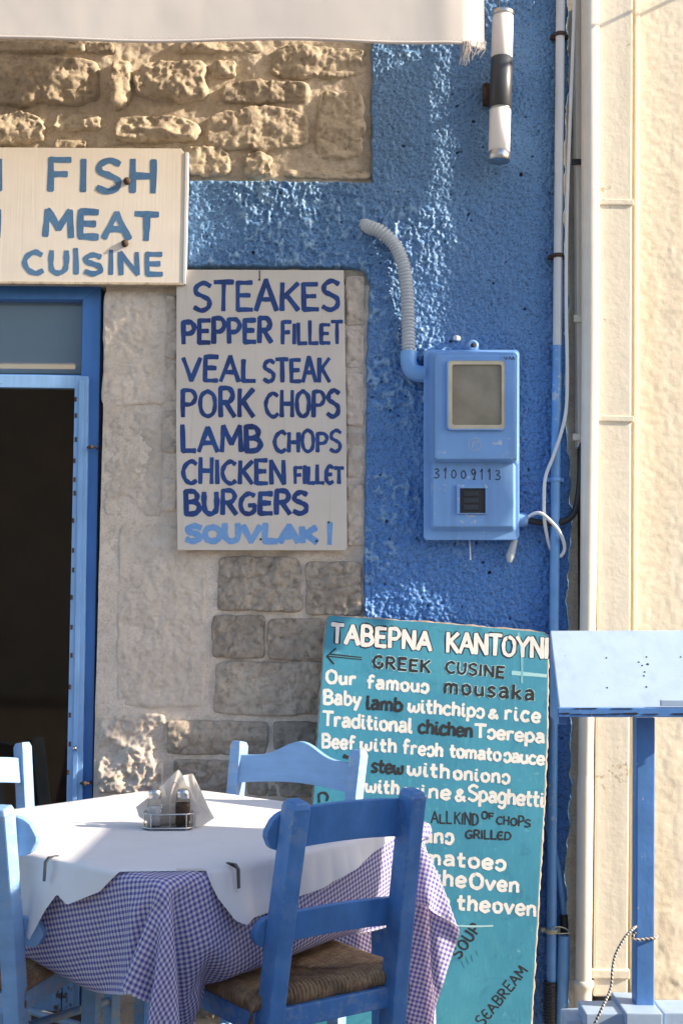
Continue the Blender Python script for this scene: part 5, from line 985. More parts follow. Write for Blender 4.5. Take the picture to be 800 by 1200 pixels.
[-726,6,9,10,11,18,19,18,18,18,19,16,17,16,15,15,16,3,-4,-6,-5,-6,-7,-6,-6,-6,-6,-6,-7,-6,-6,-6,-7,-6,-7,-6,-8,-7,-8,-13,-14,-19,-19,-18,-15,-4,26,23,23,4,-28,-27,-24,-32,-29,6,-7,-19,-26,-22,12,13,11,5,5,3,0,5,9,10,8,6,3,3,5,5],
[-732,2,7,9,26,23,22,22,21,21,17,15,9,8,6,6,4,1,-6,-5,-6,-6,-6,-6,-7,-6,-6,-6,-6,-7,-6,-6,-6,-7,-6,-7,-7,-5,-5,3,-3,-6,-27,-20,-18,-9,26,23,21,13,-34,-19,-27,-32,-27,4,-12,-27,-19,12,13,9,3,0,4,7,10,10,8,5,3,0,3,5,6,7],
[-736,-2,3,17,27,24,23,23,23,23,2,-4,9,5,6,9,2,1,-6,-6,-6,-6,-6,-6,-6,-7,-6,-6,-6,-6,-7,-6,-6,-6,-6,-5,-4,-3,-3,-1,-1,0,7,-28,-21,-17,22,23,16,23,-32,-15,-30,-34,-20,-1,-24,-17,13,11,5,0,4,8,11,10,8,5,1,-1,3,3,6,7,7,9],
[-739,-3,-1,23,24,23,24,23,23,18,-18,-2,5,4,8,17,0,-7,-5,-6,-7,-6,-6,-6,-6,-6,-6,-7,-6,-6,-6,-5,-4,-4,-4,-2,-2,-1,-1,0,-1,0,4,6,-29,-21,2,22,29,22,-26,-15,-32,-33,-9,-22,-14,13,8,1,4,8,11,10,8,3,1,-2,2,4,6,8,8,10,10,10],
[-741,-3,-3,14,25,25,25,23,24,16,-22,-3,-2,24,15,-13,-8,-5,-7,-6,-6,-7,-6,-6,-6,-6,-6,-5,-5,-4,-4,-2,-3,-1,-2,-1,-1,0,0,0,0,1,0,14,-6,-29,-12,16,30,26,-15,-19,-33,-30,-17,-12,12,5,2,8,11,10,5,2,-3,1,3,5,7,9,10,10,10,9,8,5],
[-742,-4,-4,8,21,27,25,25,24,15,-25,-3,0,23,5,-21,-9,-5,-8,-7,-6,-6,-6,-6,-5,-4,-4,-2,-2,-2,-1,-1,-1,-1,0,-1,0,-1,0,0,0,1,1,4,15,-15,-28,6,30,28,-1,-26,-32,-23,-15,9,3,6,11,9,3,-3,-2,2,5,8,8,10,10,10,9,8,6,3,6,7],
[-743,-3,-5,3,16,25,27,25,26,14,-28,-2,2,19,-5,-22,-16,-6,-7,-8,-5,-5,-3,-2,-2,-1,-1,0,-1,0,0,0,-1,0,0,-1,0,-1,0,-1,0,-1,1,2,7,14,-25,-17,31,27,15,-33,-27,-18,7,2,10,4,1,-7,2,4,7,9,10,10,9,9,8,6,3,6,6,8,8,8],
[-745,-2,-4,0,10,22,27,26,26,15,-30,4,5,7,-14,-22,-15,-15,-4,-3,-1,0,-1,1,0,0,0,0,0,0,0,0,0,0,-1,0,0,-1,-1,-1,-1,-1,-1,0,3,8,12,-27,12,27,23,-14,-34,5,5,-3,-15,1,5,8,9,10,10,10,8,7,5,6,7,7,8,8,9,9,9,8],
[-748,1,-4,-2,5,18,25,27,28,16,-30,-10,5,9,-18,-20,-13,-6,-1,-1,1,0,1,0,0,0,1,0,0,0,0,0,0,0,-1,0,0,0,-1,-1,-1,-2,-2,-1,-1,4,5,9,-26,22,23,18,-5,-11,-26,0,9,10,11,10,10,8,8,6,6,7,8,8,9,9,8,9,9,8,7,8],
[-755,7,-2,-4,2,12,23,27,28,19,-30,-15,-2,9,-22,-13,-9,0,1,2,1,1,0,1,0,0,1,0,0,0,0,0,-1,0,0,0,0,0,-1,0,-1,-1,-2,-4,-2,-2,11,-6,-10,9,-1,19,46,-32,5,9,10,10,9,8,7,7,8,8,8,9,9,9,9,8,8,8,7,8,8,9],
[-765,11,4,-3,-2,8,18,26,29,22,-29,-18,-9,6,-20,-10,2,3,2,1,1,1,1,0,1,0,0,0,0,0,0,0,0,0,0,-1,0,0,0,-1,0,0,0,-2,-5,-2,1,4,6,2,-10,16,29,12,9,12,9,8,6,8,9,9,9,9,8,9,8,8,8,7,8,8,9,8,9,8],
[-741,-23,10,2,-3,2,14,23,29,26,-28,-18,-16,1,-16,5,3,3,2,1,1,1,0,1,0,0,0,0,0,0,0,0,0,0,-1,0,0,0,0,-3,-3,-1,1,4,5,7,8,8,8,7,4,9,14,12,9,9,9,10,9,9,9,8,9,8,7,8,8,8,9,8,9,8,9,8,9,9],
[-734,-7,-22,9,-1,0,8,20,26,30,-16,-27,-14,-15,5,5,3,3,1,2,0,1,0,1,0,0,0,0,0,0,0,0,0,0,-1,-2,-2,-1,0,3,5,7,7,9,9,8,8,8,8,8,6,9,10,12,10,9,8,9,8,8,9,8,8,9,8,9,9,8,9,9,8,9,9,8,9,8],
[-731,-2,-8,-20,7,-2,4,15,24,31,-7,-28,-12,-12,5,4,3,2,1,1,1,1,0,0,0,1,0,0,0,0,0,-2,-2,-2,0,3,4,7,7,8,10,8,8,8,9,8,8,8,8,8,7,9,9,11,11,7,9,8,9,8,9,9,8,9,9,8,9,8,9,9,8,9,9,8,9,9],
[-730,5,-8,-8,-19,6,-1,9,22,31,2,-28,-7,-12,2,5,3,1,2,1,0,0,1,0,0,0,0,0,-2,-3,-1,3,4,7,7,8,9,9,8,8,9,8,8,9,8,8,8,8,8,8,8,8,9,10,10,9,9,8,9,8,9,9,8,9,9,8,9,9,8,9,8,9,9,8,9,9],
[-702,-18,-13,-3,-5,-16,3,3,16,30,11,-27,-2,-13,1,5,2,2,1,1,0,0,0,0,-2,-2,-1,2,4,6,7,8,9,9,8,9,8,9,8,8,9,8,8,9,8,8,9,8,8,7,9,8,8,10,9,9,9,9,9,8,9,9,8,9,9,8,9,9,8,9,9,8,9,9,8,9],
[-698,2,-12,-19,-1,-11,-16,3,7,28,19,-24,1,-12,-1,5,2,2,0,1,-1,-4,0,1,4,6,7,8,9,8,9,8,9,8,9,8,8,9,8,9,8,8,9,8,8,8,9,8,8,8,8,9,8,9,9,9,9,9,9,8,9,9,9,8,9,9,8,9,9,8,9,8,9,9,8,9],
[-692,-5,2,-5,-15,-18,-4,-15,4,17,27,-18,3,-10,-3,4,2,-3,0,1,3,6,6,8,9,9,8,9,8,9,8,8,9,8,9,8,9,8,8,9,8,9,8,8,8,9,8,8,8,8,9,8,9,8,9,9,9,9,9,9,8,9,9,8,9,9,8,9,9,8,9,9,8,9,9,8],
[-674,-11,-9,-7,-6,0,-18,-8,-16,13,24,-6,-3,-3,-7,2,3,6,6,7,9,9,9,8,8,9,8,9,8,9,8,9,8,9,8,8,9,8,9,8,8,9,8,8,9,8,8,8,8,9,8,9,8,9,9,9,8,9,9,9,9,8,9,9,8,9,9,8,9,8,9,9,8,9,9,8],
[-646,-12,-12,-12,-11,-10,-8,5,-16,-18,14,-5,3,5,7,8,8,9,9,8,8,9,9,8,8,9,8,9,8,9,8,9,8,9,8,9,8,8,9,8,9,8,8,9,8,8,8,9,8,8,9,8,9,8,9,9,9,8,9,9,9,8,9,9,8,9,9,8,9,9,8,9,9,8,9,9],
[-633,-6,-6,-9,-8,-10,-10,-13,-16,-12,3,5,11,10,9,9,9,8,9,8,9,8,9,8,9,8,9,8,9,8,9,8,9,8,8,9,8,9,8,8,9,8,8,9,8,8,8,9,8,8,9,8,9,9,8,9,9,9,8,9,9,9,8,9,9,8,9,9,8,9,8,9,9,8,9,9],
[-655,0,-13,-9,-7,-4,0,2,1,-4,1,9,9,9,9,8,9,8,9,8,9,8,9,8,9,8,9,8,9,8,9,8,9,8,9,8,8,9,8,9,8,8,9,8,8,8,9,8,8,9,8,9,9,8,9,8,9,9,9,8,9,9,8,9,9,8,9,9,8,9,9,8,9,9,8,9],
[-676,-2,-1,3,6,6,8,1,-6,3,4,8,9,8,9,8,9,9,8,9,8,9,8,9,8,9,8,9,8,9,8,9,8,8,9,8,9,8,8,9,8,9,8,8,9,8,8,8,9,8,9,8,9,9,8,9,8,9,9,9,8,9,9,8,9,9,8,9,9,8,9,8,9,9,8,9],
[-662,5,8,6,4,1,-1,6,3,5,4,8,8,9,8,9,8,9,8,9,8,9,8,9,8,9,8,9,8,9,8,9,8,9,8,8,9,8,9,8,8,9,8,8,9,8,8,9,8,9,8,9,8,9,8,9,9,8,9,9,8,9,9,8,9,9,8,9,9,8,9,9,8,9,9,8],
[-630,-6,2,4,7,8,8,6,4,4,5,7,9,8,8,9,8,9,9,8,9,8,9,8,9,8,9,8,9,8,9,8,8,9,8,9,8,9,8,8,9,8,8,9,8,8,9,8,9,8,8,9,9,8,9,8,9,9,8,9,9,8,9,9,8,9,9,8,9,9,8,9,8,9,9,8],
[-623,8,8,9,7,5,2,7,9,6,6,8,8,8,9,8,9,8,9,8,9,8,9,8,9,8,9,8,9,8,9,8,9,8,9,8,8,9,8,9,8,8,9,8,8,9,8,8,9,8,9,8,9,9,8,9,8,9,9,8,9,9,8,9,9,8,9,8,9,9,8,9,9,8,9,9],
[-592,8,4,6,4,8,9,8,8,5,8,8,8,9,8,9,8,9,8,9,8,9,8,9,8,9,8,9,8,9,8,8,9,8,9,8,9,8,8,9,8,8,9,8,9,8,8,9,8,9,8,9,8,9,9,8,8,9,9,8,9,9,8,9,9,8,9,9,8,9,9,8,9,8,9,9],
[-562,5,5,5,9,8,9,8,5,8,8,9,8,8,8,9,8,9,8,9,8,9,8,9,8,9,8,9,8,9,8,9,8,9,8,8,9,8,9,8,8,9,8,9,8,8,9,8,9,8,9,8,9,8,9,8,9,8,9,9,8,9,9,8,9,9,8,9,8,9,9,8,9,9,8,9],
[-534,5,5,9,8,9,9,4,8,9,8,9,8,8,9,8,9,8,9,8,9,8,9,8,9,8,9,8,9,8,9,8,8,9,8,9,8,8,9,8,9,8,8,9,8,9,8,9,8,8,9,9,8,9,8,9,8,9,8,9,9,8,9,9,8,9,8,9,9,8,9,9,8,9,8,9],
[-505,5,8,8,9,9,5,8,9,8,9,8,8,8,9,8,9,8,9,8,9,8,9,8,9,8,9,8,9,8,9,8,9,8,8,9,8,9,8,9,8,8,9,8,9,8,8,9,8,9,8,9,8,9,9,8,9,8,9,8,9,8,9,9,8,9,9,8,9,9,8,9,8,9,9,8],
[-475,6,9,8,9,6,8,8,9,8,9,8,8,9,8,9,8,9,8,9,8,9,8,9,8,9,8,9,8,9,8,8,9,8,9,8,9,8,8,9,8,9,8,8,9,8,9,8,9,8,9,8,9,8,9,8,9,8,9,8,9,9,8,9,9,8,9,8,9,9,8,9,9,8,9,9],
[-445,8,8,9,7,8,8,8,9,9,8,9,8,8,8,9,8,9,8,9,8,9,8,9,8,9,8,9,8,9,8,9,8,9,8,8,9,8,9,8,8,9,8,9,8,9,8,9,8,9,8,9,8,9,8,9,8,9,8,9,8,9,9,8,9,8,9,9,8,9,9,8,9,8,9,9],
[-414,9,9,8,7,8,8,9,8,9,8,9,8,8,9,8,9,8,9,8,9,8,9,8,9,8,9,8,9,8,9,8,8,9,8,9,8,8,9,8,9,8,9,8,8,9,8,9,8,9,8,9,8,9,9,8,9,8,8,9,9,8,9,8,9,9,8,9,8,9,9,8,9,9,8,9],
[-383,10,9,7,7,9,8,9,8,9,9,8,8,9,8,9,8,9,8,9,8,9,8,9,8,9,8,8,9,8,9,8,9,8,9,8,8,9,8,9,8,8,9,8,9,8,9,8,9,8,9,8,9,8,9,8,9,8,9,8,9,8,9,9,8,9,8,9,9,8,9,9,8,9,8,9],
[-351,10,8,8,8,8,9,8,9,8,9,8,9,8,8,9,8,9,8,9,8,9,8,9,8,9,8,9,8,9,8,9,8,8,9,8,9,8,8,9,8,9,8,9,8,9,8,9,8,9,8,9,8,9,8,9,8,9,8,9,8,9,8,9,8,9,9,8,9,8,9,9,8,9,9,8],
[-319,9,9,7,9,8,9,8,9,8,9,8,9,8,9,8,9,8,9,8,9,8,9,8,9,8,9,8,8,9,8,9,8,9,8,8,9,8,9,8,9,8,8,9,8,9,8,9,8,9,8,9,8,9,9,8,9,8,8,9,8,9,9,8,9,8,9,8,9,9,8,9,9,8,9,9],
[-287,9,8,9,8,9,8,9,8,9,8,9,8,9,8,8,9,8,9,8,9,8,9,8,9,8,9,8,9,8,9,8,8,9,8,9,8,9,8,8,9,8,9,8,9,8,9,8,9,8,9,8,9,8,9,8,9,9,8,8,9,8,9,8,9,8,9,9,8,9,9,8,9,8,9,9],
[-256,10,8,9,8,9,8,9,8,9,8,9,9,8,8,9,8,9,8,9,8,9,8,9,8,9,8,9,8,8,9,8,9,8,9,8,8,9,8,9,8,9,8,9,8,9,8,9,8,9,8,9,8,9,8,9,8,9,8,8,9,9,8,9,8,9,8,9,8,9,9,8,9,8,9,9],
[-224,10,9,8,8,9,9,8,9,8,9,8,9,8,9,8,8,9,8,9,8,9,8,9,8,9,8,9,8,9,8,9,8,8,9,8,9,8,9,8,8,9,8,9,8,9,8,9,8,9,8,9,9,8,9,8,9,8,9,8,8,9,8,9,8,9,8,9,9,8,9,9,8,8,9,9],
[-193,10,10,8,9,8,9,8,9,8,9,8,9,9,8,8,9,8,9,8,9,8,9,8,9,8,9,8,9,8,8,9,8,9,8,8,9,8,9,8,9,8,9,8,9,8,9,8,9,8,9,8,9,8,9,8,9,8,9,8,9,8,9,8,9,8,9,8,9,9,8,9,7,9,9,9],
[-162,11,10,8,9,8,9,9,8,9,8,9,8,9,8,9,8,9,8,9,8,9,8,9,8,9,8,8,9,8,9,8,8,9,8,9,8,9,8,9,8,8,9,8,9,8,9,9,8,9,8,9,8,9,8,9,8,9,8,9,8,8,9,8,9,8,9,8,9,9,8,7,9,9,9,9],
[-131,11,10,9,9,9,8,9,8,9,8,9,8,9,9,8,8,9,8,9,8,9,8,9,8,9,8,9,8,8,9,8,9,8,9,8,8,9,8,9,8,9,8,9,8,9,8,9,8,9,8,9,8,9,9,8,9,8,9,8,8,9,8,8,9,9,8,9,8,8,7,9,9,9,9,9],
[-101,11,11,10,9,9,8,9,8,9,9,8,9,8,9,8,9,8,9,8,9,8,9,8,9,8,9,8,8,9,8,9,8,8,9,8,9,8,9,8,9,8,9,8,9,8,9,8,9,8,9,8,9,8,9,8,9,8,9,8,8,9,8,9,8,9,8,9,6,8,9,9,9,9,9,9],
[-72,11,10,11,12,9,9,8,9,8,9,8,9,9,8,8,9,8,9,8,9,9,8,8,9,8,9,8,9,8,8,9,8,9,8,9,8,8,9,8,9,8,9,8,9,8,9,8,9,8,9,9,8,9,8,9,8,9,8,9,8,8,8,9,8,9,8,6,8,9,9,9,9,9,9,9],
[-42,10,10,12,13,10,9,8,9,8,9,9,8,9,8,9,8,9,8,9,8,9,8,9,8,9,8,8,9,8,9,8,8,9,8,9,8,9,8,9,8,9,8,9,8,9,8,9,8,9,8,9,8,9,9,8,9,8,9,8,8,8,9,8,8,9,4,9,9,9,9,9,9,9,9,9],
[-14,11,12,12,13,11,9,8,9,9,8,9,8,9,9,8,9,8,9,8,9,8,9,8,9,8,8,9,8,9,8,8,9,8,9,8,8,9,8,9,8,9,8,9,8,9,8,9,9,8,9,8,9,8,9,8,9,9,8,9,8,8,7,8,9,3,9,9,9,9,9,9,9,9,8,9],
[15,12,13,12,13,11,9,9,9,9,8,9,9,8,9,8,9,8,9,8,9,8,9,8,9,8,9,8,8,9,8,9,8,8,9,8,9,8,9,8,9,8,9,8,9,8,9,8,9,8,9,8,9,9,8,9,8,9,8,9,8,8,7,8,3,9,9,8,9,9,8,7,7,5,3,0],
[46,13,12,12,12,12,10,9,9,9,9,8,9,8,9,9,8,9,8,9,8,9,8,9,8,9,8,8,9,8,8,9,8,9,8,8,9,8,9,8,9,8,9,8,9,8,9,9,8,9,8,9,8,9,9,8,9,8,9,8,9,7,8,1,8,8,8,8,7,6,5,3,1,0,0,0],
[77,13,12,12,12,12,11,9,9,9,9,8,9,9,8,9,9,8,8,9,9,8,9,8,9,8,8,9,8,8,9,8,8,9,8,9,8,9,8,9,8,9,8,9,8,9,8,9,8,9,8,9,9,8,9,8,9,9,8,9,8,7,3,-3,8,9,6,4,3,2,-3,-1,-1,-1,-1,0],
[108,13,12,12,12,12,11,10,9,9,9,9,8,9,9,8,9,8,9,8,9,8,9,8,9,8,8,9,8,9,8,8,9,8,9,8,8,9,8,9,8,9,8,9,8,9,8,9,9,8,9,8,9,8,9,9,8,9,9,9,8,7,2,-3,0,0,1,1,0,1,1,2,1,1,1,2],
[139,13,12,12,12,12,12,10,9,9,9,9,8,9,9,8,9,9,8,9,8,9,8,9,8,8,9,8,8,9,8,9,8,8,9,8,9,8,9,8,9,8,9,8,9,8,9,8,9,8,9,9,8,9,8,9,9,8,9,9,10,9,-1,-3,0,0,1,1,1,0,1,1,0,1,1,0],
[170,13,12,12,12,12,12,10,10,9,9,9,8,9,9,9,8,9,8,9,9,8,9,8,8,9,8,8,9,8,8,9,8,9,8,8,9,8,9,8,9,8,9,8,9,8,9,9,8,9,8,9,8,9,9,8,9,8,11,11,11,7,1,-9,-3,-17,-8,-6,-3,-1,-1,-1,0,-1,0,0],
[201,13,12,12,12,12,12,11,10,9,9,9,9,8,9,9,9,8,9,8,9,8,9,8,9,8,8,8,9,8,9,8,8,9,8,9,8,9,8,9,8,9,8,9,8,9,8,9,8,9,8,9,9,8,9,9,9,8,7,5,3,-2,0,18,-16,-15,-7,-9,-11,-7,-6,-3,-3,-1,1,0],
[232,13,12,12,12,13,12,10,10,10,9,9,9,8,9,9,9,9,8,9,8,9,8,9,8,8,8,9,8,8,9,8,9,8,8,9,8,9,8,9,8,9,8,9,8,9,8,9,8,9,9,9,9,8,6,6,3,2,-3,-4,-2,-9,15,17,15,-18,-17,-13,-3,-5,-8,-10,-7,-7,-5,-2],
[264,12,12,12,12,13,12,11,10,9,10,9,9,9,8,9,9,9,9,8,9,8,8,9,8,8,9,8,8,9,8,8,9,8,9,8,9,8,9,8,9,8,9,8,9,8,9,9,9,8,7,6,4,2,-2,-4,-2,1,1,9,-3,-17,-5,24,23,14,-17,-17,-17,-10,1,-5,-6,-7,-8,-10],
[295,12,12,12,12,13,12,11,11,9,10,9,9,9,8,9,9,9,9,9,8,9,8,8,8,8,9,8,8,9,8,9,8,8,9,8,9,8,9,8,9,8,9,9,9,8,8,6,4,2,-1,-3,-3,-1,1,0,2,-1,1,12,0,-19,-13,11,24,28,10,-22,-9,-15,-16,-12,-6,-1,-1,-5],
[326,12,12,12,12,13,12,11,11,10,9,9,10,8,9,9,9,9,9,9,9,8,8,8,8,9,8,8,9,8,8,9,8,9,8,9,8,9,8,9,9,9,7,6,5,3,0,-4,-2,-2,1,0,1,-1,1,1,2,-3,1,14,4,-16,-21,0,19,27,28,0,-20,-16,1,-14,-17,-12,-7,-2],
[357,12,12,12,12,13,12,12,11,9,10,9,9,9,9,9,9,9,9,10,8,8,8,8,9,8,8,8,9,8,9,8,8,9,8,9,9,9,8,6,5,4,1,-2,-4,-2,0,0,0,1,0,0,0,1,0,1,2,-3,0,15,8,-13,-24,-10,10,25,29,25,-8,-19,-19,10,-17,-6,-15,-14],
[388,12,12,12,12,13,12,12,11,10,9,10,9,9,9,9,9,8,10,10,9,8,8,7,9,8,8,9,8,8,9,8,9,9,8,7,6,3,2,-2,-4,-2,0,0,0,1,0,0,0,1,0,0,1,0,1,1,1,-3,-1,15,11,-8,-25,-17,0,20,28,29,20,-15,-18,-20,16,-17,0,-12],
[419,12,12,12,12,13,12,12,11,8,9,8,10,10,9,10,10,9,10,10,10,7,8,7,9,8,8,9,8,9,8,7,7,3,2,-1,-4,-1,-1,0,0,1,0,0,0,1,0,0,0,1,0,0,1,0,1,1,2,-3,-3,14,15,-3,-24,-22,-9,11,26,29,29,13,-20,-18,-21,19,-21,9],
[446,16,12,12,12,12,13,12,11,9,6,5,5,6,9,9,13,15,15,12,10,8,7,8,8,9,8,7,6,5,2,0,-3,-3,0,0,0,0,0,0,0,1,0,0,0,0,1,0,0,1,0,0,1,1,0,2,2,-4,-3,11,18,2,-20,-26,-15,1,21,28,29,28,5,-22,-18,-22,18,-22],
[471,19,15,12,12,12,13,12,11,8,2,8,7,7,7,6,12,16,15,17,20,9,-1,6,6,4,3,1,-1,-3,-1,-1,-1,0,0,0,0,0,0,0,0,1,0,0,0,0,1,0,0,1,0,1,0,1,1,1,2,-2,-5,9,19,8,-16,-27,-21,-7,12,26,29,29,26,-3,-22,-20,-22,18],
[492,21,21,14,12,12,12,12,11,5,7,7,7,8,5,-4,-9,20,16,9,36,14,4,5,-14,-1,0,5,0,0,-1,-1,0,-1,0,0,0,0,0,0,0,1,0,0,0,1,0,0,1,0,0,1,0,1,1,2,2,-2,-6,7,20,12,-11,-27,-24,-14,3,21,29,28,28,25,-12,-22,-21,-22],
[514,21,20,22,13,12,10,14,11,7,7,7,0,4,8,4,-22,22,19,4,28,-8,4,2,25,-20,-5,0,3,0,0,0,-1,0,0,0,0,0,0,0,0,1,0,0,0,1,0,0,1,0,1,0,1,1,1,1,2,-1,-6,4,19,16,-5,-24,-27,-20,-6,14,27,28,28,29,20,-17,-21,-23],
[535,21,21,21,22,11,11,7,8,8,8,8,8,5,2,-23,4,22,-6,24,27,-22,-27,31,21,5,-20,-7,-2,1,1,1,0,0,0,0,0,0,0,0,1,0,0,0,0,1,0,0,1,0,1,0,1,1,1,1,3,0,-7,1,17,20,1,-21,-28,-23,-13,4,22,29,27,29,27,17,-22,-23],
[558,20,21,20,22,21,9,5,11,7,6,3,-1,-6,-12,-8,24,-2,19,21,7,-30,-23,24,31,9,-2,-20,-7,-2,0,1,0,1,0,0,0,0,0,1,0,0,0,0,1,0,0,1,0,0,1,1,0,1,1,2,2,1,-7,0,14,22,7,-17,-28,-25,-19,-5,14,28,28,27,29,26,8,-22],
[578,21,21,22,20,22,16,5,2,1,-2,-6,-8,-12,-6,23,15,5,13,23,-11,-33,-17,14,27,27,-3,-2,-20,-6,-2,0,0,1,0,1,0,0,0,0,0,0,0,1,0,0,0,1,0,1,0,1,1,1,1,1,3,1,-6,-3,12,23,12,-12,-27,-26,-23,-13,6,23,29,27,28,29,23,0],
[600,21,21,22,19,23,9,-1,-5,-5,-8,-10,-9,-2,17,21,-1,22,19,8,-26,-31,-11,5,33,22,13,-8,-3,-19,-4,-2,0,0,0,0,0,0,0,1,0,0,0,0,0,0,0,1,0,1,0,1,1,1,1,2,2,2,-5,-4,8,23,17,-6,-26,-27,-24,-19,-4,16,28,28,27,29,28,19],
[622,20,21,22,22,15,-10,-6,-9,-7,-6,-4,-1,8,25,1,20,10,25,-9,-33,-21,-9,-2,30,14,29,1,-9,-4,-17,-4,-1,-1,0,0,0,0,0,0,0,0,0,0,0,1,0,0,0,1,1,0,1,1,2,1,2,3,-4,-5,5,22,20,1,-24,-27,-25,-22,-13,7,23,30,27,28,29,26],
[644,21,21,21,20,-10,-8,-4,-10,-5,-5,0,-1,25,6,22,-1,26,12,-20,-33,-4,-13,-10,20,13,26,22,-7,-8,-5,-16,-2,-2,0,0,0,-1,0,0,0,0,0,0,0,0,0,0,1,0,1,1,1,1,1,1,3,3,-2,-7,2,19,23,8,-18,-28,-27,-24,-18,-3,16,29,28,27,28,29],
[666,22,19,23,-4,-13,-7,-3,-9,-3,-3,-5,21,12,23,-3,16,25,-3,-25,-32,7,-9,-15,7,29,2,30,11,-9,-5,-13,-9,-3,-2,0,-1,0,0,-1,0,0,0,0,0,-1,0,1,0,0,1,1,1,1,1,2,2,4,-2,-6,0,15,25,13,-12,-27,-27,-26,-22,-12,7,25,29,27,28,29],
[690,21,20,2,-14,-10,-6,-2,-8,-3,-6,13,19,23,-1,7,26,13,-13,-28,-29,12,-2,-16,-4,33,11,5,25,2,-8,-6,-12,-8,-3,-1,-2,0,-1,0,0,-1,0,0,-1,0,0,0,0,0,1,1,1,1,1,2,2,4,0,-6,-2,11,25,18,-5,-26,-27,-26,-24,-18,-3,18,28,28,28,28],
[712,14,12,-10,-14,-7,-6,-4,-3,-7,5,24,24,1,2,19,24,0,-21,-30,-22,16,-1,-7,-16,28,18,-4,22,12,0,-7,-7,-11,-6,-3,-2,-2,0,-1,0,-1,0,-1,-1,0,-1,0,0,1,0,1,1,1,2,1,3,3,1,-4,-5,8,24,22,3,-26,-25,-26,-25,-23,-12,8,26,29,27,28],
[721,19,-4,-15,-10,-6,-6,-2,-4,-3,24,25,8,1,6,27,13,-11,-24,-29,-17,18,-4,0,-16,15,25,5,-5,28,0,0,-4,-6,-9,-5,-4,-3,-1,-1,-1,-1,-1,-1,-1,0,-1,0,0,0,0,1,1,1,1,2,3,3,2,-3,-5,4,20,25,11,-19,-27,-26,-26,-24,-20,-3,20,29,28,28],
[739,1,-9,-15,-8,-5,-5,-5,-4,24,23,4,13,9,8,21,8,-24,-24,-25,-13,20,-5,4,-4,-9,31,6,3,3,15,-1,0,-2,-4,-5,-5,-6,-2,-1,-2,-1,-2,-1,-1,-1,-1,0,0,-1,1,0,1,1,1,2,3,3,3,-2,-5,0,18,24,19,-13,-25,-27,-27,-24,-23,-14,9,27,29,28],
[740,-1,-16,-11,-5,-5,-4,-4,14,23,10,5,6,6,28,13,-1,-26,-23,-24,-12,21,-3,1,2,-19,30,3,4,-8,23,4,0,-1,-1,-3,-2,-3,-3,-2,-2,-3,-2,-1,-2,-1,-1,0,-1,0,0,0,0,2,1,3,3,3,2,0,-4,-3,15,23,24,-7,-23,-25,-28,-25,-24,-20,-6,23,28,29],
[531,19,18,19,19,20,20,21,21,22,22,23,25,25,27,27,29,21,5,-1,0,0,0,0,0,0,0,0,0,0,0,0,0,0,0,-2,-4,-3,-1,2,2,6,8,8,8,10,9,10,10,10,-3,0,3,5,-7,-19,-17,-16,-15,-15,-29,-30,-31,-31,-30,-31,-30,-30,-31,-32,-32,-31,-32,-31,-31,-32],
[559,18,18,19,15,17,16,18,17,18,23,25,29,29,28,29,23,17,1,-2,-4,0,0,0,0,0,0,0,0,0,0,0,0,0,0,0,1,4,5,12,6,3,9,8,8,9,10,10,10,10,-2,0,3,1,-8,-19,-17,-14,-16,-29,-31,-31,-30,-31,-30,-31,-31,-31,-32,-32,-31,-31,-31,-32,-31,-32],
[588,17,17,19,14,16,16,17,16,16,25,15,29,21,30,16,30,25,-5,-9,0,0,0,0,0,0,0,0,0,0,0,0,2,3,3,5,6,7,7,8,8,9,11,12,8,8,9,10,10,11,-1,1,2,-1,-12,-18,-15,-16,-30,-31,-31,-30,-30,-31,-32,-31,-32,-31,-31,-31,-32,-31,-31,-32,-31,-32],
[616,17,17,16,16,16,17,16,16,18,7,18,21,20,26,29,28,10,-8,-3,0,0,0,0,0,0,0,0,1,2,3,5,6,6,7,7,8,8,8,9,8,8,10,12,13,8,6,10,12,11,1,1,1,-3,-16,-14,-17,-31,-31,-30,-31,-31,-31,-32,-31,-31,-32,-30,-32,-31,-31,-32,-31,-32,-31,-32],
[645,17,17,17,15,16,16,16,17,17,4,18,17,19,23,28,16,-5,10,-10,0,0,0,0,0,2,2,4,5,7,6,8,7,8,8,8,9,8,9,8,9,9,8,14,9,13,7,8,12,12,2,1,0,-6,-15,-18,-31,-31,-30,-31,-32,-31,-31,-32,-30,-32,-31,-31,-32,-31,-32,-31,-32,-32,-32,-33],
[674,16,17,17,17,15,16,16,16,17,2,17,19,19,19,-12,26,10,2,-10,0,0,2,3,5,6,7,7,8,8,8,8,9,8,8,9,8,9,8,9,8,9,9,10,14,9,11,7,12,12,4,1,-2,-11,-16,-31,-31,-31,-31,-32,-31,-31,-30,-32,-31,-31,-32,-32,-31,-32,-32,-32,-33,-32,-32,-32],
[702,17,17,17,17,16,15,16,16,17,-1,17,19,20,13,-14,-2,19,-6,0,5,6,7,7,8,8,9,8,8,9,8,9,8,9,8,8,9,8,9,8,9,8,9,9,11,14,10,8,11,12,5,1,-6,-13,-33,-29,-32,-30,-31,-31,-31,-31,-31,-32,-31,-32,-32,-32,-32,-32,-33,-32,-32,-32,-32,-32],
[731,17,17,17,17,16,15,16,16,16,-3,19,19,19,5,-13,-2,1,7,8,8,8,8,9,8,9,8,9,8,9,8,9,8,9,8,8,9,8,9,8,8,9,8,9,9,11,13,11,3,18,4,-18,8,-31,-30,-30,-27,-31,-31,-31,-31,-32,-32,-32,-32,-32,-32,-33,-32,-32,-32,-32,-32,-32,-33,-32],
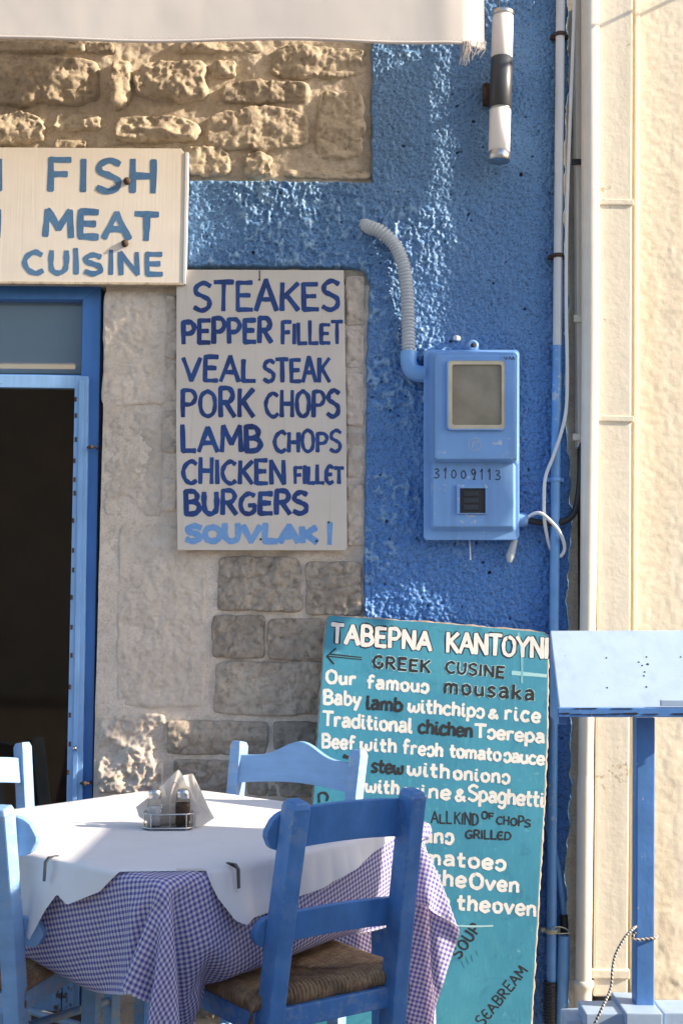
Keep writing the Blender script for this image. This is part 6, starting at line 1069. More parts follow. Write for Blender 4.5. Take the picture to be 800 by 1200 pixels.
[760,17,16,17,17,17,16,15,15,17,-3,11,19,21,-1,-9,2,6,8,8,8,9,8,9,8,9,8,9,8,9,8,9,8,9,8,9,8,8,9,8,8,9,8,9,8,10,10,11,0,-3,6,0,-34,-16,-12,-27,-32,-31,-32,-31,-33,-32,-32,-32,-32,-33,-32,-32,-32,-32,-32,-32,-33,-32,-32,-32],
[788,17,17,17,17,17,16,15,16,16,-3,9,15,20,-7,1,5,8,9,8,9,8,9,8,9,8,9,8,9,8,8,9,8,9,8,9,8,9,8,8,9,8,8,9,8,9,10,5,11,-4,-22,-7,-9,-10,-26,-34,-31,-32,-32,-32,-33,-32,-32,-32,-33,-32,-32,-32,-32,-32,-32,-33,-32,-32,-32,-32],
[816,18,17,17,17,17,16,16,15,16,-2,7,11,20,-5,3,9,8,9,8,9,8,9,8,9,8,9,8,9,8,9,8,9,8,8,9,8,9,8,9,8,8,9,8,8,9,10,10,7,0,5,-17,-45,-33,-18,-27,-32,-32,-32,-33,-32,-32,-32,-32,-33,-32,-32,-32,-32,-32,-33,-32,-32,-32,-32,-32],
[839,23,17,18,17,17,16,16,15,16,-1,7,8,16,-1,9,8,9,8,9,8,9,8,9,8,9,8,8,9,8,9,8,9,8,9,8,9,8,8,9,8,9,8,9,6,5,3,1,-2,2,2,-5,-40,-32,-24,-32,-32,-32,-32,-32,-32,-32,-32,-33,-32,-32,-32,-32,-32,-33,-32,-32,-32,-32,-32,-32],
[859,27,22,17,17,17,17,17,15,13,5,4,9,8,8,9,8,9,8,9,8,9,8,9,8,9,8,9,8,9,8,9,8,8,9,8,8,9,9,8,7,6,4,2,0,-2,-2,-2,1,2,0,-1,-27,-35,-25,-32,-33,-32,-32,-32,-32,-32,-33,-32,-32,-32,-32,-32,-32,-33,-32,-32,-32,-32,-32,-33],
[879,26,27,22,17,17,17,17,16,12,8,4,8,9,9,8,9,8,9,8,9,8,9,8,8,9,8,9,8,9,8,9,8,9,9,8,7,6,4,3,-1,-2,-2,-1,0,0,0,0,0,1,0,2,-15,-38,-27,-32,-32,-32,-32,-32,-32,-33,-32,-32,-32,-32,-32,-33,-32,-32,-32,-32,-32,-33,-32,-32],
[899,26,27,27,20,18,17,17,16,13,10,3,9,9,9,8,9,8,9,8,9,8,9,8,9,8,9,8,8,9,9,9,7,6,5,3,0,-2,-3,-1,0,0,0,0,0,-1,1,0,0,0,1,0,-5,-33,-32,-31,-32,-32,-32,-33,-32,-32,-32,-32,-32,-33,-32,-32,-32,-32,-32,-32,-33,-32,-32,-32],
[916,29,25,28,27,20,18,17,16,14,11,4,9,10,8,9,8,8,9,8,9,8,9,8,9,8,9,9,8,6,5,3,1,-2,-3,-1,0,0,0,-1,1,0,0,0,-1,1,0,0,0,0,0,0,0,-27,-32,-32,-32,-32,-33,-32,-32,-32,-32,-32,-33,-32,-32,-32,-32,-32,-33,-32,-32,-32,-32,-32],
[931,30,29,27,27,27,20,18,16,15,12,5,9,10,8,9,8,9,8,9,8,8,9,9,8,7,5,3,2,-2,-3,-1,0,0,0,0,0,0,-1,0,1,0,0,-1,0,1,0,0,0,0,0,0,4,-20,-34,-32,-33,-32,-32,-32,-32,-32,-33,-32,-32,-32,-32,-32,-33,-32,-32,-32,-32,-32,-33,-32],
[946,30,30,29,27,26,29,20,17,16,12,7,9,10,9,8,8,9,8,10,8,6,6,4,2,-1,-3,-2,0,0,0,0,0,-1,1,0,0,0,-1,1,0,0,0,-1,1,0,0,-1,0,1,0,0,3,-11,-33,-33,-32,-32,-32,-32,-32,-33,-32,-32,-32,-32,-33,-32,-32,-32,-32,-33,-32,-32,-32,-32],
[962,29,30,29,29,28,26,30,20,16,12,10,9,10,9,9,8,7,6,4,3,-1,-2,-3,0,0,0,0,-1,1,0,0,-1,0,1,0,0,-1,0,1,0,0,-1,0,1,0,0,-1,1,0,0,0,2,-5,-30,-32,-32,-32,-32,-33,-32,-32,-32,-32,-33,-32,-32,-32,-32,-33,-32,-32,-32,-32,-32,-33],
[976,30,30,30,29,28,29,25,26,26,13,10,11,9,5,5,3,0,-1,-3,-1,0,0,-1,1,0,0,-1,1,0,0,0,-1,1,0,0,0,-1,0,1,0,-1,0,0,1,0,-1,0,1,0,0,0,0,2,-25,-33,-32,-32,-33,-32,-32,-32,-32,-33,-32,-32,-32,-32,-33,-32,-32,-32,-32,-33,-32,-32],
[974,32,33,32,32,32,31,31,26,31,21,4,4,2,-1,-2,-1,-1,0,0,0,0,-1,1,0,0,-1,0,1,0,0,-1,0,1,0,0,-1,0,0,0,1,-1,0,0,0,1,-1,0,1,0,0,-1,1,4,-18,-33,-33,-32,-32,-32,-32,-33,-32,-32,-32,-32,-33,-32,-32,-32,-32,-33,-32,-32,-32,-32],
[967,32,30,32,32,32,32,33,32,34,27,0,-2,-1,0,0,0,0,0,0,0,-1,0,1,0,0,-1,0,1,0,0,-1,0,0,1,-1,0,0,0,0,0,0,0,0,0,0,0,0,0,0,0,0,1,2,-8,-33,-32,-32,-32,-33,-32,-32,-32,-32,-33,-32,-32,-32,-32,-33,-32,-32,-32,-32,-33,-32],
[960,32,33,33,33,32,32,32,30,28,33,2,0,0,0,0,0,0,0,0,0,-1,1,0,0,-1,0,0,1,0,-1,0,0,0,0,0,0,0,0,0,0,0,0,0,0,0,0,0,0,0,0,1,0,1,-2,-29,-32,-32,-33,-32,-32,-32,-32,-33,-32,-32,-32,-33,-32,-32,-32,-32,-33,-32,-32,-32],
[955,33,32,32,32,32,31,32,29,31,34,9,-1,-1,0,0,0,0,0,0,-1,1,0,0,0,-1,1,-1,0,0,0,0,0,0,0,0,0,0,0,0,0,0,0,0,0,0,0,0,0,0,1,0,0,0,3,-23,-33,-33,-32,-32,-32,-33,-32,-32,-32,-32,-33,-32,-32,-32,-33,-32,-32,-32,-32,-33],
[950,29,32,32,32,32,33,32,32,28,35,16,-3,0,0,0,0,0,0,-1,0,1,0,0,-1,0,1,0,-1,0,0,0,0,0,0,0,0,0,0,0,0,0,0,0,0,0,0,0,0,0,1,0,0,-1,5,-16,-33,-32,-32,-33,-32,-32,-32,-32,-33,-32,-32,-32,-32,-33,-32,-32,-32,-32,-33,-32],
[940,31,32,32,32,32,32,32,32,32,32,23,-2,0,0,0,0,0,0,0,0,0,0,0,-1,1,0,0,-1,0,1,0,-1,0,0,0,0,0,0,0,0,0,0,0,0,0,0,0,0,0,1,0,0,-1,3,-7,-31,-33,-32,-32,-32,-32,-33,-32,-32,-32,-32,-33,-32,-32,-32,-32,-33,-32,-32,-32],
[930,33,31,33,32,32,32,32,32,31,32,28,5,-3,-1,1,0,0,0,0,0,0,0,-1,0,1,0,0,-1,0,1,0,0,-1,0,0,0,0,0,0,0,0,0,0,0,0,0,0,0,0,1,0,-1,0,1,0,-27,-33,-32,-32,-32,-33,-32,-32,-32,-33,-32,-32,-32,-32,-33,-32,-32,-32,-32,-33],
[922,32,32,32,32,32,32,32,32,31,32,32,11,-4,0,0,0,0,-1,1,0,0,0,-1,1,0,0,0,-1,1,0,0,-1,0,0,0,0,0,0,0,0,0,0,0,0,0,0,0,0,0,0,1,-1,1,0,4,-22,-33,-32,-33,-32,-32,-32,-33,-32,-32,-32,-32,-33,-32,-32,-32,-32,-33,-32,-32],
[914,32,32,32,32,32,32,31,31,32,33,32,19,-4,0,0,0,-1,0,1,0,0,0,0,0,0,0,-1,1,0,0,0,-1,1,0,0,-1,0,0,0,0,0,0,0,0,0,0,0,0,0,0,0,0,1,0,3,-13,-33,-32,-32,-32,-32,-33,-32,-32,-32,-33,-32,-32,-32,-32,-33,-32,-32,-32,-32],
[906,32,32,32,31,32,32,31,32,32,32,33,24,-1,0,0,0,-1,1,0,0,0,-1,1,0,0,-1,0,1,0,0,-1,0,1,0,0,-1,0,1,0,-1,0,0,0,0,0,0,0,0,0,0,0,1,0,0,1,-4,-31,-32,-32,-33,-32,-32,-32,-32,-33,-32,-32,-32,-33,-32,-32,-32,-32,-33,-32],
[898,32,33,30,31,32,32,31,32,32,33,31,30,4,-1,0,-1,0,1,0,0,-1,0,1,0,0,0,0,0,0,0,-1,1,0,0,0,-1,1,0,0,-1,0,0,0,0,0,0,0,0,0,0,0,1,0,0,0,1,-26,-32,-33,-32,-32,-32,-33,-32,-32,-32,-33,-32,-32,-32,-32,-33,-32,-32,-32],
[890,33,30,31,32,32,31,32,32,32,32,32,33,11,-3,0,-1,1,0,0,0,-1,1,0,0,-1,0,1,0,0,-1,0,1,0,0,-1,0,1,0,0,-1,0,0,0,0,0,0,0,0,0,0,1,0,0,-1,0,5,-19,-34,-32,-32,-33,-32,-32,-32,-32,-33,-32,-32,-32,-33,-32,-32,-32,-32,-33],
[883,30,31,32,33,30,31,32,32,32,32,33,33,20,-4,-1,0,1,0,0,-1,1,0,0,0,-1,1,0,0,0,0,0,0,0,-1,0,1,0,0,-1,0,1,0,-1,0,0,0,0,0,0,0,1,0,0,-1,1,2,-10,-32,-33,-32,-32,-32,-32,-33,-32,-32,-32,-33,-32,-32,-32,-32,-33,-32,-32],
[877,28,31,33,30,31,32,32,32,32,32,32,33,26,-1,-1,1,0,0,-1,0,1,0,0,-1,0,1,0,0,-1,1,0,0,0,-1,1,0,0,0,-1,1,0,0,-1,0,0,0,0,0,0,0,1,0,-1,0,1,2,-4,-30,-32,-32,-32,-33,-32,-32,-32,-32,-33,-32,-32,-32,-33,-32,-32,-32,-32],
[872,25,32,32,29,31,32,32,32,32,33,32,31,31,5,-2,1,0,0,-1,0,1,0,0,-1,1,0,0,0,-1,1,0,0,0,0,0,0,0,-1,0,1,0,0,-1,0,0,0,0,0,0,0,0,1,-1,1,0,0,2,-24,-33,-33,-32,-32,-32,-32,-33,-32,-32,-32,-33,-32,-32,-32,-32,-33,-32],
[867,23,32,28,31,32,32,32,32,32,32,32,32,33,13,-3,0,0,-1,0,1,0,0,-1,0,1,0,0,-1,0,1,0,0,-1,1,0,0,0,-1,1,0,0,0,-1,1,0,0,-1,0,1,0,-1,0,0,1,0,0,4,-17,-34,-32,-32,-32,-33,-32,-32,-32,-33,-32,-32,-32,-32,-33,-32,-32,-32],
[863,20,29,30,31,31,32,32,32,32,32,33,32,33,22,-4,0,0,-1,1,0,0,-1,0,1,0,0,-1,0,1,0,0,-1,0,1,0,0,0,-1,1,0,0,-1,1,0,0,0,-1,1,0,0,-1,0,1,0,0,0,3,-9,-32,-32,-33,-32,-32,-32,-32,-33,-32,-32,-32,-33,-32,-32,-32,-32,-32],
[861,17,26,30,30,32,32,32,32,32,32,32,32,32,28,0,0,-1,0,1,0,0,-1,0,1,0,0,-1,1,0,0,0,-1,1,0,0,0,0,0,0,0,-1,0,1,0,0,-1,0,1,0,0,-1,0,1,0,0,-1,3,-3,-29,-32,-32,-32,-32,-33,-32,-32,-32,-33,-32,-32,-32,-32,-32,-32,-32],
[860,15,23,28,30,32,31,32,32,32,32,33,32,32,31,8,-3,-1,1,0,0,0,-1,0,0,1,-1,0,1,0,0,-1,0,1,0,0,-1,0,1,0,0,0,0,0,0,0,-1,1,0,0,0,-1,1,0,0,-1,0,1,3,-23,-33,-32,-33,-32,-32,-32,-33,-32,-32,-32,-32,-33,-32,-31,-32,-32],
[861,13,19,25,30,31,32,32,32,32,32,32,32,32,33,16,-4,-1,1,0,0,-1,0,0,0,0,0,0,1,0,0,-1,1,0,0,0,-1,1,0,0,-1,1,0,0,0,-1,0,1,0,0,-1,0,1,0,0,-1,1,0,4,-16,-33,-32,-32,-32,-33,-32,-32,-32,-32,-33,-32,-32,-31,-32,-32,-32],
[863,11,16,21,29,31,32,31,32,32,33,32,32,32,33,23,-3,0,0,0,0,-1,0,0,0,0,0,0,1,0,-1,0,1,0,0,-1,1,0,0,0,-1,1,0,0,0,-1,1,0,0,0,-1,1,0,0,-1,0,1,0,2,-7,-31,-32,-32,-33,-32,-32,-32,-33,-32,-32,-32,-31,-32,-32,-32,-32],
[868,9,12,16,27,31,31,32,32,32,32,32,32,32,32,30,1,-1,0,0,-1,0,0,0,0,0,0,0,0,1,-1,0,1,0,-1,0,1,0,0,-1,0,1,0,0,0,0,0,0,0,-1,1,0,0,0,-1,1,0,0,0,0,-27,-33,-32,-32,-32,-33,-32,-32,-32,-32,-31,-32,-32,-32,-32,-32],
[874,9,9,12,20,30,32,32,32,32,32,32,32,32,32,32,9,-3,0,-1,0,0,0,0,0,0,0,0,0,0,0,0,0,1,-1,0,1,0,0,-1,1,0,0,0,-1,1,0,0,0,-1,1,0,0,-1,0,1,0,0,-1,5,-22,-33,-32,-33,-32,-32,-32,-32,-31,-32,-32,-32,-32,-32,-32,-32],
[881,10,12,10,5,28,32,31,32,32,32,32,32,32,32,33,18,-4,0,-1,1,0,-1,0,0,0,0,0,0,0,0,0,0,0,0,0,1,0,-1,0,1,0,0,-1,0,1,0,0,0,0,0,0,0,-1,1,0,0,0,-1,4,-13,-33,-32,-32,-32,-32,-32,-31,-31,-32,-32,-32,-32,-32,-32,-32],
[890,12,11,4,-2,24,31,31,32,32,32,32,32,32,32,33,24,-2,-1,0,1,0,0,-1,0,0,0,0,0,0,0,0,0,0,0,0,0,1,-1,0,1,0,0,-1,1,0,0,-1,0,1,0,0,0,-1,1,0,0,-1,0,3,-6,-30,-32,-32,-32,-32,-30,-32,-32,-32,-32,-32,-32,-32,-32,-32],
[901,10,5,-2,-1,19,30,31,32,32,31,32,32,32,32,32,30,3,-2,1,0,0,0,-1,0,0,0,0,0,0,0,0,0,0,0,0,0,0,0,0,1,0,-1,1,0,0,0,-1,1,0,0,0,0,0,0,0,0,0,0,0,1,-26,-32,-32,-32,-30,-32,-32,-32,-32,-32,-32,-31,-32,-32,-32],
[910,5,0,-2,0,14,28,30,32,31,32,32,32,32,32,32,32,11,-4,1,0,0,-1,0,0,0,0,0,0,0,0,0,0,0,0,0,0,0,0,0,0,0,0,1,0,0,-1,0,1,0,0,0,0,0,0,0,0,0,0,0,4,-20,-33,-32,-28,-32,-32,-32,-32,-32,-32,-32,-32,-32,-32,-31],
[913,2,-2,0,0,9,26,30,31,31,32,32,31,32,32,32,33,20,-4,0,0,0,-1,0,0,0,0,0,0,0,0,0,0,0,0,0,0,0,0,0,0,0,0,1,0,0,-1,1,0,0,0,0,0,0,0,0,0,0,0,0,3,-12,-32,-27,-32,-32,-32,-32,-32,-32,-31,-32,-32,-32,-32,-32],
[913,0,0,0,0,5,23,29,31,31,32,31,32,32,32,32,32,26,-1,0,0,-1,0,0,0,0,0,0,0,0,0,0,0,0,0,0,0,0,0,0,0,0,0,1,0,-1,0,1,0,0,-1,0,1,0,0,0,0,0,0,1,0,-2,-28,-30,-31,-32,-32,-32,-32,-32,-32,-32,-32,-31,-32,-32],
[913,0,0,0,0,3,19,28,30,31,32,31,32,31,32,32,32,31,4,-1,0,-1,1,0,-1,0,0,0,0,0,0,0,0,0,0,0,0,0,0,0,0,0,0,0,0,0,1,0,0,0,-1,1,0,0,0,0,0,0,1,1,-1,0,-27,-34,-21,-32,-32,-32,-32,-32,-32,-32,-32,-32,-32,-32],
[913,0,0,0,0,1,16,27,29,31,31,31,31,32,32,32,31,33,13,-3,-1,1,0,0,-1,0,0,0,0,0,0,0,0,0,0,0,0,0,0,0,0,1,0,-1,0,0,1,0,0,-1,1,0,0,0,0,0,0,0,0,0,4,2,-28,-40,-18,-31,-32,-33,-32,-33,-32,-33,-32,-33,-33,-32],
[913,0,0,0,0,0,12,25,29,30,31,31,31,32,31,32,32,33,22,-4,-1,1,0,0,-1,0,1,0,-1,0,0,0,0,0,0,0,1,-1,0,0,1,0,0,-1,0,1,0,0,-1,0,1,0,0,0,0,0,2,2,2,-1,-4,-5,-19,-40,-28,-28,-32,-32,-32,-33,-32,-33,-32,-33,-32,-33],
[913,0,0,0,0,0,8,23,28,30,30,31,31,32,31,32,31,32,28,0,0,0,0,0,-1,1,0,0,-1,0,1,-1,0,0,0,1,0,0,-1,0,1,0,0,-1,0,1,0,0,-1,1,0,0,0,2,4,1,-3,-5,-5,-8,-12,-13,-17,-14,-29,-30,-32,-32,-31,-32,-32,-32,-33,-32,-32,-33],
[913,0,0,0,0,0,5,20,27,29,31,30,31,32,31,31,32,31,32,8,-3,0,0,-1,0,1,0,0,-1,0,1,0,-1,0,1,0,0,0,-1,1,0,0,0,-1,1,0,0,0,0,2,2,2,-1,-4,-6,-7,-8,-9,-10,-10,-10,-11,-16,-14,-15,-28,-27,-31,-32,-32,-32,-32,-32,-32,-32,-32],
[913,0,0,0,0,0,2,18,26,28,30,31,31,31,31,31,31,31,34,16,-4,0,0,-1,1,0,0,-1,0,1,0,0,-1,0,1,0,0,-1,0,1,0,0,-1,1,0,0,4,2,-1,-3,-6,-6,-7,-10,-9,-9,-8,-9,-9,-8,-11,-11,-13,-15,-14,-18,-26,-26,-29,-31,-33,-32,-32,-32,-32,-31],
[913,0,0,0,0,0,1,14,24,29,29,30,31,31,31,31,31,31,33,24,-3,0,0,0,0,0,0,-1,1,0,0,0,-1,1,0,0,0,-1,1,0,0,0,4,2,0,-3,-5,-6,-8,-9,-9,-9,-8,-9,-8,-9,-8,-9,-9,-8,-10,-11,-12,-14,-15,-16,-19,-26,-25,-26,-29,-31,-32,-32,-33,-32],
[913,0,0,0,0,0,0,11,22,28,29,30,30,31,31,30,31,31,32,29,3,-1,0,0,0,0,-1,0,1,0,0,-1,0,1,0,0,0,0,3,2,1,-3,-4,-6,-7,-8,-10,-9,-8,-9,-8,-9,-8,-9,-9,-8,-9,-8,-9,-8,-9,-11,-12,-13,-14,-16,-16,-22,-24,-26,-24,-28,-27,-31,-32,-33],
[913,0,0,0,0,0,0,7,20,28,29,29,30,30,31,30,31,31,30,34,10,-3,0,0,0,0,-1,1,0,0,0,0,0,0,1,4,1,-2,-4,-5,-7,-8,-10,-9,-8,-8,-9,-9,-8,-9,-8,-9,-9,-8,-9,-8,-9,-9,-8,-8,-9,-11,-11,-12,-14,-15,-16,-17,-23,-25,-24,-24,-28,-25,-29,-30],
[913,1,-1,0,0,0,0,5,16,27,29,30,29,30,30,31,30,32,27,35,20,-4,0,0,0,0,0,0,0,0,2,3,1,-1,-3,-6,-6,-8,-10,-9,-8,-8,-9,-9,-8,-9,-8,-9,-9,-8,-9,-8,-9,-8,-9,-9,-8,-9,-9,-7,-9,-10,-11,-12,-13,-14,-16,-17,-18,-23,-25,-24,-24,-26,-25,-28],
[906,7,1,-1,0,0,0,3,12,31,30,30,29,29,29,30,29,30,23,35,29,-1,0,0,-1,1,2,2,1,0,-3,-5,-6,-8,-9,-10,-8,-8,-9,-9,-8,-9,-8,-9,-8,-9,-9,-8,-9,-8,-9,-8,-9,-9,-8,-9,-8,-9,-9,-8,-7,-10,-12,-11,-13,-13,-15,-17,-16,-19,-25,-24,-24,-24,-24,-26],
[888,18,7,0,0,0,0,4,14,19,26,28,29,28,30,30,30,29,28,32,38,5,-1,0,3,0,-2,-5,-6,-7,-8,-9,-9,-9,-8,-9,-8,-9,-8,-9,-8,-9,-9,-8,-9,-8,-9,-8,-9,-9,-8,-9,-8,-9,-8,-9,-9,-8,-9,-8,-8,-9,-11,-12,-11,-13,-15,-16,-16,-17,-20,-25,-24,-24,-24,-23],
[866,23,15,9,3,-3,0,6,14,22,29,25,23,20,26,26,31,29,28,27,47,19,-3,1,-8,-8,-9,-9,-8,-9,-8,-9,-8,-9,-8,-9,-8,-9,-8,-9,-9,-8,-9,-8,-9,-8,-9,-9,-8,-9,-8,-9,-8,-9,-9,-8,-9,-8,-9,-8,-8,-8,-11,-12,-12,-12,-14,-15,-16,-17,-16,-22,-25,-24,-24,-23],
[842,24,24,13,10,6,-4,6,15,26,16,20,21,24,27,31,30,28,26,22,10,38,0,1,-14,-8,-8,-9,-8,-9,-8,-9,-8,-9,-8,-9,-9,-8,-9,-8,-9,-8,-9,-9,-8,-9,-8,-9,-8,-9,-9,-8,-9,-8,-9,-8,-9,-9,-8,-9,-7,-8,-11,-11,-12,-12,-13,-14,-16,-17,-16,-17,-23,-25,-24,-24],
[819,24,24,24,12,15,9,-2,15,19,19,21,30,26,25,28,10,24,28,13,13,19,6,5,-6,-17,-9,-9,-9,-8,-9,-8,-9,-8,-9,-8,-9,-8,-9,-9,-8,-9,-8,-9,-8,-9,-8,-9,-9,-8,-9,-8,-9,-8,-9,-9,-8,-9,-9,-8,-7,-8,-10,-11,-12,-12,-12,-14,-15,-17,-16,-17,-17,-25,-24,-24],
[796,24,24,24,24,12,21,17,17,18,18,19,19,16,15,11,24,24,19,23,13,17,4,-4,-7,-9,-16,-10,-9,-8,-9,-8,-9,-8,-9,-8,-9,-9,-8,-9,-8,-9,-8,-9,-9,-8,-9,-8,-9,-8,-9,-9,-8,-9,-8,-9,-8,-9,-9,-8,-8,-7,-9,-12,-11,-12,-12,-13,-15,-16,-16,-17,-16,-18,-25,-24],
[773,24,24,24,23,25,16,14,21,17,16,14,14,15,16,15,24,21,23,22,9,10,6,3,-14,-8,-9,-16,-10,-8,-9,-9,-8,-9,-8,-9,-8,-9,-8,-9,-9,-8,-9,-8,-9,-8,-9,-8,-9,-9,-8,-9,-8,-9,-8,-9,-9,-8,-9,-9,-7,-7,-9,-11,-12,-11,-12,-12,-14,-16,-16,-17,-16,-17,-18,-25],
[750,24,23,24,24,24,21,15,14,14,14,14,15,16,15,19,25,23,20,19,7,7,7,6,-15,-9,-10,-10,-15,-9,-9,-9,-8,-9,-8,-9,-8,-9,-9,-8,-9,-8,-9,-8,-9,-9,-8,-9,-8,-9,-8,-9,-9,-8,-9,-8,-9,-8,-9,-9,-8,-6,-9,-10,-12,-11,-12,-12,-13,-15,-16,-17,-16,-17,-16,-20],
[726,24,24,24,23,24,18,14,12,14,15,15,15,14,18,23,24,21,22,12,5,7,8,8,-6,-21,-8,-11,-10,-14,-9,-9,-8,-9,-8,-9,-9,-8,-9,-8,-9,-8,-9,-9,-8,-9,-8,-9,-8,-9,-9,-8,-9,-8,-9,-8,-9,-8,-9,-9,-8,-7,-7,-10,-12,-12,-11,-12,-13,-13,-16,-17,-16,-17,-16,-17],
[703,24,24,24,24,19,14,14,15,14,14,14,15,15,23,24,24,21,16,9,6,6,8,8,0,-21,-14,-9,-11,-10,-14,-9,-8,-9,-9,-8,-9,-8,-9,-9,-8,-9,-8,-9,-8,-9,-9,-8,-9,-8,-9,-8,-9,-9,-8,-9,-8,-9,-8,-9,-9,-6,-8,-9,-11,-12,-12,-11,-12,-13,-15,-16,-17,-17,-16,-16],
[680,24,24,25,21,14,14,14,14,15,14,14,15,20,25,24,21,20,12,8,5,10,6,7,7,-22,-18,-11,-10,-11,-10,-13,-8,-9,-9,-8,-9,-9,-8,-9,-8,-9,-8,-9,-9,-8,-9,-8,-9,-8,-9,-9,-8,-9,-8,-9,-8,-9,-8,-9,-9,-7,-7,-8,-11,-12,-12,-12,-11,-13,-14,-15,-17,-17,-16,-16],
[657,24,25,23,15,14,14,14,14,15,14,15,18,24,24,21,21,17,9,7,6,10,8,5,9,-12,-25,-16,-9,-11,-10,-12,-10,-9,-9,-8,-9,-9,-8,-9,-8,-9,-9,-8,-9,-8,-9,-9,-8,-9,-8,-9,-8,-9,-9,-8,-9,-8,-9,-9,-8,-8,-6,-8,-11,-11,-12,-12,-12,-11,-13,-16,-16,-16,-17,-16],
[634,25,25,15,14,15,14,14,14,15,14,16,25,23,21,21,20,13,8,6,8,9,9,5,9,-3,-23,-25,-12,-10,-10,-10,-12,-10,-9,-8,-9,-9,-8,-9,-9,-8,-9,-8,-9,-9,-8,-9,-8,-9,-9,-8,-9,-8,-9,-8,-9,-8,-9,-9,-8,-8,-7,-7,-10,-12,-11,-12,-12,-11,-13,-14,-16,-16,-17,-17],
[612,26,17,14,14,15,14,14,15,14,15,23,23,21,21,22,16,9,8,7,8,9,9,9,4,6,-21,-25,-21,-11,-9,-10,-11,-11,-9,-9,-9,-9,-8,-9,-9,-8,-9,-9,-8,-9,-8,-9,-9,-8,-9,-8,-9,-8,-9,-8,-9,-8,-9,-9,-9,-8,-6,-7,-9,-12,-12,-11,-12,-12,-11,-13,-16,-16,-17,-16],
[593,17,15,14,14,14,15,14,14,15,22,22,22,21,21,20,12,8,8,7,9,8,9,10,4,10,-16,-25,-24,-17,-10,-10,-10,-10,-10,-10,-9,-9,-8,-9,-9,-8,-9,-9,-8,-9,-9,-8,-9,-8,-9,-9,-8,-9,-8,-9,-8,-9,-8,-9,-9,-8,-7,-6,-8,-12,-11,-12,-12,-12,-11,-12,-15,-16,-17,-16],
[565,15,15,14,14,14,15,14,14,21,21,22,21,22,23,12,12,7,7,8,9,8,9,10,10,8,-11,-24,-24,-24,-13,-10,-10,-10,-9,-9,-10,-9,-9,-9,-9,-8,-9,-9,-8,-9,-9,-8,-9,-9,-8,-9,-8,-9,-8,-9,-8,-9,-8,-9,-9,-8,-7,-7,-7,-11,-11,-12,-12,-12,-12,-11,-13,-16,-17,-16],
[536,14,14,15,14,14,15,14,18,21,22,22,22,23,17,11,10,7,7,8,9,8,9,10,10,7,-1,-24,-24,-20,-24,-11,-10,-10,-10,-9,-10,-9,-9,-9,-9,-8,-9,-9,-9,-8,-9,-9,-8,-9,-8,-9,-8,-9,-9,-8,-9,-8,-8,-9,-9,-8,-8,-7,-6,-10,-12,-11,-12,-12,-12,-11,-12,-15,-17,-16]]

# ================================================================== TABLE SETTING
TC = np.array([-0.383, -0.762]); TR = math.radians(51.3); TZ = 0.762
table = thing('taverna_table', 'square blue-legged taverna table hidden under checked and white cloths', 'table', (TC[0], TC[1], 0), TR, world=False)
m_ = MB(); m_.box((0, 0, TZ-0.015), (0.845, 0.845, 0.026)); m_.build('tabletop', M_CHAIRF, table, 0.003)
m_ = MB()
for sg in (-1, 1): m_.box((0, sg*0.365, 0.69), (0.72, 0.02, 0.09)); m_.box((sg*0.365, 0, 0.69), (0.02, 0.71, 0.09))
m_.build('apron', M_CHAIRF, table, 0.002)
lg = None
for sx in (-1, 1):
    for sy in (-1, 1):
        if lg is None:
            m_ = MB(); t_, b_ = 0.024, 0.017
            m_.prism([(-b_, -b_, 0), (b_, -b_, 0), (b_, b_, 0), (-b_, b_, 0)], [(-t_, -t_, TZ-0.03), (t_, -t_, TZ-0.03), (t_, t_, TZ-0.03), (-t_, t_, TZ-0.03)]); o = m_.build('leg', M_CHAIRF, table, 0.002); lg = o.data
        else: o = new_obj('leg', lg, table)
        o.location = (sx*0.35, sy*0.35, 0)

# ---- gingham tablecloth (drape measured offline, stored as a small height table)
def gingham(name, dark, mid, light, n=143.0):
    s = NT(name); sep = s.n('ShaderNodeSeparateXYZ'); s.l(s.co.outputs['UV'], sep.inputs[0]); outs = []
    for ax in ('X', 'Y'):
        a = s.n('ShaderNodeMath', operation='MULTIPLY'); s.l(sep.outputs[ax], a.inputs[0]); a.inputs[1].default_value = n
        f = s.n('ShaderNodeMath', operation='FRACT'); s.l(a.outputs[0], f.inputs[0])
        g_ = s.n('ShaderNodeMath', operation='GREATER_THAN'); s.l(f.outputs[0], g_.inputs[0]); g_.inputs[1].default_value = 0.5; outs.append(g_.outputs[0])
    ad = s.n('ShaderNodeMath', operation='ADD'); s.l(outs[0], ad.inputs[0]); s.l(outs[1], ad.inputs[1])
    hf = s.n('ShaderNodeMath', operation='MULTIPLY'); s.l(ad.outputs[0], hf.inputs[0]); hf.inputs[1].default_value = 0.5
    o = s.n('ShaderNodeValToRGB'); o.color_ramp.interpolation = 'CONSTANT'; e = o.color_ramp.elements
    e[0].position = 0; e[0].color = col4(light); e[1].position = 0.25; e[1].color = col4(mid); x = e.new(0.75); x.color = col4(dark)
    s.l(hf.outputs[0], o.inputs[0])
    wv = s.noise(700, 2); s.set(Base_Color=o.outputs[0], Roughness=0.85, Specular_IOR_Level=0.15); s.bump(wv, 0.0006, 0.4)
    tr = s.n('ShaderNodeBsdfTranslucent'); s.l(s.mix(1.0, o.outputs[0], (1.0, 0.82, 0.80), 'MULTIPLY'), tr.inputs[0])
    mx = s.n('ShaderNodeMixShader'); mx.inputs[0].default_value = 0.28; s.l(s.b.outputs[0], mx.inputs[1]); s.l(tr.outputs[0], mx.inputs[2]); s.l(mx.outputs[0], s.out.inputs[0])
    return s.m
M_GING = gingham('blue_gingham', (0.13, 0.125, 0.44), (0.43, 0.41, 0.65), (0.82, 0.79, 0.84))
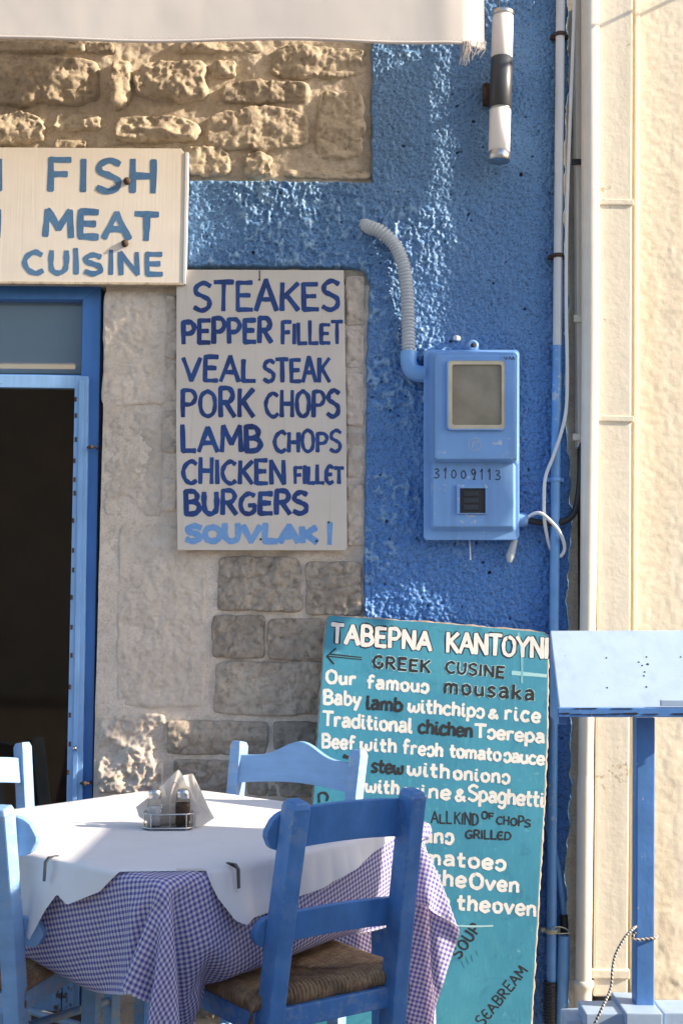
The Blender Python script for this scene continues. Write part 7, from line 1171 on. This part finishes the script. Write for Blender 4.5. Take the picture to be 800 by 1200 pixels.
M_GINGR = gingham('red_gingham', (0.42, 0.02, 0.05), (0.60, 0.28, 0.32), (0.74, 0.66, 0.66))
CN = 76
co = np.cumsum(np.array(CLOTH).reshape(3, CN, CN), axis=2).transpose(1, 2, 0)*0.0006
co[..., 2] += TZ-0.76-0.0015
uvc = np.stack(np.meshgrid(np.linspace(0, 1, CN), np.linspace(0, 1, CN)), -1)
cloth = grid_mesh('tablecloth', co, M_GING, None, None, uvc)
cloth.location = (TC[0], TC[1], 0); cloth.rotation_euler = (0, 0, TR)
sb = cloth.modifiers.new('smooth_drape', 'SUBSURF'); sb.levels = 1; sb.render_levels = 2
tag(cloth, 'blue and white gingham tablecloth hanging in folds from the square table', 'tablecloth')

# ---- white paper cover
def prof(s, pts):
    xs_, ys_ = zip(*pts); return float(np.interp(s, xs_, ys_))
PF = {'FR': [(0, 0), (.12, 0), (.15, .055), (.19, .10), (.22, .112), (.25, .106), (.32, .104), (.5, .088), (.68, .05), (.87, 0), (1, 0)],
      'FL': [(0, 0), (.12, 0), (.18, .045), (.27, .078), (.315, .066), (.345, .10), (.385, .158), (.42, .148), (.52, .10), (.62, .08), (.87, 0), (1, 0)],
      'O': [(0, 0), (.12, 0), (.5, .12), (.88, 0), (1, 0)]}
NTH = 720; rows = []
HS = 0.432; CUT = 0.85-0.100
for k in range(NTH+1):
    ph = 2*math.pi*k/NTH; c_, s_ = math.cos(ph), math.sin(ph)
    Rsq = HS/max(abs(c_), abs(s_)); Rc = CUT/(abs(c_)+abs(s_)); R_ = min(Rsq, Rc)
    e_ = np.array([c_*R_, s_*R_]); drop = 0.0; nrm2 = np.array([0., 0.])
    if Rsq <= Rc+1e-6:
        if abs(s_) >= abs(c_):
            nrm2 = np.array([0, math.copysign(1, s_)]); sp = e_[0]/(2*HS)+0.5; key = 'FR' if s_ < 0 else 'O'
        else:
            nrm2 = np.array([math.copysign(1, c_), 0]); sp = e_[1]/(2*HS)+0.5; key = 'FL' if c_ < 0 else 'O'
        drop = max(0, prof(sp, PF[key]))
    col = []
    for j in range(15):
        a = j/14.0; p = e_*a
        zz = TZ+0.0082+0.0012*math.sin(p[0]*9+1)*math.sin(p[1]*8)
        for cc_ in (-0.21, 0.21):
            zz += 0.0015*math.exp(-((p[0]-cc_)/0.012)**2)+0.0015*math.exp(-((p[1]-cc_)/0.012)**2)
        if drop == 0: zz += 0.0
        col.append((p[0], p[1], zz))
    rr_ = 0.007; flare = 0.10+0.10*math.sin(ph*9+1)+0.05*math.sin(ph*23)
    for j in range(1, 13):
        l = drop*j/12.0
        if l < rr_*1.57:
            an = l/rr_; ox, oz = rr_*math.sin(an), rr_*(1-math.cos(an))
        else: ox, oz = rr_+(l-rr_*1.57)*flare, rr_+(l-rr_*1.57)
        rip = (0.003*math.sin(ph*17)+0.0025*abs(math.sin(ph*29+2)))*min(1, l/0.06)
        p = e_+nrm2*(ox+max(-0.002, rip))
        col.append((p[0], p[1], TZ+0.0082-oz))
    rows.append(col)
s = NT('white_paper_cover'); n1 = s.noise(7, 4); n2 = s.noise(300, 3)
s.set(Base_Color=s.ramp(n1, [(0.3, (0.78, 0.775, 0.80)), (0.7, (0.84, 0.835, 0.86))]), Roughness=0.9, Specular_IOR_Level=0.1); s.bump(n1, 0.006, 0.6); s.bump(n2, 0.0004, 0.4)
tp = s.n('ShaderNodeBsdfTransparent'); mx = s.n('ShaderNodeMixShader'); mx.inputs[0].default_value = 0.10; s.l(s.b.outputs[0], mx.inputs[1]); s.l(tp.outputs[0], mx.inputs[2]); s.l(mx.outputs[0], s.out.inputs[0])
M_PAPER = s.m
pap = grid_mesh('paper_cover', np.array(rows), M_PAPER); pap.location = (TC[0], TC[1], 0); pap.rotation_euler = (0, 0, TR)
tag(pap, 'thin white paper cover spread over the gingham cloth with pointed hanging corners', 'table cover')
# cloth clips on the table edge
def tw(u, v, z): c_, s_ = math.cos(TR), math.sin(TR); return np.array([TC[0]+u*c_-v*s_, TC[1]+u*s_+v*c_, z])
def clip(u, v, nu, nv, lab):
    m_ = MB(); a = 0.012; t = np.array([-nv, nu])
    def q(o, z, k): return tw(u+nu*o+t[0]*k, v+nv*o+t[1]*k, z)
    w_ = 0.0036
    for (o0, o1, z0, z1) in ((0.018, 0.030, TZ+0.013, TZ-0.030), ):
        A = [q(-0.004, TZ+0.013, -w_), q(0.016, TZ+0.014, -w_), q(0.024, TZ+0.004, -w_), q(0.027, TZ-0.030, -w_), q(0.029, TZ-0.030, -w_), q(0.027, TZ+0.006, -w_), q(0.018, TZ+0.0150, -w_), q(-0.004, TZ+0.015, -w_)]
        B = [q(-0.004, TZ+0.013, w_), q(0.016, TZ+0.014, w_), q(0.024, TZ+0.004, w_), q(0.027, TZ-0.030, w_), q(0.029, TZ-0.030, w_), q(0.027, TZ+0.006, w_), q(0.018, TZ+0.0150, w_), q(-0.004, TZ+0.015, w_)]
        m_.prism(A, B)
    tag(m_.build('tablecloth_clip', M_DMET, None, 0.0005), lab, 'clip', 'clips holding the paper on the table')
clip(-0.432, -0.425+0.85*0.34, -1, 0, 'steel clip holding the white paper at the front left table edge')
clip(-0.425+0.85*0.195, -0.432, 0, -1, 'dark clip on the white paper just left of the front blue chair post')

# ------------------------------------------------------------------ chairs
def rush_mesh(name):
    W_, D_ = 0.185, 0.175; n = 211
    U, V = np.meshgrid(np.linspace(-1.12, 1.12, n), np.linspace(-1.12, 1.12, n))
    uc, vc = np.clip(U, -1, 1), np.clip(V, -1, 1); r = 0.020
    ou, ov = np.clip(np.abs(U)-1, 0, 1)/0.12, np.clip(np.abs(V)-1, 0, 1)/0.12
    au, av = ou*math.pi*0.75, ov*math.pi*0.75
    x = np.sign(U)*(np.abs(uc)*(W_-r)+r*np.sin(au)); y = np.sign(V)*(np.abs(vc)*(D_-r)+r*np.sin(av))
    side = np.abs(U) > np.abs(V)
    co_ = np.where(side, vc*D_, uc*W_); j = fbm(U*3, V*3, 0.5, 5, 2)*0.002
    al = np.where(side, np.abs(uc), np.abs(vc))
    ridge = np.abs(np.sin(math.pi*(co_+j)/0.0105))**0.5*0.0060
    seam = np.exp(-((np.abs(U)-np.abs(V))/0.035)**2)*0.004
    z = 0.535-r*(1-np.cos(au))-r*(1-np.cos(av))+ridge-seam-0.014*(1-np.maximum(np.abs(uc), np.abs(vc))**2)+0.003*fbm(x, y, 0.06, 9, 3)
    x += np.sign(U)*ridge*np.sin(au); y += np.sign(V)*ridge*np.sin(av)
    o = grid_mesh(name, np.stack([x, y, z], -1), M_RUSH); return o
s = NT('rush_straw'); n1 = s.noise(1.0, 4, 0.7, stretch=(260, 40, 60)); n2 = s.noise(12, 4); n3 = s.noise(1.0, 4, 0.7, stretch=(40, 260, 60))
c = s.ramp(n1, [(0.28, (0.07, 0.035, 0.016)), (0.48, (0.33, 0.19, 0.09)), (0.72, (0.62, 0.45, 0.26))]); c = s.mix(0.5, c, s.ramp(n3, [(0.28, (0.07, 0.035, 0.016)), (0.48, (0.32, 0.18, 0.085)), (0.72, (0.60, 0.43, 0.25))]))
c = s.mix(s.ramp(n2, [(0.35, 0.7), (0.6, 0.0)]), c, (0.05, 0.027, 0.014))
s.set(Base_Color=c, Roughness=0.6); s.bump(n1, 0.0008, 0.5); M_RUSH = s.m
RUSH = [None]
def chair(P1, P2, H, label, mat, style='plain', lean=0.10, fdir=1, over=0.037, th_=1.0):
    """P1,P2: tops of the two posts (xy). Seat lies on the fdir side."""
    P1, P2 = np.array(P1[:2]), np.array(P2[:2]); e = P2-P1; Wc = np.linalg.norm(e); e /= Wc
    f = np.array([-e[1], e[0]])*fdir
    D_ = 0.35; cen = (P1+P2)/2+f*(lean+D_/2)
    rz = math.atan2(-f[0], f[1])
    t = thing('taverna_chair', label, 'chair', (cen[0], cen[1], 0), rz, 'blue rush-seated taverna chairs round the table', world=False)
    hw = Wc/2; sw = min(0.168, hw+0.015)
    def py(z): return -D_/2-(lean*((max(z, 0.43)-0.43)/(H-0.43))**1.15 if z > 0.43 else lean*0.15*(0.43-z)/0.43)
    def px_(z): return sw+(hw-sw)*max(0, (z-0.2)/(H-0.2))
    for sx in (-1, 1):
        m_ = MB(); zs_ = [0, 0.2, 0.43, 0.55, 0.68, 0.80, H-0.012, H]; V = []; F = []
        for i, z in enumerate(zs_):
            a, b = (0.017, 0.021) if z < H-0.001 else (0.013, 0.016)
            if i == 0: a, b = 0.014, 0.016
            a, b = a*th_, b*th_
            for dx, dy_ in ((-a, -b), (a, -b), (a, b), (-a, b)): V.append((sx*px_(z)+dx, py(z)+dy_, z+(0.006 if (z > H-0.02 and dy_ > 0) else 0)))
        for i in range(len(zs_)-1):
            for k in range(4): F.append((i*4+k, i*4+(k+1) % 4, i*4+4+(k+1) % 4, i*4+4+k))
        F += [(3, 2, 1, 0), tuple(range(len(V)-4, len(V)))]
        m_.add(V, F); m_.build('back_post', mat, t, 0.0035)
        m_ = MB(); m_.prism([(-.014, -.014, 0), (.014, -.014, 0), (.014, .014, 0), (-.014, .014, 0)], [(-.018, -.018, .535), (.018, -.018, .535), (.018, .018, .535), (-.018, .018, .535)])
        o = m_.build('front_leg', mat, t, 0.003); o.location = (sx*0.172, D_/2, 0)
        # screws in the posts
        m_ = MB(); m_.lathe([(0.0001, 0.0008), (0.0035, 0.0006), (0.004, -0.001)], (sx*px_(0.45), py(0.45)-0.0213, 0.40), 8, Matrix.Rotation(math.radians(90), 3, 'X')); m_.lathe([(0.0001, 0.0008), (0.003, 0.0006), (0.0034, -0.001)], (sx*px_(H-.06), py(H-0.06)-0.0213, H-0.055), 8, Matrix.Rotation(math.radians(90), 3, 'X'))
        m_.build('screw', M_DARK, t)
    def rail(z0, hh, kind, ov):
        n = 40; L_ = px_(z0)+ov; V = []; F = []; th = 0.009
        for i in range(n+1):
            a = -1+2*i/n; x = a*L_
            bow = 0.018*(1-a*a)                                   # rail curved backwards in plan
            if kind == 'plain':
                end = 1.0
                if ov > 0.02:
                    dd = max(0, abs(x)-(L_-hh*0.5))/(hh*0.5); end = math.sqrt(max(0.02, 1-dd*dd))
                zt_ = z0+hh*0.5*end+0.012*(1-a*a); zb_ = z0-hh*0.5*end+0.014*(1-a*a)
            else:
                zt_ = z0+hh*0.22+hh*0.42*math.exp(-(a/0.42)**2)+0.0*a; zb_ = z0-hh*0.5+0.012*(1-a*a)
            yb = py((zt_+zb_)/2)+(0.028 if ov > 0.02 else 0.004)-bow
            if ov > 0.02: yb = py(z0)+0.030-bow+0.008
            for (dy_, z) in ((-th, zb_), (th, zb_), (th, zt_), (-th, zt_)):
                V.append((x, yb+dy_-(z-z0)*0.18, z))
        for i in range(n):
            for k in range(4): F.append((i*4+k, i*4+4+k, i*4+4+(k+1) % 4, i*4+(k+1) % 4))
        F += [(0, 1, 2, 3), tuple(n*4+k for k in (3, 2, 1, 0))]
        m_ = MB(); m_.add(V, F); m_.build('back_rail', mat, t, 0.002)
    if style == 'plain':
        rail(H-0.062, 0.078, 'plain', over); rail(H-0.253, 0.058, 'plain', over)
    elif style == 'camel':
        rail(H-0.055, 0.105, 'camel', -0.01); rail(H-0.27, 0.07, 'camel', -0.01)
    elif style == 'flat':
        rail(H-0.075, 0.070, 'plain', 0.0); rail(H-0.27, 0.06, 'plain', 0.0)
    if RUSH[0] is None: o = rush_mesh('rush_seat'); RUSH[0] = o.data; o.parent = t
    else: o = new_obj('rush_seat', RUSH[0], t)
    for (a, b, z) in (((-.168, -D_/2), (.168, -D_/2), .485), ((-.172, D_/2), (.172, D_/2), .485), ((-.17, -D_/2), (-.172, D_/2), .485), ((.17, -D_/2), (.172, D_/2), .485)):
        m_ = MB(); d = np.array(b)-np.array(a); c_ = (np.array(a)+np.array(b))/2; R_ = Matrix.Rotation(math.atan2(d[1], d[0]), 3, 'Z'); m_.box((c_[0], c_[1], z), (np.linalg.norm(d)-0.03, 0.022, 0.04), R_); m_.build('seat_rail', mat, t, 0.003)
    for (a, b, z) in (((-.165, -D_/2), (.165, -D_/2), .30), ((-.171, D_/2), (.171, D_/2), .24), ((-.167, -D_/2), (-.171, D_/2), .28), ((.167, -D_/2), (.171, D_/2), .28), ((-.167, -D_/2), (-.171, D_/2), .15), ((.167, -D_/2), (.171, D_/2), .15)):
        m_ = MB(); m_.tube([(a[0], a[1], z), (b[0], b[1], z)], 0.011, 8); m_.build('stretcher', mat, t)
    return t
chair(onZ(348, 940, 0.9), onZ(484, 927, 0.9), 0.90, 'strong blue rush-seated chair in the front with its back to the viewer', M_CHAIRF, 'plain', th_=1.08, lean=0.075)
chair(onY(281, 867, -0.14), onY(421, 880, -0.335), 0.892, 'pale blue chair with a humped top rail behind the table, before the teal board', M_CHAIRB, 'camel', fdir=-1, lean=0.07)
chair((-0.985, -1.165), (-0.640, -1.245), 0.875, 'pale blue chair cut off by the lower left picture edge, nearest the viewer', M_CHAIRB, 'plain', over=0.052)
chair((-0.905, -0.045), (-1.125, -0.330), 0.872, 'chair with sunlit rail at the far left in front of the dark doorway', M_CHAIRB, 'flat', fdir=1, lean=0.06)

# ------------------------------------------------------------------ salt and pepper caddy with napkins
ct = onZ(197, 970, TZ+0.010); CZ = TZ+0.0105; cxy = ct[:2]
cad = thing('condiment_caddy', 'small chrome wire caddy for salt and pepper in the middle of the white tabletop', 'caddy', (cxy[0], cxy[1], CZ), math.radians(6), world=False)
oct_ = [(-.052, -.012), (-.036, -.028), (.040, -.028), (.054, -.012), (.054, .022), (.040, .034), (-.036, .034), (-.052, .022)]
m_ = MB(); m_.prism([(x, y, 0.001) for x, y in oct_], [(x, y, 0.004) for x, y in oct_]); m_.build('base_tray', M_STEEL, cad, 0.001)
loop_ = [(x*1.02, y*1.02, 0.033) for x, y in oct_]+[(oct_[0][0]*1.02, oct_[0][1]*1.02, 0.033)]
m_ = MB(); m_.tube(loop_, 0.0017, 8); m_.build('guard_rail', M_STEEL, cad)
m_ = MB(); m_.tube([(x*1.03, y*1.03, 0.0025) for x, y in oct_+[oct_[0]]], 0.0020, 8); m_.build('base_rim', M_STEEL, cad)
for x, y in ((-.036, -.028), (.040, -.028), (-.052, .005), (.054, .005), (0.0, .034)):
    m_ = MB(); m_.tube([(x*1.02, y*1.02, 0.002), (x*1.02, y*1.02, 0.033)], 0.0014, 6); m_.build('upright', M_STEEL, cad)
m_ = MB(); hp = [(0.004, 0.004, 0.004), (0.004, 0.004, 0.080), (0.005, 0.004, 0.094), (0.012, 0.004, 0.099), (0.019, 0.004, 0.096), (0.0195, 0.004, 0.088)]
for a, b in zip(hp[:-1], hp[1:]):
    dx, dz = b[0]-a[0], b[2]-a[2]; l = math.hypot(dx, dz); nx_, nz2 = -dz/l*0.0006, dx/l*0.0006
    m_.prism([(a[0]-nx_, -.002, a[2]-nz2), (a[0]+nx_, -.002, a[2]+nz2), (b[0]+nx_, -.002, b[2]+nz2), (b[0]-nx_, -.002, b[2]-nz2)], [(a[0]-nx_, .009, a[2]-nz2), (a[0]+nx_, .009, a[2]+nz2), (b[0]+nx_, .009, b[2]+nz2), (b[0]-nx_, .009, b[2]-nz2)])
m_.build('carrying_strip', M_STEEL, cad)
s = NT('clear_glass'); s.set(Base_Color=(0.95, 0.97, 0.97, 1), Roughness=0.03); s.b.inputs['Transmission Weight'].default_value = 1.0; s.b.inputs['IOR'].default_value = 1.3
tp = s.n('ShaderNodeBsdfTransparent'); mx = s.n('ShaderNodeMixShader'); mx.inputs[0].default_value = 0.55; s.l(s.b.outputs[0], mx.inputs[1]); s.l(tp.outputs[0], mx.inputs[2]); s.l(mx.outputs[0], s.out.inputs[0]); M_GLASS = s.m
M_SALT = m_paint('salt_grains', (0.80, 0.80, 0.80), 0.05, 0.9); M_PEP = m_paint('ground_pepper', (0.10, 0.060, 0.035), 0.35, 0.9, sc=400)
def shaker(dx, dy, label, fill, fh, zb):
    c_, s_ = math.cos(math.radians(6)), math.sin(math.radians(6))
    t = thing('shaker', label, 'shaker', (cxy[0]+dx*c_-dy*s_, cxy[1]+dx*s_+dy*c_, CZ+0.0045), 0, world=False)
    m_ = MB(); m_.lathe([(0.0001, 0), (0.016, 0), (0.0175, 0.003), (0.0172, 0.040), (0.0160, 0.055), (0.0130, 0.062)], (0, 0, 0), 12); m_.build('glass_body', M_GLASS, t)
    m_ = MB(); m_.lathe([(0.0001, 0.002), (0.0150, 0.002), (0.0152, 0.040), (0.0145, min(fh, 0.052)), (0.0001, fh)], (0, 0, 0), 20); m_.build('contents', fill, t)
    m_ = MB(); m_.lathe([(0.0138, 0.060), (0.0145, 0.061), (0.0145, 0.073), (0.0125, 0.079), (0.0070, 0.082), (0.0001, 0.0825)], (0, 0, 0), 24); m_.build('metal_cap', M_STEEL, t)
shaker(-0.030, -0.002, 'salt shaker with white contents and metal cap, left in the caddy', M_SALT, 0.043, 0)
shaker(0.032, -0.004, 'pepper shaker with dark brown contents and metal cap, right in the caddy', M_PEP, 0.050, 0)
s = NT('paper_napkin'); n1 = s.noise(60, 3); s.set(Base_Color=(0.84, 0.81, 0.77, 1), Roughness=0.9); s.bump(n1, 0.001, 0.4)
tr = s.n('ShaderNodeBsdfTranslucent'); tr.inputs[0].default_value = (0.88, 0.84, 0.80, 1); mx = s.n('ShaderNodeMixShader'); mx.inputs[0].default_value = 0.5; s.l(s.b.outputs[0], mx.inputs[1]); s.l(tr.outputs[0], mx.inputs[2]); s.l(mx.outputs[0], s.out.inputs[0]); M_NAP = s.m
def napkin(pix, Ys, label, curl):
    """pix: outline measured on the photo, Ys: depth of every corner (world y); folded sheet with two layers"""
    n = len(pix); cpx = np.mean(np.array(pix), 0); m_ = MB()
    for lay in range(3):
        V = []; F = []; k = 5
        base = np.array([onY(x, y, Y_) for (x, y), Y_ in zip(pix, Ys)]); c_ = base.mean(0); c_[1] += curl
        off = np.array([0.001*lay, 0.0030*lay, -0.0005*lay])
        ringn = []
        for j in range(k+1):
            a = j/k; R_ = []
            for i in range(n*6):
                i0 = i//6; fr_ = (i % 6)/6.0; e_ = base[i0]*(1-fr_)+base[(i0+1) % n]*fr_
                p = c_*(1-a)+e_*a; p = p+np.array([0, 0.003*math.sin(i*0.5+lay)*a, 0])+off; p[2] = max(p[2], CZ+0.0005); R_.append(p)
            ringn.append(R_)
        V = [p for R_ in ringn for p in R_]; q = n*6
        F = [(j*q+i, j*q+(i+1) % q, (j+1)*q+(i+1) % q, (j+1)*q+i) for j in range(k) for i in range(q)]
        m_.add(V, F, True)
    return tag(m_.build('napkin', M_NAP), label, 'napkin', 'paper napkins in the caddy')
cy0 = cxy[1]
napkin([(208.5, 902), (214, 910), (226, 938), (236, 950), (215, 966), (176, 965), (163, 957), (159, 946), (181, 929)], [cy0+.018, cy0+.018, cy0+.02, cy0+.022, cy0+.02, cy0+.02, cy0+.03, cy0+.035, cy0+.026], 'white paper napkin, front one, its peak rising left behind the shakers', -0.006)
napkin([(214, 909), (225, 906.5), (233, 924), (243, 945), (250, 959), (234, 969), (226, 970), (216, 950)], [cy0+.030, cy0+.034, cy0+.036, cy0+.030, cy0+.025, cy0+.014, cy0+.016, cy0+.026], 'white paper napkin, rear one, leaning out to the right of the pepper', 0.010)

# added red piece for light through the tablecloth, below the paper
ru = []
for j in range(16):
    for i in range(20):
        p = onY(272+i*3.0, 1062+j*3.0, -0.90)
        ru.append((p[0], -0.90+0.15*(i/19)+0.012*math.sin(i*0.7)+0.008*math.cos(j*0.6), p[2]))
uvr = np.stack(np.meshgrid(np.linspace(0, 0.13, 20), np.linspace(0, 0.10, 16)), -1)
rc = grid_mesh('red_light_piece', np.array(ru).reshape(16, 20, 3), M_GINGR, None, None, uvr)
tag(rc, 'added red piece for light through the tablecloth under the paper tip beside the front chair', 'cloth')

# ------------------------------------------------------------------ unseen shade casters added outside the frame on the right
xb = 1.30; bnd = onZ(250, 968, TZ+.008); ye = bnd[1]-0.19*(xb-bnd[0])
xt = onZ(103, 978, TZ+.008)[0]; Hs = TZ+0.5*(xb-xt)
sc_ = thing('blocker', 'upright board windbreak added to shade the table, beyond the right picture edge', 'screen', (xb+0.02, ye-0.9, 0))  # unseen boards added to throw shade over the front of the table
pm = None
for i in range(12):
    m_ = MB()
    if pm is None: m_.box((0, 0, Hs/2), (0.022, 0.1495, Hs)); o = m_.build('board', M_STANDB, sc_, 0.002); pm = o.data  # boards of the added blocker
    else: o = new_obj('board', pm, sc_)
    o.location = (xb+0.015, ye-0.075-0.15*i, 0)
m_ = MB(); m_.box((xb+0.045, ye-0.9, 0.25), (0.035, 1.78, 0.07)); m_.build('blocker_rail', M_STANDB, sc_, 0.002)
m_ = MB(); m_.box((xb+0.045, ye-0.9, Hs-0.15), (0.035, 1.78, 0.07)); m_.build('blocker_rail', M_STANDB, sc_, 0.002)
pr = thing('shade_roll', 'added canvas roll on an arm, shading the wall from beyond the right picture edge', 'shade caster', (1.25, -0.305, 1.84))  # unseen roll added to shade the wall around the menu board
m_ = MB(); m_.tube([(1.25, 0.02, 3.26), (1.25, -0.33, 3.26)], 0.006, 10); m_.tube([(1.25, -0.305, 3.26), (1.25, -0.305, 3.12)], 0.004, 8); m_.build('shade_roll_arm', M_DMET, pr)
m_ = MB(); nn_ = 48; V = []; F = []; zz_ = [1.84, 1.86, 1.95, 2.1, 2.4, 2.7, 2.95, 3.10, 3.16]; rr_ = [0.060, 0.068, 0.072, 0.062, 0.074, 0.070, 0.062, 0.040, 0.018]
for i, (z, r) in enumerate(zip(zz_, rr_)):
    for k in range(nn_):
        a = 2*math.pi*k/nn_; q = r*(1+0.14*math.sin(8*a+0.6*i)+0.05*math.sin(3*a+i)); V.append((1.25+q*math.cos(a), -0.305+q*math.sin(a), z+(0.05*math.sin(8*a) if i < 2 else 0)))
for i in range(len(zz_)-1):
    for k in range(nn_): F.append((i*nn_+k, i*nn_+(k+1) % nn_, (i+1)*nn_+(k+1) % nn_, (i+1)*nn_+k))
m_.add(V, F, True); m_.build('shade_roll_canvas', M_CANV, pr)
# far side of the lane, behind the viewer
opp = thing('opposite_house', 'plain whitewashed house across the lane, behind the viewer', 'building', (0, -14, 0))
m_ = MB(); m_.box((-1.0, -16.0, 2.6), (26, 3, 5.2)); m_.build('wall', M_CREAM, opp)
C.render.film_transparent = False
C.cycles.max_bounces = 8; C.cycles.transparent_max_bounces = 12; C.cycles.caustics_reflective = False; C.cycles.caustics_refractive = False
